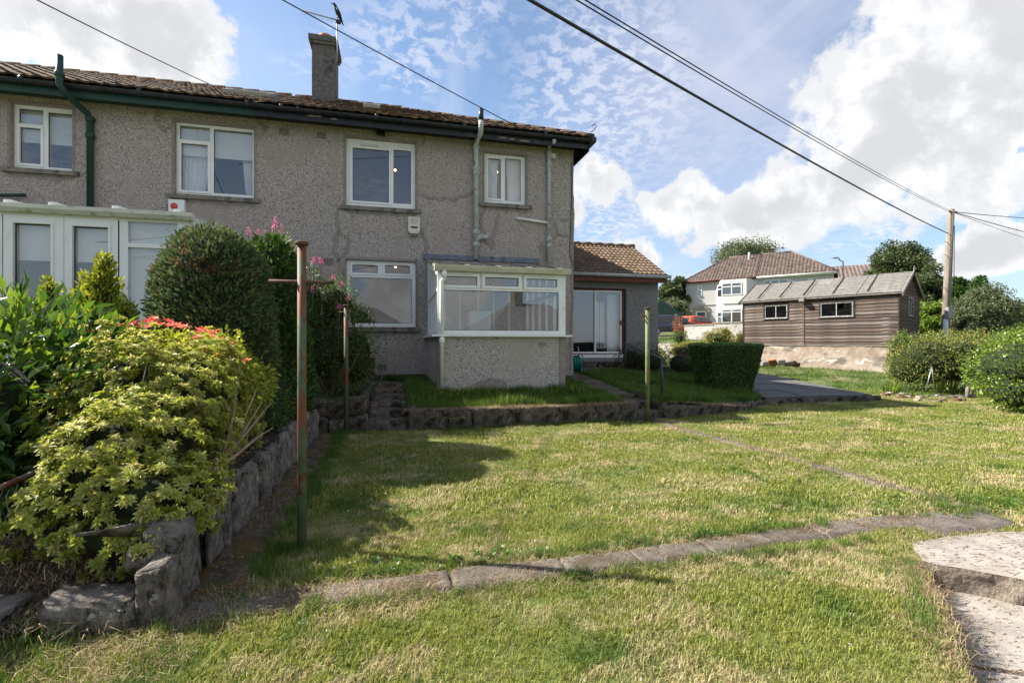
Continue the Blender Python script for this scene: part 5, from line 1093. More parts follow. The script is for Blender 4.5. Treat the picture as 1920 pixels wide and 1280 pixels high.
mb = MB(); mb.ring(u0 + .01, u1 - .01, z1 - 2.5, z1 - .01, -.05, -.003, .16); o = mb.build('door', m_upvc, WH); MB().quad((u0 + .16, -.01, z1 - 2.3), (u1 - .16, -.01, z1 - 2.3), (u1 - .16, -.01, z1 - .2), (u0 + .16, -.01, z1 - .2)).build('pane', M('blue_door_panel', [(.05, .07, .14), (.07, .09, .18)], 5, .4), o)
MB().box(-.03, .06, -.16, -.06, hw - .75, hw - .63).build('alarm_box', m_upvc, WH)
# eaves and roofs
rise = 3.1; dp_ = 8.0; e = .35
for Hh, a, b, fm, hipL, hipR in ((WH, 0, LW * .52, m_maroon, 1, 0), (W2h, LW * .52 + .01, LW, m_upvc, 0, 1)):
    MB().box(a - e * hipL, b + e * hipR, -e, -e + .06, hw - .12, hw + .06).build('fascia', fm, Hh); MB().box(a - e * hipL, b + e * hipR, -e + .06, 0, hw - .0, hw + .02).build('soffit', fm, Hh)
    MB().tube([(a - e * hipL, -e - .07, hw + .02), (b + e * hipR, -e - .07, hw + .02)], .07, 8).build('gutter', fm if fm is m_maroon else m_upvc, Hh)
    w2 = dp_ / 2 + e; an = math.atan2(rise, w2); sl_ = w2 / math.cos(an)
    def lm(s, a=a, b=b, hipL=hipL, hipR=hipR, an=an): c = s * math.cos(an); return (a - e * hipL + c * hipL, b + e * hipR - c * hipR)
    mb = MB(); tiles(mb, (0, -e - .03, hw + .05), (1, 0, 0), (0, math.cos(an), math.sin(an)), (0, -math.sin(an), math.cos(an)), sl_, 0, 16, .34, lm, amp=.06, lip=.04, seed=b)
    o = mb.build('roof_tiles', m_rt, Hh); o['kind'] = 'stuff'
    mb = MB(); A1 = a - e * hipL; B1 = b + e * hipR; A2 = A1 + w2 * hipL; B2 = B1 - w2 * hipR; yy = dp_ / 2
    mb.quad((A1, -e, hw + .03), (B1, -e, hw + .03), (B2, yy, hw + rise), (A2, yy, hw + rise)); mb.quad((A1, dp_ + e, hw + .03), (B1, dp_ + e, hw + .03), (B2, yy, hw + rise), (A2, yy, hw + rise))
    if hipL: mb.add([(A1, -e, hw + .03), (A1, dp_ + e, hw + .03), (A2, yy, hw + rise)], [(0, 1, 2)])
    if hipR: mb.add([(B1, -e, hw + .03), (B1, dp_ + e, hw + .03), (B2, yy, hw + rise)], [(0, 1, 2)])
    mb.build('roof_deck', m_rt, Hh)
    MB().tube([(A2, yy, hw + rise + .04), (B2, yy, hw + rise + .04)], .14, 8).build('ridge_tiles', m_rt, Hh)
    if hipL: MB().tube([(A1, -e, hw + .1), (A2, yy, hw + rise + .05)], .13, 8).build('hip_tiles', m_rt, Hh)
    if hipR: MB().tube([(B1, -e, hw + .1), (B2, yy, hw + rise + .05)], .13, 8).build('hip_tiles', m_rt, Hh)
MB().tube([(6.3, 3.1, hw + 1.9), (6.3, 3.1, hw + 3.1), (6.3, 3.1, hw + 3.4)], [.12, .10, .10], 8).build('vent_pipe', m_upvc, WH)
farwin(W2h, (1433, 1478, 525, 545), splits=(.27, .62), tr=.55); farwin(W2h, (1479, 1486, 525, 545)); farwin(W2h, (1515, 1523, 523, 533))
# second house behind
R2 = thing('house', 'distant pale house whose grey brown hipped roof rises behind the white pair', 'house', (50, 58, 3.5), R(-42))
p = atT(1490, 640, 66); R2.location = (p.x, p.y, 3.6)
mb = MB(); mb.box(0, 15, 0, 8, -1, 5.6); mb.build('wall', m_wh, R2)
w2 = 4.4; an = math.atan2(2.6, w2)
mb = MB(); tiles(mb, (0, -.4, 5.65), (1, 0, 0), (0, math.cos(an), math.sin(an)), (0, -math.sin(an), math.cos(an)), w2 / math.cos(an), 0, 12, .45, lambda s: (-.4 + s * math.cos(an), 15.4 - s * math.cos(an)), amp=.08, lip=.05); o = mb.build('roof_tiles', m_rt2, R2); o['kind'] = 'stuff'
mb = MB(); mb.add([(-.4, -.4, 5.62), (15.4, -.4, 5.62), (11, 4, 8.2), (4, 4, 8.2), (-.4, 8.4, 5.62), (15.4, 8.4, 5.62)], [(0, 1, 2, 3), (4, 5, 2, 3), (0, 4, 3), (1, 5, 2)]); mb.build('roof_deck', m_rt2, R2)
MB().box(-.4, 15.4, -.46, -.4, 5.45, 5.64).build('fascia', m_upvc, R2)
for x in (9.6, 11.8): mb = MB(); mb.ring(x, x + 1.3, 3.9, 5.1, -.06, -.003, .1); o = mb.build('window', m_upvc, R2); MB().quad((x + .09, -.01, 4.0), (x + 1.2, -.01, 4.0), (x + 1.2, -.01, 5.0), (x + .09, -.01, 5.0)).build('pane', m_glfar, o)
# houses down the slope behind the photographer: what the window panes mirror
m_slate = M('wet_slate', [(.10, .10, .11), (.17, .165, .17)], 3, .7, .4, 20)
def plainhouse(label, x, y, z, w, d, hgt, rise_, rz__, stack=None):
    T_ = thing('house', label, 'house', (x, y, z), R(rz__)); MB().box(-w / 2, w / 2, 0, d, -3, hgt).build('wall', m_wh, T_)
    e_ = .4; MB().add([(-w / 2 - e_, -e_, hgt), (w / 2 + e_, -e_, hgt), (w / 2 + e_, d + e_, hgt), (-w / 2 - e_, d + e_, hgt), (-w / 2 + d * .42, d / 2, hgt + rise_), (w / 2 - d * .42, d / 2, hgt + rise_)], [(0, 1, 5, 4), (1, 2, 5), (2, 3, 4, 5), (3, 0, 4)]).build('roof', m_slate, T_)
    if stack is not None: MB().box(stack - .35, stack + .35, d / 2 - .5, d / 2 + .5, hgt + rise_ - .8, hgt + rise_ + 1.3).build('chimney', m_cement, T_)
plainhouse('slate roofed house down the slope behind the photographer, mirrored in the ground floor window', -3.2, -21, -1.2, 9.5, 8, 3.3, 2.5, 180)
plainhouse('slate roofed house with a chimney down the slope, mirrored in the conservatory glass', 11.5, -19, -1.6, 10, 8, 3.6, 2.6, 172, 1.)
# ================================================================== CARS
def car(name_label, px, py, t, ang, paint, kind='hatch', cat='car'):
    q = atT(px, py, t); C_ = thing('parked_car', name_label, cat, (q.x, q.y, hill(q.x, q.y) + .0), ang)
    L_, Wd, Hh = (3.9, 1.65, 1.47) if kind == 'hatch' else (4.4, 1.75, 1.6)
    prof = [(-L_ / 2, .28), (-L_ / 2 - .02, .62), (-L_ / 2 + .06, .92), (-L_ / 2 + .18, 1.0), (-L_ / 2 + .52, Hh - .06), (-L_ / 2 + .95, Hh), (.25, Hh - .02), (.75, Hh - .14), (1.30, 1.0), (L_ / 2 - .12, .80), (L_ / 2, .58), (L_ / 2, .28)]
    bm = bmesh.new(); rows = []
    for w, ins in ((-1, .06), (-.82, 0), (.82, 0), (1, .06)):
        rows.append([bm.verts.new((x, w * Wd / 2 * (1 - .16 * max(0, (z - .9) / .6)), z - (ins if z > .9 else 0))) for x, z in prof])
    n = len(prof)
    for a, b in zip(rows, rows[1:]):
        for i in range(n): bm.faces.new((a[i], a[(i + 1) % n], b[(i + 1) % n], b[i]))
    bm.faces.new(rows[0][::-1]); bm.faces.new(rows[-1]); bmesh.ops.recalc_face_normals(bm, faces=bm.faces); bmesh.ops.bevel(bm, geom=bm.edges, offset=.03, segments=2, affect='EDGES')
    me = bpy.data.meshes.new('body'); bm.to_mesh(me); bm.free(); me.materials.append(paint)
    for p_ in me.polygons: p_.use_smooth = True
    link('body', me, (0, 0, 0), C_)
    gl = plain('car_glass', (.02, .025, .03), .08, .8)
    for s in (-1, 1):
        y = s * (Wd / 2 * .925 + .012); z0, z1 = 1.0, Hh - .14
        for a, b, c, d in ((-L_ / 2 + .62, -.35, -.35, -L_ / 2 + .88), (-.28, 1.02, .52, -.28)):
            MB().add([(a, y + s * .055, z0), (b, y + s * .055, z0), (c, y - s * .03, z1), (d, y - s * .03, z1)], [(0, 1, 2, 3)]).build('side_window', gl, C_)
        for wx in (-L_ / 2 + .7, L_ / 2 - .75):
            wh = MB().tube([(wx, s * (Wd / 2 - .20), .31), (wx, s * (Wd / 2 + .012), .31)], .31, 20).build('wheel', m_black, C_); MB().tube([(wx, s * (Wd / 2 + .005), .31), (wx, s * (Wd / 2 + .02), .31)], .19, 14).build('rim', m_metal, wh)
        MB().box(-L_ / 2 - .04, -L_ / 2 + .10, s * Wd / 2 * .72 - .1, s * Wd / 2 * .72 + .1, .78, 1.0).build('tail_light', plain('tail_red', (.35, .01, .01), .2), C_)
        MB().box(L_ / 2 - .2, L_ / 2 + .01, s * Wd / 2 * .72 - .16, s * Wd / 2 * .72 + .16, .60, .76).build('headlight', m_metal, C_)
    MB().add([(-L_ / 2 + .15, -.60, 1.03), (-L_ / 2 + .15, .60, 1.03), (-L_ / 2 + .49, .52, Hh - .11), (-L_ / 2 + .49, -.52, Hh - .11)], [(0, 1, 2, 3)]).build('rear_window', gl, C_)
    MB().add([(1.30, -.66, 1.04), (1.30, .66, 1.04), (.79, .56, Hh - .14), (.79, -.56, Hh - .14)], [(0, 1, 2, 3)]).build('windscreen', gl, C_)
    MB().box(-L_ / 2 - .045, -L_ / 2 - .02, -.26, .26, .62, .73).build('number_plate', plain('yellow_plate', (.6, .45, .05)), C_)
m_orange = plain('orange_car_paint', (.62, .10, .03), .2, .6); m_navy = plain('dark_blue_car_paint', (.03, .035, .055), .2, .6)
car('small orange hatchback parked behind the painted brick wall', 1304, 640, 40, R(20), m_orange)
car('dark blue car parked by the railings, left of the orange hatchback', 1256, 640, 38, R(-5), m_navy, 'big')
# ================================================================== PAINTED BRICK WALL, RAILINGS
m_pb = M('flaking_white_brick', [(.36, .34, .32), (.52, .50, .47)], 7, .95, .5, 30, over=[((.22, .19, .17), 2.8, .52, .64), ((.17, .12, .10), 9, .60, .68)])
q0 = atT(1284, 640, 30.5); q1 = atT(1338, 640, 28.5); q2 = atT(1450, 640, 26)
def brickwall(a, b, z0, z1, label, cop):
    L_ = (Vector((b.x, b.y)) - Vector((a.x, a.y))).length; th = math.atan2(b.y - a.y, b.x - a.x); W_ = thing('garden_wall', label, 'wall', (a.x, a.y, z0), th); H_ = z1 - z0
    nb = int(H_ / .075); k = 0; mb = MB()
    for j in range(nb):
        x = -.11 * (j % 2)
        while x < L_:
            jj = rng.uniform(-.006, .006); mb.box(max(0, x) + .004, min(L_, x + .215) - .004, -.05 + jj, .0, j * .075 + .004, j * .075 + .069); x += .225
    o = mb.build('bricks', m_pb, W_); o['kind'] = 'stuff'; MB().box(0, L_, -.038, .1, -.5, H_).build('mortar', m_pb, W_); MB().box(-.03, L_ + .03, -.08, .14, H_, H_ + .09).build('coping', m_sill, W_)
brickwall(q0, q1, 1.2, 2.32, 'lower length of flaking white painted brick wall in front of the orange car', 0); brickwall(q1, q2, 1.1, 2.40, 'taller length of flaking white painted brick wall in front of the white house bay', 0)
RL = thing('railings', 'dark iron railings between the extension and the painted brick wall', 'railings', (0, 0, 0)); a = atT(1236, 640, 29.5); b = atT(1284, 640, 30.5); RL.location = (a.x, a.y, 1.2); ORG[RL] = Vector((a.x, a.y, 1.2))
for z in (1.30, 2.02): MB().tube([(a.x, a.y, z), (b.x, b.y, z)], .02, 6).build('rail', m_black, RL)
for k in range(14):
    p = a.lerp(b, k / 13); MB().tube([(p.x, p.y, 1.2), (p.x, p.y, 2.15)], .011, 5).build('railing_bar', m_black, RL)
G = thing('green_shed', 'low dark green pitched roof just showing behind the extension', 'shed', (0, 0, 0), R(-30)); q = atT(1238, 612, 46); G.location = (q.x, q.y, 2.2)
mb = MB(); mb.box(-2, 2.2, 0, 3, -1, 1.6); mb.build('wall', m_green, G); mb = MB(); mb.add([(-2.2, -.3, 1.5), (2.4, -.3, 1.5), (.1, -.3, 3.1), (-2.2, 3.3, 1.5), (2.4, 3.3, 1.5), (.1, 3.3, 3.1)], [(0, 1, 2), (3, 4, 5), (0, 3, 5, 2), (1, 4, 5, 2)]); mb.build('roof', m_green, G)
# path and brick step beyond the box hedge
strip('far_path', [(9.2, 12.6), (10.6, 14.6), (12.6, 19), (15, 25)], .8, .03, m_slab, n=40, jit=.05)
LB = thing('rockery_wall', 'low weathered block wall at the head of the path behind the box hedge', 'stone wall', (12, 17, .3))
for i in range(6):
    q = atT(1262 + i * 8.2, 656 + (i % 2) * 1, 21.0); stone(LB, (q.x, q.y, q.z - .05), (.24, .24, .34), 220 + i, m_slab, name='stone_block', cuts=2, rnd=.15)
# ================================================================== TELEGRAPH POLE, LAMP, CABLES
base = atT(1769, 660, 19); top = atT(1783, 393, 19); base.z = .1
m_pole = M('weathered_pole_wood', [(.14, .12, .10), (.25, .22, .185)], 5, .95, .6, 20, stretch=(4, 4, .35), over=[((.10, .075, .06), 3, .58, .72)])
TP = thing('telegraph_pole', 'tall weathered wooden telegraph pole leaning slightly right, behind the right hedges', 'telegraph pole', base)
MB().tube([base, base.lerp(top, .5), top], [.14, .13, .112], 14).build('shaft', m_pole, TP)
for f in (.42, .52, .62, .72, .80):
    c = base.lerp(top, f); s = 1 if int(f * 100) % 4 else -1; MB().tube([c, c + Vector((.30 * s, 0, .02))], .010, 5).build('step_iron', m_metal, TP)
c = base.lerp(top, .985); MB().tube([c + Vector((-.16, -.05, 0)), c + Vector((.24, -.05, 0))], .03, 6).build('bracket', m_black, TP)
c = base.lerp(top, .36); MB().box(c.x - .26, c.x - .02, c.y - .26, c.y - .12, c.z - .18, c.z + .26).build('junction_box', M('grey_box', [(.2, .2, .22), (.26, .26, .28)], 5, .5), TP)
q = base.lerp(top, .18); MB().tube([(q.x - .22, q.y - .14, .1), (q.x - .15, q.y - .14, c.z - .2)], .075, 10).build('cable_guard', M('pale_steel', [(.42, .48, .52), (.55, .60, .63)], 4, .5), TP)
m_cable = plain('black_cable', (.012, .012, .014), .5)
for dx, zz in ((-.16, .98), (.1, .9)): MB().tube([base.lerp(top, .30) + Vector((dx, -.16, 0)), base.lerp(top, .6) + Vector((dx * .9, -.15, 0)), base.lerp(top, zz) + Vector((dx * .7, -.1, 0))], .012, 5).build('pole_cable', m_cable, TP)
def cable(label, P0_, P1, sag, r, group=None, ext=0.):
    P0_, P1 = Vector(P0_), Vector(P1); P1 = P1 + (P1 - P0_) * ext; n = 28; pts = []
    for i in range(n + 1): f = i / n; p = P0_.lerp(P1, f); p.z -= sag * 4 * f * (1 - f); pts.append(p)
    o = MB().tube(pts, r, 6).build('overhead_cable', m_cable); return tag(o, label, 'cable', group)
t1 = base.lerp(top, .985)
cable('thick black service cable sweeping down from the top edge to the telegraph pole', base.lerp(top, .85) + Vector((-.14, -.05, 0)), atT(1035, -14, 4.6), .22, .0165, ext=.5)
cable('upper of the twin thin wires running from the top edge to the telegraph pole', t1 + Vector((-.10, -.05, .03)), atT(1137, -14, 4.6), .22, .0068, ext=.5)
cable('lower of the twin thin wires running from the top edge to the telegraph pole', t1 + Vector((-.10, -.05, -.03)), atT(1127, -14, 4.6), .24, .0068, ext=.5)
cable('wire leaving the telegraph pole top towards the right edge, nearly level', t1 + Vector((.2, 0, .02)), atT(2050, 412, 26), .1, .014)
cable('second wire from the pole top sloping down to the right edge', t1 + Vector((.2, 0, .0)), atT(2050, 462, 24), .1, .014)
cable('lowest and thinnest wire from the pole top to the right edge', t1 + Vector((.2, 0, -.02)), atT(2050, 484, 24), .1, .008)
cable('telephone wire crossing above the chimney and joining the house wall at the right pipe', (X_(1019), 10.84, Z_(1020, 266)), atT(535, -4, 7.2), .06, .009, ext=.6)
cable('telephone wire crossing the cloud to the neighbouring roof', atT(397, 160, 11.5), atT(70, -6, 6.5), .05, .009, ext=.6)
SL_ = thing('street_lamp', 'grey street lamp rising behind the shed roof', 'street lamp', (0, 0, 0)); a = atT(1581, 600, 50); ORG[SL_] = Vector((a.x, a.y, 2)); SL_.location = (a.x, a.y, 2)
zt = atT(1581, 490, 50).z; dr_ = Vector((-CY, SY, 0))
MB().tube([(a.x, a.y, 2), (a.x, a.y, zt)] + [tuple(Vector((a.x, a.y, zt)) + dr_ * (.45 * math.sin(k * .3)) + Vector((0, 0, .35 * (1 - math.cos(k * .3))))) for k in range(1, 6)], .06, 8).build('column', m_metal, SL_)
e_ = Vector((a.x, a.y, zt + .36)) + dr_ * .45; MB().tube([e_, e_ + dr_ * .3, e_ + dr_ * .75], [.06, .10, .05], 8).build('lamp_head', m_metal, SL_)
# bed with edging, stakes and a small timber board near the right hedge
q = atT(1812, 738, 11.2); TB = thing('timber_edging', 'short grey timber board with a round topped post half hidden by the right hedge', 'edging', (q.x, q.y, .05))
d_ = Vector((CY, -SY, 0)); mb = MB(); Mx = Matrix.Translation((q.x, q.y, 0)) @ Matrix.Rotation(-YAW, 4, 'Z'); mb.box(0, .55, 0, .03, .02, .22, Mx); mb.build('board', m_barge, TB); MB().tube([(q.x, q.y - .03, 0), (q.x, q.y - .03, .25), (q.x, q.y - .03, .29)], [.04, .04, .02], 8).build('post', m_barge, TB)
q = atT(1746, 700, 11.6); TR = thing('garden_stakes', 'two slim pale stakes leaning together like an A in the bed before the hedge', 'stakes', (q.x, q.y, .05))
tp_ = atT(1747, 687, 11.6); MB().tube([atT(1736, 733, 11.6), tp_], .012, 6).build('stake', m_metal, TR); MB().tube([atT(1753, 733, 11.7), tp_], .012, 6).build('stake', m_metal, TR)
ED = thing('stone_edging', 'ragged row of small rubble stones edging the bed before the right hedges', 'stone edging', (13, 7.5, 0))
for i in range(46):
    px = rng.uniform(1655, 1840); py = 742 + (px - 1655) * .07 + rng.uniform(-8, 6); t = EYE * FPX / (py - 642); q = atT(px, py, t); s = rng.uniform(.05, .13)
    link('stone', rock_mesh('stone', (s * 1.3, s, s * .7), 300 + i, (m_slab, m_rock, m_rock, m_brick)[i % 4], 2), (q.x, q.y, .02), ED)
# ================================================================== FOLIAGE
def frames(D, up=None, jitter=.0):
    D = D / np.linalg.norm(D, axis=1, keepdims=True); r = rng.normal(size=D.shape); S = np.cross(D, r); S /= np.linalg.norm(S, axis=1, keepdims=True); U = np.cross(S, D); return D, S, U
LEAF = {  # (along, side, height) ; triangles
 'leaf': (np.array([(0, 0, 0), (.42, .5, .06), (.5, 0, -.02), (.42, -.5, .06), (1, 0, -.12)]), np.array([(0, 2, 1), (0, 3, 2), (1, 2, 4), (2, 3, 4)])),
 'sprig': (np.array([(0, 0, 0), (.35, .5, 0), (.3, 0, .05), (.35, -.5, 0), (1, .0, .0), (.8, .35, .03), (.8, -.35, .03)]), np.array([(0, 2, 1), (0, 3, 2), (1, 2, 5), (2, 4, 5), (2, 3, 6), (2, 6, 4)])),
}
def leaf_arrays(C, D, L_, W_, kind='leaf'):
    T, F = LEAF[kind]; D, S, U = frames(D); n = len(C); L_ = np.broadcast_to(L_, (n,)); W_ = np.broadcast_to(W_, (n,))
    V = C[:, None, :] + (T[None, :, 0, None] * L_[:, None, None]) * D[:, None, :] + (T[None, :, 1, None] * W_[:, None, None]) * S[:, None, :] + (T[None, :, 2, None] * L_[:, None, None]) * U[:, None, :]
    k = len(T); FF = (F[None] + (np.arange(n) * k)[:, None, None]).reshape(-1, 3); return V.reshape(-1, 3), FF, k
def leaf_obj(name, C, D, L_, W_, mat, parent, tint=None, kind='leaf', stuff=True):
    V, F, k = leaf_arrays(np.asarray(C), np.asarray(D), L_, W_, kind); t = rng.random(len(C)) if tint is None else tint
    c = V.mean(0); me = np_mesh(name, V - c, F, mat, {'tint': np.repeat(t, k)}); o = link(name, me, c, parent)
    if stuff: o['kind'] = 'stuff'
    return o
def nz3(P, s, seed=0): return np.array([mn.noise(Vector((p[0] * s + seed, p[1] * s, p[2] * s))) for p in P])
def shell(ells, n, lo=.72, hi=1.04, lump=.12, ls=2.5, zmin=None, bias=True):
    """points near the surface of a union of ellipsoids (cx,cy,cz,rx,ry,rz), with outward directions"""
    A = np.array([e[3] * e[4] + e[4] * e[5] + e[3] * e[5] for e in ells]); w = A / A.sum(); C = []; D = []
    idx = rng.choice(len(ells), n * 2, p=w); u = rng.normal(size=(n * 2, 3)); u /= np.linalg.norm(u, axis=1, keepdims=True)
    E = np.array(ells)[idx]; rr = lo + (hi - lo) * rng.random(n * 2) ** (.6 if bias else 1.)
    q = E[:, :3] + u * E[:, 3:] * rr[:, None]; nn = nz3(q, ls); q = E[:, :3] + u * E[:, 3:] * (rr * (1 + lump * 2 * nn))[:, None]
    d = u / E[:, 3:]; d /= np.linalg.norm(d, axis=1, keepdims=True)
    keep = np.ones(len(q), bool)
    for e in ells:
        e = np.array(e); r = (((q - e[:3]) / e[3:]) ** 2).sum(1); keep &= r > (lo * .9) ** 2
    if zmin is not None: keep &= q[:, 2] > zmin
    return q[keep][:n], d[keep][:n]
def twigs(name, mat, parent, base, ends, r=.012, wob=.08):
    mb = MB(); base = Vector(base)
    for e in ends:
        e = Vector(e); m_ = base.lerp(e, .5) + Vector(rng.normal(size=3)) * wob; mb.tube([base + Vector(rng.normal(size=3)) * .03, m_, e], [r, r * .7, r * .3], 5)
    return mb.build(name, mat, parent)
m_twig = M('twig_bark', [(.09, .065, .045), (.19, .145, .11)], 9, .9, .4, 40)
m_bark = M('tree_bark', [(.07, .055, .045), (.14, .115, .095)], 6, .95, .6, 20, stretch=(3, 3, .6))
# ---- leaf materials
g_laurel = leafmat('laurel_leaf', [(.025, .065, .012), (.05, .11, .02), (.10, .18, .028), (.19, .27, .04)], .38, .26, .55)
g_pieris = leafmat('pieris_leaf', [(.18, .23, .035), (.30, .34, .065), (.41, .43, .12), (.54, .51, .25)], .38, .45, .3)
g_pred = leafmat('pieris_red_shoot', [(.66, .16, .11), (.78, .36, .25)], .3, .4, .4)
g_gold = leafmat('golden_conifer_foliage', [(.12, .17, .02), (.24, .29, .035), (.40, .42, .07)], .3, .6, .2)
g_con = leafmat('dark_conifer_foliage', [(.04, .075, .03), (.07, .115, .045), (.115, .165, .06), (.15, .13, .065)], .2, .75, .15, patch=((.13, .085, .05), 3.2, .58, .74))
g_con2 = leafmat('green_conifer_foliage', [(.025, .055, .015), (.05, .10, .022), (.09, .15, .03)], .2, .65, .2)
g_dark = leafmat('dark_shrub_leaf', [(.03, .065, .015), (.065, .12, .028), (.12, .18, .04)], .3, .45, .4)
g_box = leafmat('box_hedge_leaf', [(.045, .10, .024), (.085, .165, .038), (.15, .25, .055)], .25, .40, .4, patch=((.10, .15, .035), 3., .52, .66))
g_rh = leafmat('rhododendron_leaf', [(.055, .11, .02), (.12, .18, .035), (.22, .25, .06), (.32, .22, .07)], .28, .42, .4)
g_bl = leafmat('hedge_leaf', [(.065, .13, .02), (.15, .23, .035), (.27, .34, .06)], .35, .28, .55)
g_yel = leafmat('yellow_shrub_leaf', [(.12, .15, .03), (.26, .26, .05), (.36, .33, .08)], .3, .5, .3)
g_tree = leafmat('far_tree_leaf', [(.045, .07, .025), (.075, .105, .04), (.12, .15, .06)], .25, .55, .3)
g_birch = leafmat('birch_leaf', [(.07, .095, .045), (.11, .135, .065), (.17, .19, .10)], .3, .55, .3)
g_purple = leafmat('purple_brown_leaf', [(.04, .03, .028), (.075, .055, .04), (.07, .085, .03)], .2, .6, .2)
g_pink = leafmat('pink_flower', [(.50, .10, .22), (.62, .18, .32), (.58, .30, .36)], .3, .6, .2)
m_yel = leafmat('yellow_flower', [(.60, .45, .03), (.75, .60, .10)], .3, .6, .2)
m_core = M('shaded_core', [(.014, .022, .008), (.035, .05, .018)], 14, 1., 1., 25, bdist=.05)  # solid bush core; the shade between leaves is put into its dark colour
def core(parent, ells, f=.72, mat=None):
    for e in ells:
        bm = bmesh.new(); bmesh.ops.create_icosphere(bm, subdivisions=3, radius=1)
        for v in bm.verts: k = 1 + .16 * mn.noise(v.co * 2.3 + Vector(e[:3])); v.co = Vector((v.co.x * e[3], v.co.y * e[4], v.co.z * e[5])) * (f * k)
        me = bpy.data.meshes.new('shaded_core'); bm.to_mesh(me); bm.free(); me.materials.append(mat or m_core); link('shaded_core', me, e[:3], parent)
# ---- cherry laurel, each large leaf its own object for the nearest 300
def leaf_mesh(name, L_, W_, mat, tint, droop=.25):
    V = []; F = []; n = 5
    for i in range(n + 1):
        f = i / n; w = W_ / 2 * math.sin(math.pi * min(1, (f * .92 + .06))) ** .75 if 0 < i < n else (0.002 if i == n else .004); z = -droop * L_ * f * f
        V += [(f * L_, -w, z + w * .35), (f * L_, 0, z), (f * L_, w, z + w * .35)]
    for i in range(n):
        for c in range(2): F.append((i * 3 + c, (i + 1) * 3 + c, (i + 1) * 3 + c + 1, i * 3 + c + 1))
    return np_mesh(name, V, F, mat, {'tint': np.full(len(V), tint)}, smooth=True)
LB_ = thing('laurel_bush', 'dark glossy cherry laurel with long leaves rising behind the wire fence', 'shrub', (-2.9, 4.0, .1))
EL = [(-2.75, 3.9, .85, .75, .85, .75), (-3.4, 4.3, .9, .8, .9, .75), (-2.70, 3.5, .62, .42, .6, .55), (-3.3, 3.2, .6, .8, .7, .6), (-2.6, 4.6, .95, .5, .5, .62), (-3.1, 3.6, 1.1, .5, .5, .52)]
variants = [leaf_mesh('leaf', l, l * .34, g_laurel, t, d) for l, t, d in ((.13, .15, .25), (.15, .35, .15), (.14, .55, .3), (.12, .8, .1), (.15, .95, .2), (.13, .25, .35), (.14, .65, .2), (.12, .05, .3))]
C, D = shell(EL, 6500, .55, 1.12, .18, 2.2, .12)
D = D + rng.normal(size=D.shape) * .55; D[:, 2] += .35; D /= np.linalg.norm(D, axis=1, keepdims=True)
dist = np.linalg.norm(C - np.array([0, 0, EYE]), axis=1); order = np.argsort(dist + .8 * (np.array([(C[i] - np.array(EL[0][:3])) @ np.array([.5, -.85, .3]) for i in range(len(C))]) < 0))
big = order[:300]; rest = order[300:]
for i in big:
    d = Vector(D[i]); side = d.cross(Vector((0, 0, 1))).normalized(); up = side.cross(d).normalized(); Mx = Matrix((d, side * -1, up)).transposed().to_4x4()
    o = link('leaf', variants[int(rng.integers(8))], C[i], LB_, rot=Mx.to_euler())
leaf_obj('leaves', C[rest], D[rest], rng.uniform(.10, .15, len(rest)), rng.uniform(.036, .05, len(rest)), g_laurel, LB_, tint=np.clip(rng.random(len(rest)) ** 1.3, 0, 1))
# upright young shoots on top
sh = []; sd = []
for (x, y, z) in ((-2.78, 4.0, 1.55), (-3.0, 3.9, 1.5), (-2.55, 4.1, 1.35), (-3.5, 4.4, 1.55), (-3.3, 4.0, 1.45), (-2.9, 4.5, 1.45), (-3.8, 4.6, 1.5), (-2.4, 3.8, 1.25)):
    for k in range(16):
        a = k * 2.4; z_ = z + .016 * k; sh.append((x + .01 * math.cos(a), y + .01 * math.sin(a), z_)); sd.append((math.cos(a) * (1 - k / 22), math.sin(a) * (1 - k / 22), .25 + k / 12))
leaf_obj('young_shoots', sh, np.array(sd), .13, .042, g_laurel, LB_, tint=np.clip(.6 + .4 * rng.random(len(sh)), 0, 1))
twigs('stem', m_twig, LB_, (-2.9, 4.0, .1), C[rng.choice(len(C), 26)], .02)
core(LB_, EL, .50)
# ---- pieris: rosettes of leaves
def rosette(name, n, L_, W_, mat, t0, t1, cone=.5):
    V = []; F = []; T = []
    for k in range(n):
        a = k * 2.399; r_ = cone + .7 * rng.random(); d = np.array([math.cos(a), math.sin(a), r_ * (1.6 if k > n * .6 else .5) - (.35 if k < n * .3 else 0)]); d /= np.linalg.norm(d); s = np.array([-math.sin(a), math.cos(a), 0]); u = np.cross(s, d) * -1
        l = L_ * rng.uniform(.7, 1.05) * (.75 if k > n * .65 else 1)
        base = len(V)
        for al, si, he in ((0, 0, 0), (.45, .5, .08), (.5, 0, .0), (.45, -.5, .08), (1, 0, -.16), (.78, .30, .0), (.78, -.30, .0)): V.append(tuple(d * al * l + s * si * W_ + np.array([0, 0, 1]) * he * l))
        F += [(base, base + 2, base + 1), (base, base + 3, base + 2), (base + 1, base + 2, base + 5), (base + 2, base + 4, base + 5), (base + 2, base + 3, base + 6), (base + 2, base + 6, base + 4)]; T += [rng.uniform(t0, t1)] * 7
    return np_mesh(name, V, F, mat, {'tint': T})
PB = thing('pieris_bush', 'sprawling lime green pieris bush with coral red tips spilling over the low stone wall', 'shrub', (-1.6, 3.8, .3))
EP_ = [(-1.72, 4.15, .80, .52, .70, .52), (-1.55, 3.5, .62, .46, .50, .45), (-1.55, 3.15, .55, .30, .34, .36), (-1.42, 4.4, .74, .30, .50, .50), (-1.85, 4.15, .90, .36, .60, .46), (-1.42, 3.35, .42, .34, .30, .28), (-1.45, 4.05, .95, .34, .45, .36), (-1.62, 3.0, .42, .30, .20, .24), (-1.30, 2.95, .46, .26, .24, .20), (-1.36, 2.84, .34, .26, .14, .18), (-1.12, 3.1, .40, .16, .2, .18), (-1.18, 2.72, .30, .10, .08, .09)]
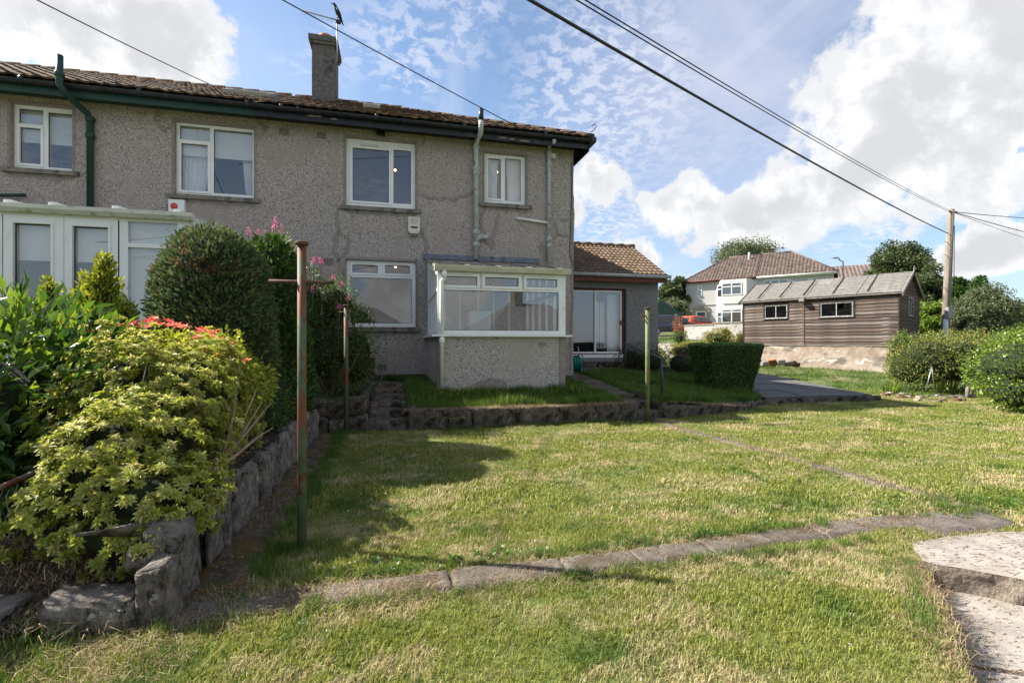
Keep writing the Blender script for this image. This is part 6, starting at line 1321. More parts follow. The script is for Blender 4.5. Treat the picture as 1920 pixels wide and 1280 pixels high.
ros = [rosette('leaf_rosette', 24, .046, .0145, g_pieris, a, b) for a, b in ((0, .4), (.1, .55), (.2, .7), (.3, .8), (.4, 1.), (0, .6), (.5, 1.), (.2, .5))]
rred = [rosette('red_shoot', 12, .050, .012, g_pred, 0, 1, 1.) for _ in range(2)]
C, D = shell(EP_, 3000, .62, 1.12, .22, 3.5, .12)
D = D + rng.normal(size=D.shape) * .25; D[:, 2] += .55; D /= np.linalg.norm(D, axis=1, keepdims=True)
dist = np.linalg.norm(C - np.array([0, 0, EYE]), axis=1); face = (D * (np.array([0, 0, EYE]) - C)).sum(1) / dist; order = np.argsort(dist - 1.1 * face)
def place_ros(i, meshes, par, s=1., C=None, D=None): 
    q = Vector(D[i]).to_track_quat('Z', 'Y'); e = (q @ Matrix.Rotation(rng.uniform(0, 6.28), 3, 'Z').to_quaternion()).to_euler(); s_ = s * rng.uniform(.8, 1.25); return link(meshes[int(rng.integers(len(meshes)))].name if False else meshes[0].name.split('.')[0], meshes[int(rng.integers(len(meshes)))], C[i], par, rot=e, scale=(s_,) * 3)
for i in order[:300]: place_ros(i, ros, PB, 1., C, D)
def joined_ros(name, idx, C, D, meshes, par, s=1.):
    Vs = []; Fs = []; Ts = []; n = 0; arr = []
    for m_ in meshes:
        v = np.empty(len(m_.vertices) * 3, np.float32); m_.vertices.foreach_get('co', v); f = np.empty(len(m_.polygons) * 3, np.int32); m_.polygons.foreach_get('vertices', f); t = np.empty(len(m_.vertices), np.float32); m_.attributes['tint'].data.foreach_get('value', t); arr.append((v.reshape(-1, 3), f.reshape(-1, 3), t))
    for i in idx:
        v, f, t = arr[int(rng.integers(len(arr)))]; q = np.array(Vector(D[i]).to_track_quat('Z', 'Y').to_matrix() @ Matrix.Rotation(rng.uniform(0, 6.28), 3, 'Z')); Vs.append(v @ q.T * (s * rng.uniform(.8, 1.3)) + C[i]); Fs.append(f + n); n += len(v); Ts.append(t)
    V = np.concatenate(Vs); c = V.mean(0); o = link(name, np_mesh(name, V - c, np.concatenate(Fs), meshes[0].materials[0], {'tint': np.concatenate(Ts)}), c, par); o['kind'] = 'stuff'; return o
joined_ros('leaf_mass', order[300:], C, D, ros, PB)
for px, py, t in ((260, 605, 4.3), (275, 606, 4.3), (292, 604, 4.3), (305, 607, 4.3), (320, 608, 4.3), (378, 627, 4.4), (388, 652, 4.3), (410, 640, 4.5), (428, 643, 4.6), (450, 676, 4.6), (453, 690, 4.6), (425, 672, 4.4), (168, 624, 4.1), (246, 608, 4.3), (330, 612, 4.35), (283, 612, 4.1), (352, 616, 4.4), (235, 614, 4.2), (395, 660, 4.4), (440, 662, 4.6), (400, 628, 4.6), (365, 640, 4.2)):
    p = atT(px, py, t * (.97 if px < 350 else .90))
    for _ in range(2): link('red_shoot', rred[_], p + Vector(rng.normal(size=3)) * .02, PB, rot=(rng.uniform(-.4, .4), rng.uniform(-.4, .4), rng.uniform(0, 6)), scale=(1.25,) * 3)
twigs('stem', m_twig, PB, (-1.55, 3.7, .3), C[rng.choice(len(C), 40)], .016, .1)
mb = MB()
for e in ((-1.05, 4.15, .95), (-1.0, 4.35, .80), (-.98, 4.0, .85), (-1.12, 3.9, 1.0), (-.95, 4.2, .62), (-1.02, 3.75, .7)): mb.tube([(-1.3, 3.45, .36), (-1.15 + .05 * rng.normal(), 3.75, .52), Vector(e).lerp(Vector((-1.15, 3.8, .5)), .4), e], [.018, .013, .008, .003], 6)
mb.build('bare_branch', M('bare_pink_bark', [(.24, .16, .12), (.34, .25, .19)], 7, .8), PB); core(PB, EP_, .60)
# ---- conifers
def conifer(label, ells, n, L_, W_, mat, up=.8, name='clipped_conifer', cat='conifer', lump=.05, ls=2.5, rndd=.35, group=None, trunk=True, lo=.8, zmin=.15):
    e0 = ells[0]; T_ = thing(name, label, cat, (e0[0], e0[1], .1), group=group); C, D = shell(ells, n, lo, 1.03, lump, ls, zmin)
    k_s = rng.random(len(C)) < .03; C[k_s] += D[k_s] * rng.uniform(.02, .07, (k_s.sum(), 1)); D = D * .75 + rng.normal(size=D.shape) * rndd; D[:, 2] += up
    leaf_obj('foliage', C, D, rng.uniform(.7, 1.2, len(C)) * L_, rng.uniform(.7, 1.2, len(C)) * W_, mat, T_, kind='sprig')
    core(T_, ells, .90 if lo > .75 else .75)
    if trunk: MB().tube([(e0[0], e0[1], -.1), (e0[0], e0[1], max(.5, e0[2] * .5))], .06, 8).build('trunk', m_bark, T_)
    return T_
conifer('big clipped dome of dark browning conifer between the white conservatory and the tall rusty pole', [(-1.94, 6.0, 1.72, .58, .62, .84), (-1.93, 6.0, 1.1, .60, .62, 1.0), (-1.75, 5.75, 1.2, .45, .5, .95)], 26000, .058, .022, g_con, .3, lump=.03, ls=3)
conifer('narrower greener conifer column touching the right side of the clipped dome', [(-1.55, 6.75, 1.50, .42, .5, 1.15), (-1.5, 6.7, .9, .42, .5, 1.0)], 9000, .08, .035, g_con2, .5, lump=.05, ls=4)
conifer('small golden conifer with a ragged spire in front of the conservatory window', [(-3.05, 6.0, 1.2, .34, .34, .62), (-3.05, 6.0, 1.62, .19, .19, .50), (-3.0, 6.0, 1.95, .085, .085, .32), (-2.8, 5.9, 1.35, .15, .15, .40), (-3.25, 6.1, 1.3, .16, .16, .5)], 9000, .055, .022, g_gold, .9, name='golden_conifer', lump=.2, ls=5, lo=.45, zmin=.6)
conifer('slender golden conifer shoot left of the larger golden spire', [(-3.55, 6.1, 1.6, .09, .09, .42), (-3.5, 6.1, 1.2, .22, .22, .35)], 1600, .055, .02, g_gold, 1., name='golden_conifer', lump=.2, lo=.4)
conifer('weeping bronze green conifer mound between the pieris and the dome', [(-1.75, 5.0, 1.05, .48, .42, .34), (-1.5, 5.1, .9, .3, .3, .36)], 6000, .065, .022, g_gold, -.2, name='weeping_conifer', lump=.18, ls=4, lo=.6)
# ---- generic leafy shrubs
def shrub(label, ells, n, L_, W_, mat, up=.25, rndd=.6, lump=.14, ls=2.5, lo=.65, name='shrub', cat='shrub', base=None, zmin=.02, corep=True, tw=16, group=None, tint=None, cf=.72):
    e0 = ells[0]; b_ = base or (e0[0], e0[1], max(0, e0[2] - e0[5])); T_ = thing(name, label, cat, b_, group=group); C, D = shell(ells, n, lo, 1.06, lump, ls, zmin)
    Cc = C.copy(); D = D + rng.normal(size=D.shape) * rndd; D[:, 2] += up
    leaf_obj('leaves', C, D, rng.uniform(.65, 1.2, len(C)) * L_, rng.uniform(.65, 1.2, len(C)) * W_, mat, T_, tint=tint)
    if tw: twigs('stem', m_twig, T_, b_, Cc[rng.choice(len(Cc), tw)], max(.012, L_ * .12))
    if corep: core(T_, ells, cf)
    return T_, C, D
sp, C, D = shrub('tall flowering spiraea with pink spikes, growing above the left stone wall', [(-1.05, 8.15, 1.25, .62, .45, .95), (-.60, 8.1, 1.05, .38, .4, .72), (-1.35, 8.2, 1.9, .38, .4, .62), (-.9, 8.1, 1.9, .38, .35, .45), (-1.7, 8.1, 2.25, .25, .3, .6)], 9500, .05, .020, g_dark, lump=.2, lo=.5, name='flowering_shrub', base=(-1.0, 8.1, .45), zmin=.45, tw=34, cf=.55)
fl = [rosette('flower_spike', 10, .02, .012, g_pink, 0, 1)]
def spike(px, py, t, h):
    p = atT(px, py, t); V = []; Dd = []
    for k in range(70):
        f = rng.random(); a = rng.uniform(0, 6.28); r_ = .032 * (1 - f) + .006; V.append((p.x + r_ * math.cos(a) * .6, p.y + r_ * math.sin(a) * .6, p.z - h * (1 - f))); Dd.append((math.cos(a), math.sin(a), .7))
    leaf_obj('flower_spike', V, np.array(Dd), .022, .013, g_pink, sp, stuff=False)
    MB().tube([(p.x, p.y, p.z - h - .35), (p.x, p.y, p.z - h * .5)], .005, 5).build('flower_stem', m_twig, sp)
for px, py, t, h in ((516, 407, 7.2, .17), (528, 420, 7.2, .15), (512, 418, 7.3, .13), (466, 427, 7.4, .11), (483, 430, 7.4, .13), (497, 432, 7.3, .12), (544, 460, 7.3, .12), (508, 441, 7.3, .10), (476, 438, 7.4, .09), (600, 483, 7.4, .1), (588, 482, 7.4, .1), (586, 537, 7.3, .10), (640, 527, 7.4, .09), (604, 486, 7.4, .09), (636, 571, 7.3, .07), (652, 553, 7.4, .09), (625, 515, 7.4, .08)):
    spike(px, py, t, h)
sp2 = [(-1.75, 8.0, 2.55, .2, .2, .42), (-1.62, 8.0, 2.6, .16, .16, .36)]
C, D = shell(sp2, 700, .3, 1., .2, 4); leaf_obj('flower_stalk_leaves', C, D + np.array([0, 0, .8]), .05, .016, g_bl, sp)
shrub('low dark leafy undergrowth with yellow blooms at the foot of the conifers', [(-1.45, 6.3, .65, .35, .8, .42), (-1.35, 5.5, .55, .26, .5, .30), (-1.4, 7.05, .7, .3, .35, .45)], 5200, .045, .018, g_dark, name='undergrowth', zmin=.3)
# clipped box hedge, wider at the top
BH = thing('box_hedge', 'clipped dark green box hedge, wider at the top, standing alone beside the dark patio', 'hedge', (7.5, 9.7, .1))
n = 15000; C = []; D = []
def hb(u, v, w): # local trapezoid
    f = .5 + .5 * w; hx = .52 + .25 * f; hy = .34 + .12 * f
    return (7.42 + (u * hx) + .06 * f, 9.75 + v * hy, .12 + 1.15 * f)
for _ in range(n):
    s = rng.integers(0, 5); a, b = rng.uniform(-1, 1), rng.uniform(-1, 1); dpt = 1 - .10 * rng.random() ** 2
    if s == 0: u, v, w, d = a, -dpt, b, (0, -1, .1)
    elif s == 1: u, v, w, d = -dpt, a, b, (-1, 0, .1)
    elif s == 2: u, v, w, d = dpt, a, b, (1, 0, .1)
    elif s == 3: u, v, w, d = a, dpt, b, (0, 1, .1)
    else: u, v, w, d = a, b, 1 - .06 * rng.random(), (0, 0, 1)
    k = 1 - .10 * (abs(u) * abs(v)) ** 3; C.append(hb(u * k, v * k, w * (1 - .03 * (abs(u) ** 6 + abs(v) ** 6) * (w > .8)))); D.append(d)
C = np.array(C); Dn = np.array(D, float); C += Dn * (nz3(C, 3.2)[:, None] * .06 + nz3(C, 9.)[:, None] * .03); Dn += rng.normal(size=Dn.shape) * .6; Dn[:, 2] += .15
leaf_obj('leaves', C, Dn, rng.uniform(.028, .045, n), rng.uniform(.016, .024, n), g_box, BH)
MB().add([hb(u * .93, v * .90, w * .93) for w in (-1, 1) for u, v in ((-1, -1), (1, -1), (1, 1), (-1, 1))], [(0, 1, 2, 3), (4, 5, 6, 7), (0, 1, 5, 4), (1, 2, 6, 5), (2, 3, 7, 6), (3, 0, 4, 7)]).build('shaded_core', m_core, BH); MB().tube([(7.5, 9.75, -.1), (7.5, 9.75, .5)], .05, 8).build('stem', m_bark, BH)  # hedge core carries the inner shade as a dark colour
shrub('dark purple brown shrub against the extension wall behind the handrail', [(7.0, 12.3, .75, .7, .5, .50), (7.75, 12.0, .70, .55, .45, .45), (6.55, 12.6, .8, .45, .4, .5), (8.3, 12.2, .65, .4, .4, .35)], 7500, .055, .018, g_purple, up=.6, lump=.25, ls=4, lo=.45, cf=.55)
def at_sh(px, py, t, rx, rz, ry=None): p = atT(px, py, t); return (p.x, p.y, p.z, rx, ry or rx, rz)
shrub('bright lime green mound beside the path behind the box hedge', [at_sh(1290, 655, 19, .5, .3), at_sh(1275, 657, 19.2, .35, .26)], 1800, .07, .03, g_yel, zmin=.2)
shrub('yellow and orange shrub in front of the painted brick wall', [at_sh(1347, 637, 22, .62, .42), at_sh(1360, 630, 22, .3, .45), at_sh(1332, 634, 22.1, .25, .3)], 1900, .085, .035, g_yel, lump=.25, zmin=.4)
shrub('small green bush left of the shed corner', [at_sh(1390, 636, 22.5, .28, .36)], 500, .09, .035, g_yel, zmin=.4)
shrub('small round dark green bush under the railings', [at_sh(1273, 633, 26, .36, .32)], 600, .09, .04, g_dark, zmin=.6)
shrub('thin orange leaved sapling in front of the dark blue car', [at_sh(1270, 610, 27, .28, .5), at_sh(1276, 618, 27, .3, .35)], 420, .10, .045, leafmat('orange_leaf', [(.30, .16, .05), (.42, .10, .05), (.34, .28, .10)], .3), lo=.2, corep=False, zmin=.6)
# grey white potted flowers seen over the laurel
shrub('pale grey leaved plant behind the laurel before the glazed doors', [(-4.2, 6.6, 1.45, .22, .2, .14)], 400, .035, .015, leafmat('silver_leaf', [(.45, .43, .43), (.65, .6, .6)], .2), corep=False)
# big hedges at right
shrub('mixed green and russet rhododendron mass right of the shed', [at_sh(1735, 672, 12.3, .62, .60, .7), at_sh(1790, 676, 12.2, .75, .68, .7), at_sh(1845, 672, 12.4, .60, .68, .7), at_sh(1700, 690, 12.5, .38, .50, .5), at_sh(1820, 665, 12.8, .7, .62, .6), at_sh(1765, 662, 12.9, .6, .55, .6)], 14000, .062, .026, g_rh, lump=.16, ls=3.5, name='rhododendron', zmin=.02)
shrub('light green hedge shoots overlapping the right corner of the shed base', [at_sh(1690, 655, 13.6, .26, .50, .3), at_sh(1684, 690, 13.4, .2, .4, .3)], 1800, .055, .03, g_bl, zmin=.1)
shrub('glossy light green hedge mass at the right edge of the photo', [at_sh(1930, 690, 9.0, .85, .66, .9), at_sh(1880, 700, 9.3, .42, .50, .6), at_sh(2010, 680, 8.6, .8, .75, 1.), at_sh(1960, 665, 9.4, .9, .62, .8), at_sh(1905, 735, 8.9, .42, .38, .5), (12.8, 6.2, .7, .9, 1.2, .85)], 15000, .052, .034, g_bl, up=.1, lump=.12, ls=4, name='hedge', cat='hedge')
def blades(name, label, cat, cx, cy, z, n, h, spread, mat, kind=None):
    mb_v = []; D = []
    for i in range(n): a = rng.uniform(0, 6.28); r_ = spread * math.sqrt(rng.random()); mb_v.append((cx + r_ * math.cos(a), cy + r_ * math.sin(a), z)); D.append((math.cos(a) * .35, math.sin(a) * .35, 1))
    T_ = thing(name, label, cat, (cx, cy, z)); leaf_obj('leaves', mb_v, np.array(D), rng.uniform(.6, 1.1, n) * h, .022, mat, T_); return T_
for px, py, h, lb in ((1672, 738, .32, 'tuft of sword shaped leaves at the left end of the bed before the hedges'), (1768, 730, .42, 'taller iris like tuft with yellowing leaves beside the two stakes'), (1776, 734, .36, 'narrow leafy tuft with a red bud right of the stakes')):
    t = EYE * FPX / (py - 642); q = atT(px, py, t); blades('iris_clump', lb, 'plant', q.x, q.y, 0, 42, h, .16, g_bl)
q = onY(850, 790, 7.28); FN = thing('fern', 'small bright fern growing from the face of the terrace wall', 'plant', (q.x, 7.25, .08))
Cc = []; Dd = []
for k in range(9):
    a = rng.uniform(-2.8, -.3); 
    for i in range(14): f = i / 13; Cc.append((q.x + .22 * f * math.cos(a), 7.24 + .16 * f * math.sin(a), .12 + .22 * f - .18 * f * f)); Dd.append((math.cos(a) + (.9 if i % 2 else -.9) * -math.sin(a), math.sin(a) + (.9 if i % 2 else -.9) * math.cos(a), .1))
leaf_obj('fronds', Cc, np.array(Dd), .045, .014, g_bl, FN)
# ---- trees
def tree(label, px, ytop, ybot, t, w, mat, n, name='tree', L_=.28, dens=46, trunk=.2, hang=0., lumpf=1., base_z=None, loose=1., cat='tree'):
    p = atT(px, (ytop + ybot) / 2, t); h = t * (ybot - ytop) / FPX; bz_ = hill(p.x, p.y) if base_z is None else base_z; T_ = thing(name, label, cat, (p.x, p.y, bz_)); ww = w * t / FPX
    cs = []
    for i in range(dens):
        u = rng.normal(size=3); u /= np.linalg.norm(u); rr = rng.uniform(.35, 1.) ** .6; cs.append((p.x + u[0] * ww / 2 * rr * .85, p.y + u[1] * ww / 2 * rr * .85, p.z + u[2] * h / 2 * rr * .85, rng.uniform(.16, .28) * ww * .8))
    Cc = []; Dd = []; Tt = []
    per = n // dens
    for (x, y, z, r_) in cs:
        v = rng.normal(size=(per, 3)); v /= np.linalg.norm(v, axis=1, keepdims=True); v *= (rng.random((per, 1)) ** .45) * r_ * loose; v[:, 2] *= .75
        if hang: v[:, 2] -= hang * rng.random(per) ** 2 * r_
        Cc.append(v + np.array([x, y, z])); Dd.append(v / r_ + rng.normal(size=v.shape) * .6 + np.array([0, 0, -.1 - hang])); Tt.append(np.clip(rng.random(per) * .7 + rng.random() * .3, 0, 1))
    Cc = np.concatenate(Cc); Dd = np.concatenate(Dd); leaf_obj('crown', Cc, Dd, rng.uniform(.6, 1.2, len(Cc)) * L_, rng.uniform(.6, 1.2, len(Cc)) * L_ * .55, mat, T_, tint=np.concatenate(Tt))
    mb = MB(); b_ = Vector((p.x, p.y, bz_ - .3)); c_ = Vector((p.x, p.y, p.z)); mb.tube([b_, b_.lerp(c_, .6), c_], [trunk, trunk * .8, trunk * .4], 10); mb.build('trunk', m_bark, T_)
    mb = MB()
    for (x, y, z, r_) in cs[::2]: s_ = b_.lerp(c_, rng.uniform(.55, 1.)); e_ = Vector((x, y, z)); mb.tube([s_, s_.lerp(e_, .5) + Vector((0, 0, .08 * h * rng.random())), e_], [trunk * .32, trunk * .2, trunk * .07], 5)
    mb.build('limbs', m_bark, T_); return T_
tree('grey green birch with drooping tips rising behind the white house', 1403, 442, 530, 72, 120, g_birch, 26000, name='birch_tree', L_=.30, hang=1.1, dens=60)
tree('tall dark crowned tree between the street lamp and the telegraph pole', 1683, 446, 585, 46, 105, g_tree, 30000, L_=.26, dens=56, name='broadleaf_tree')
tree('lower right shoulder tree touching the telegraph pole', 1738, 488, 600, 42, 75, g_tree, 15000, L_=.24, dens=34, name='broadleaf_tree')
tree('dark sycamore seen between the extension and the white house', 1262, 513, 600, 58, 62, g_tree, 13000, L_=.34, dens=34, name='sycamore_tree')
tree('lighter green small tree under the dark sycamore', 1268, 556, 612, 52, 56, g_birch, 8000, L_=.26, dens=24, name='small_tree')
tree('tiny distant treetop between the birch and the second roof', 1460, 477, 500, 80, 26, g_tree, 1500, L_=.3, dens=8, name='distant_tree')
tree('upright yellow green conifer behind the telegraph pole', 1818, 492, 610, 27, 56, g_con2, 13000, L_=.15, dens=40, name='conifer_tree', hang=-.4)
tree('pale airy shrub tree in front of the upright conifer', 1838, 530, 640, 21, 95, g_birch, 15000, L_=.11, dens=60, name='small_tree', trunk=.07, base_z=.2)
tree('left hand pale shrub tree just right of the telegraph pole', 1795, 570, 655, 20, 50, g_birch, 8000, L_=.11, dens=34, name='small_tree', trunk=.06, base_z=.2)
tree('dark feathery bush at the right edge above the hedge', 1905, 545, 640, 24, 70, g_tree, 8000, L_=.12, dens=34, name='small_tree', trunk=.07, base_z=.3)
tree('dense light green hedge tree directly behind the right end of the shed', 1748, 548, 650, 25, 60, g_bl, 13000, L_=.14, dens=40, name='hedge_tree', base_z=.4)
tree('far off tree beyond the hedges at the right edge', 1890, 560, 640, 60, 130, g_tree, 9000, L_=.4, dens=30, name='distant_tree')
# far treeline out to the horizon
for i, (px, yt, yb, t, w) in enumerate(((2000, 560, 650, 60, 160), (1180, 600, 640, 95, 160),)):
    tree(('shrubby tree beyond the right edge of the frame', 'distant tree line hidden behind the extension')[i], px, yt, yb, t, w, g_tree, 4000, L_=.5, dens=20, name='distant_tree')
# ================================================================== GRASS
def clump_meshes(prefix, n, mat, nb, rad, hmin, hmax, w, lean):
    col = bpy.data.collections.new(prefix)
    for k in range(n):
        V = []; F = []; T = []
        for b in range(nb):
            a = rng.uniform(0, 6.28); r_ = rad * math.sqrt(rng.random()); x, y = r_ * math.cos(a), r_ * math.sin(a); h = rng.uniform(hmin, hmax); d = rng.uniform(0, 6.28); ln = rng.uniform(.1, 1) * lean * h; fx, fy = math.cos(d), math.sin(d); sx, sy = -fy * w / 2, fx * w / 2; i0 = len(V)
            V += [(x - sx, y - sy, -.01), (x + sx, y + sy, -.01), (x - sx * .8 + fx * ln * .35, y - sy * .8 + fy * ln * .35, h * .55), (x + sx * .8 + fx * ln * .35, y + sy * .8 + fy * ln * .35, h * .55), (x + fx * ln, y + fy * ln, h * (1 - .25 * ln / h))]
            F += [(i0, i0 + 1, i0 + 3), (i0, i0 + 3, i0 + 2), (i0 + 2, i0 + 3, i0 + 4)]; T += [rng.random()] * 5
        o = bpy.data.objects.new(prefix + '_clump', np_mesh(prefix + '_clump', V, F, mat, {'tint': T})); col.objects.link(o)
    return col
def scatter(name, P, rot, scl, col, idx, label=None):
    me = bpy.data.meshes.new(name); me.vertices.add(len(P)); me.vertices.foreach_set('co', np.asarray(P, np.float32).ravel())
    for k, ty, a in (('rot', 'FLOAT_VECTOR', rot), ('scl', 'FLOAT', scl), ('idx', 'INT', idx)):
        at = me.attributes.new(k, ty, 'POINT'); at.data.foreach_set('vector' if ty == 'FLOAT_VECTOR' else 'value', np.asarray(a, np.int32 if ty == 'INT' else np.float32).ravel())
    o = bpy.data.objects.new(name, me); COL.objects.link(o); o['kind'] = 'stuff'
    if label: o['label'] = label
    g = bpy.data.node_groups.new(name, 'GeometryNodeTree'); g.interface.new_socket('Geometry', in_out='INPUT', socket_type='NodeSocketGeometry'); g.interface.new_socket('Geometry', in_out='OUTPUT', socket_type='NodeSocketGeometry')
    N = g.nodes; L = g.links; gi = N.new('NodeGroupInput'); go = N.new('NodeGroupOutput'); ip = N.new('GeometryNodeInstanceOnPoints'); ci = N.new('GeometryNodeCollectionInfo'); ci.inputs[0].default_value = col; ci.inputs['Separate Children'].default_value = True; ci.inputs['Reset Children'].default_value = True
    def na(n_, t): a = N.new('GeometryNodeInputNamedAttribute'); a.data_type = t; a.inputs[0].default_value = n_; return a.outputs[0]
    L.new(gi.outputs[0], ip.inputs['Points']); L.new(ci.outputs[0], ip.inputs['Instance']); ip.inputs['Pick Instance'].default_value = True
    L.new(na('idx', 'INT'), ip.inputs['Instance Index']); L.new(na('rot', 'FLOAT_VECTOR'), ip.inputs['Rotation']); L.new(na('scl', 'FLOAT'), ip.inputs['Scale']); L.new(ip.outputs[0], go.inputs[0])
    md = o.modifiers.new('scatter', 'NODES'); md.node_group = g; return o
def grassmat(name, cols, straw, s1=1.3, lo=.50, hi=.66, s2=7.):
    m = leafmat(name, cols, .30, .55, .25, patch=((cols[0][0] * .75, cols[0][1] * .9, cols[0][2]), 1.7, .50, .68)); nt = m.node_tree; N = nt.nodes; L = nt.links
    gp_ = N.new('ShaderNodeNewGeometry'); b = N['Principled BSDF']; src = b.inputs['Base Color'].links[0].from_socket
    n1 = N.new('ShaderNodeTexNoise'); n1.inputs['Scale'].default_value = s1; n1.inputs['Detail'].default_value = 6; n1.inputs['Roughness'].default_value = .6; mp = N.new('ShaderNodeMapping'); mp.inputs['Scale'].default_value = (1, 1.5, 0); L.new(gp_.outputs['Position'], mp.inputs[0]); L.new(mp.outputs[0], n1.inputs['Vector'])
    n2 = N.new('ShaderNodeTexNoise'); n2.inputs['Scale'].default_value = s2; n2.inputs['Detail'].default_value = 3; L.new(mp.outputs[0], n2.inputs['Vector'])
    a = N.new('ShaderNodeMath'); a.operation = 'MULTIPLY_ADD'; L.new(n2.outputs[0], a.inputs[0]); a.inputs[1].default_value = .45; L.new(n1.outputs[0], a.inputs[2])
    at = N['Attribute']; a2 = N.new('ShaderNodeMath'); a2.operation = 'MULTIPLY_ADD'; L.new(at.outputs['Fac'], a2.inputs[0]); a2.inputs[1].default_value = .13; L.new(a.outputs[0], a2.inputs[2])
    mr = N.new('ShaderNodeMapRange'); mr.interpolation_type = 'SMOOTHSTEP'; mr.inputs[1].default_value = lo + .28; mr.inputs[2].default_value = hi + .33; L.new(a2.outputs[0], mr.inputs[0])
    mx = N.new('ShaderNodeMix'); mx.data_type = 'RGBA'; L.new(mr.outputs[0], mx.inputs[0]); L.new(src, mx.inputs[6]); mx.inputs[7].default_value = (*straw, 1)
    L.new(mx.outputs[2], b.inputs['Base Color']); hs = N['Hue/Saturation/Value']; L.new(mx.outputs[2], hs.inputs['Color']); return m
g_grass = grassmat('lawn_grass', [(.13, .175, .025), (.20, .24, .045), (.275, .30, .07), (.36, .345, .13)], (.46, .40, .22), lo=.475, hi=.61)
g_long = grassmat('long_grass', [(.05, .10, .015), (.09, .16, .025), (.15, .22, .04)], (.20, .17, .08), lo=.62, hi=.8)
g_straw = leafmat('dry_straw', [(.22, .15, .08), (.36, .27, .16), (.46, .38, .25)], .2, .7, .2)
c_near = clump_meshes('lawn_near', 7, g_grass, 34, .055, .012, .032, .0030, 1.1)
c_far = clump_meshes('lawn_far', 6, g_grass, 32, .085, .014, .036, .0055, 1.1)
c_long = clump_meshes('long_grass', 6, g_long, 24, .09, .07, .20, .0055, .8)
c_straw = clump_meshes('straw', 5, g_straw, 14, .10, .01, .05, .003, 3.5)
def onpath(X, Y):
    e = .075 * mn.noise(Vector((X * 3, Y * 3, 0))) + .03 * mn.noise(Vector((X * 17, Y * 17, 0)))
    pc = 2.62 + (0 if X < 1.4 else .10 * min(1, (X - 1.4) / 1.6))
    if abs(Y - pc) < .10 + e and -1.2 < X < 4.15: return True
    if abs(Y - 2.60) < .15 + e and 3.5 < X < 4.4: return True
    k = 4.41 + (Y - 2.7) * -.066
    if abs(X - k) < .055 + e * 1.3 and 2.6 < Y < 7.2: return True
    if X < -.74 + e * 1.5 and Y > 2.5: return True
    if inside(X, Y, PITX): return True
    if inside(X, Y, [(7.55, 8.6), (10.45, 8.5), (12.6, 14.8), (9.6, 14.8)]): return True
    if inside(X, Y, EDGE): return True
    return False
def infr(X, Y, m_=.6):
    t = camt(X, Y); r = X * CY - Y * SY; return t > 1.2 and abs(r) < 1.08 * t + m_
def lawn_pts(t0, t1, dens, cap=None):
    P = []; R1 = t1 * 1.5
    A_ = (R1 * 2) ** 2; n = int(A_ * dens); xs = rng.uniform(-R1, R1, n); ys = rng.uniform(-1, 2 * R1 - 1, n) if t1 > 4 else rng.uniform(-R1, R1, n); 
    t = xs * SY + ys * CY; r = xs * CY - ys * SY; k = (t > t0) & (t < t1) & (np.abs(r) < 1.12 * t + 1.2); xs, ys = xs[k], ys[k]
    for x, y in zip(xs, ys):
        if x < -1.02 and y > 2.5: continue
        if x < -7 or onpath(x, y): continue
        if y > 7.35 and x < 4.2: continue
        P.append((x, y, gz(x, y)))
    return P
def do(name, P, col, nvar, s0, s1, tilt=.15, label=None):
    n = len(P); rot = np.stack([rng.uniform(-tilt, tilt, n), rng.uniform(-tilt, tilt, n), rng.uniform(0, 6.28, n)], 1)
    Pn = np.array(P); big = nz3(Pn, 1.1, 5); s = rng.uniform(s0, s1, n) * (1 + .55 * big)
    return scatter(name, P, rot, s, col, rng.integers(0, nvar, n), label)
do('grass', lawn_pts(1.2, 3.6, 900), c_near, 7, .8, 1.3); do('grass', lawn_pts(3.6, 7., 300), c_far, 6, .8, 1.25); do('grass', lawn_pts(7., 13., 140), c_far, 6, .9, 1.5); 
P = []
for _ in range(26000):
    X = rng.uniform(-.2, 9); Y = rng.uniform(7.42, 12)
    if not inside(X, Y, EDGE) or (.66 < X < 3.05 and Y > 8.25) or (Y > 10.85 and X < 4.2) or (3.72 - (Y - 7.4) * .02 < X < 4.40 + (Y - 7.4) * .06): continue
    if X < .22 and Y < 10.6: continue
    if abs(X - 7.42) < .5 and abs(Y - 9.75) < .35: continue
    if Y > 11.6 and X < 7.3 and X > 4.2: continue
    P.append((X, Y, tz(X, Y)))
P = P[:9000]; do('long_grass', P, c_long, 6, .55, 1.05)
P = [(rng.uniform(.2, 3.75), 7.36 + rng.uniform(-.05, .16) , 0) for _ in range(1100)] + [(x, y, 0) for x, y in ((rng.uniform(4.4, 6.4), 0) for _ in range(160))]
P = [(x, (y if y else 7.42 + .1 * (x - 4.4) ** 2 * .35 + rng.uniform(0, .2)), tz(x, max(y, 7.43)) + .015) for x, y, _ in P]; do('dry_grass', P, c_straw, 5, .5, 1.1)
# long tufts along edges, round the poles and the step edge
P = []
for _ in range(520): f = rng.random(); P.append((-.72 + rng.normal() * .05, 2.9 + 4.4 * f, .0))
for cx, cy, r_, n in ((-.57, 3.24, .12, 60), (-.67, 7.12, .12, 40), (4.04, 7.2, .12, 30), (-.9, 2.45, .3, 60), (-1.4, 2.35, .4, 90), (-2.0, 2.3, .4, 60)): P += [(cx + rng.normal() * r_, cy + rng.normal() * r_ * .6, 0.) for _ in range(n)]
for a, b in zip(PITX[5:], PITX[6:]): P += [(a[0] + (b[0] - a[0]) * f - .05 + rng.normal() * .03, a[1] + (b[1] - a[1]) * f + .04, 0.) for f in rng.random(20)]
for _ in range(420): x = rng.uniform(-.5, 3.0); P.append((x, (2.80 if rng.random() < .5 else 2.50) + rng.normal() * .02, 0.))
for _ in range(160): x = rng.uniform(3.6, 5.2); P.append((x, 2.86 + rng.normal() * .10, 0.))
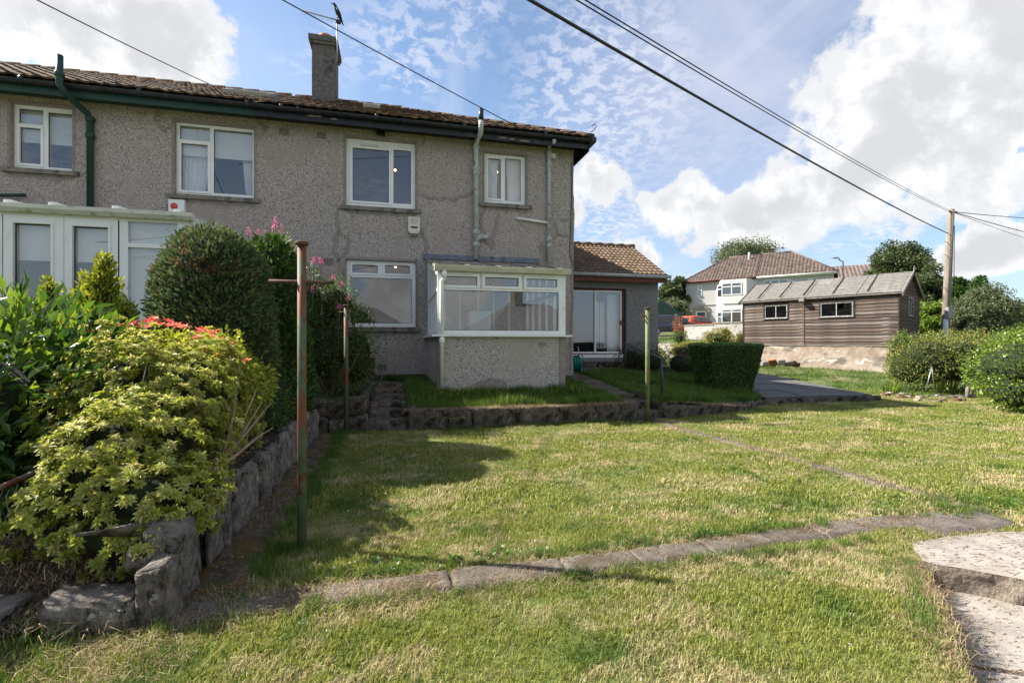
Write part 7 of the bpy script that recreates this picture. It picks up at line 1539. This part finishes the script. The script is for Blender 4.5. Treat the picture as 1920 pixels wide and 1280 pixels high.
for _ in range(260): x = rng.uniform(.2, 3.8); P.append((x, 7.24 + rng.normal() * .03, 0.))
P = [(x, y, gz(x, y)) for x, y, _ in P if not inside(x, y, PITX)]; do('long_grass', P, c_long, 6, .22, .55)
# straw clippings on the paths
P = [(rng.uniform(-1.0, .9), 2.60 + rng.normal() * .12, 0.) for _ in range(420)] + [(-.9 + rng.normal() * .12, rng.uniform(2.7, 7.2), 0.) for _ in range(420)] + [(rng.uniform(.9, 4.0), 2.6 + rng.choice([-.13, .13]) + rng.normal() * .03, 0.) for _ in range(260)] + [(4.41 + (y - 2.7) * -.066 + rng.normal() * .08, y, 0.) for y in rng.uniform(2.7, 7.2, 300)]
for a, b in zip(PITX[5:], PITX[6:]): P += [(a[0] + (b[0] - a[0]) * f + rng.normal() * .05, a[1] + (b[1] - a[1]) * f + rng.normal() * .05, -.03) for f in rng.random(130)]
P += [(x, 2.30 + rng.normal() * .16, 0.) for x in rng.uniform(-2.6, -.8, 420)]
P = [(x, y, (gz(x, y) if not inside(x, y, PITX) else -.11) + .012) for x, y, _ in P]; do('dry_grass', P, c_straw, 5, .35, .95)
P = [(x, y, bz(x, y)) for x, y in zip(rng.uniform(-3.2, -1.15, 420), rng.uniform(2.65, 5, 420))] + [(x, y, bz(x, y) + .01) for x, y in zip(rng.uniform(-2.8, -1.2, 420), rng.uniform(2.5, 3.0, 420))]; do('dry_grass', P, c_straw, 5, .4, 1.1)
P = [(rng.uniform(-.38, .18), 7.36 + .33 * i + rng.uniform(0, .3), zt_ + .01) for i, zt_ in enumerate((.155, .265, .345, .41, .46, .49)) for _ in range(16)] + [(rng.uniform(3.85, 4.35), y_, z_ + .01) for y_, z_ in zip(rng.uniform(7.4, 11, 120), [0] * 120)]
P = [(x, y, z if x < 1 else (.15 if y < 7.62 else .27 if y < 8.2 else .345 if y < 8.75 else .41 if y < 9.5 else .47 if y < 10.3 else .53)) for x, y, z in P]; do('dry_grass', P, c_straw, 5, .3, .8)
P = [(x, y, .0) for x, y in zip(rng.uniform(-3., -1.5, 160), rng.uniform(2.2, 2.75, 160))]; do('long_grass', P, c_long, 6, .3, .75)
g_litter = leafmat('fallen_leaf', [(.20, .10, .05), (.34, .20, .11), (.42, .34, .22)], .2, .7, .2)
Cc = np.array([(x, y, bz(x, y) + .015) for x, y in zip(rng.uniform(-3.0, -1.15, 1100), rng.uniform(2.64, 5, 1100))] + [(x, y, gz(x, y) + .02) for x, y in zip(-.92 + rng.normal(size=160) * .13, rng.uniform(2.5, 7.2, 160))]); Dd = rng.normal(size=Cc.shape); Dd[:, 2] *= .2
o = leaf_obj('fallen_leaves', Cc, Dd, rng.uniform(.015, .04, len(Cc)), rng.uniform(.008, .018, len(Cc)), g_litter, None)
# far rough grass
g_weed = leafmat('broad_weed_leaf', [(.05, .11, .02), (.10, .17, .03), (.16, .22, .05)], .3, .45, .4)
wd_ = [rosette('weed', 9, .06, .022, g_weed, 0, 1, .25) for _ in range(3)]
xs = np.concatenate([rng.uniform(-.4, 4, 60), rng.normal(4.5, .35, 60), rng.uniform(-.3, 3.6, 60)]); ys = np.concatenate([rng.uniform(2.6, 7, 60), rng.normal(2.95, .16, 60), 2.85 + rng.normal(size=60) * .06])
ix = [i for i in range(len(xs)) if not onpath(xs[i], ys[i])]; Cw = np.array([(xs[i], ys[i], gz(xs[i], ys[i]) + .012) for i in ix]); Dw = rng.normal(size=Cw.shape) * .15; Dw[:, 2] = 1
joined_ros('weeds', range(len(Cw)), Cw, Dw, wd_, None, .8)
xs = rng.uniform(-.5, 5, 260); ys = rng.uniform(1.6, 7, 260); Cw = np.array([(x, y, gz(x, y) + .03) for x, y in zip(xs, ys) if not onpath(x, y)]); Dw = rng.normal(size=Cw.shape); leaf_obj('clover_flowers', np.repeat(Cw, 3, 0), np.repeat(Dw, 3, 0) + rng.normal(size=(len(Cw) * 3, 3)) * .5, .010, .009, leafmat('white_clover', [(.5, .5, .45), (.7, .68, .6)], .2), None)
c_rough = clump_meshes('rough_grass', 4, g_long, 18, .22, .06, .20, .014, .8)
P = []
for _ in range(9000):
    t = rng.uniform(11.5, 34); r = rng.uniform(.05, 1.12) * t; X = t * SY + r * CY; Y = t * CY - r * SY
    if inside(X, Y, EDGE) or inside(X, Y, P0) or Y < 6.5: continue
    w = Vector((X, Y)) - SA; u = w.dot(Vector((math.cos(TH), math.sin(TH)))); v = w.dot(Vector((-math.sin(TH), math.cos(TH))))
    if -.6 < u < LS + .3 and -.2 < v < 3.2: continue
    P.append((X, Y, gz(X, Y)))
do('rough_grass', P, c_rough, 4, .3, .9)
# small flowers in the long grass
Cc = []
for _ in range(150): x = rng.uniform(.3, 3.4) if rng.random() < .6 else rng.uniform(.7, 1.8); y = rng.uniform(7.7, 8.25); Cc.append((x, y, tz(x, y) + rng.uniform(.10, .19)))
for _ in range(50): x = rng.uniform(4.6, 6.5); y = rng.uniform(8, 10); Cc.append((x, y, tz(x, y) + rng.uniform(.08, .15)))
Cc = np.repeat(np.array(Cc), 4, 0); Dd = rng.normal(size=Cc.shape); Dd[:, 2] = np.abs(Dd[:, 2]) * .6
leaf_obj('wild_flowers', Cc, Dd, .014, .012, m_yel, None)
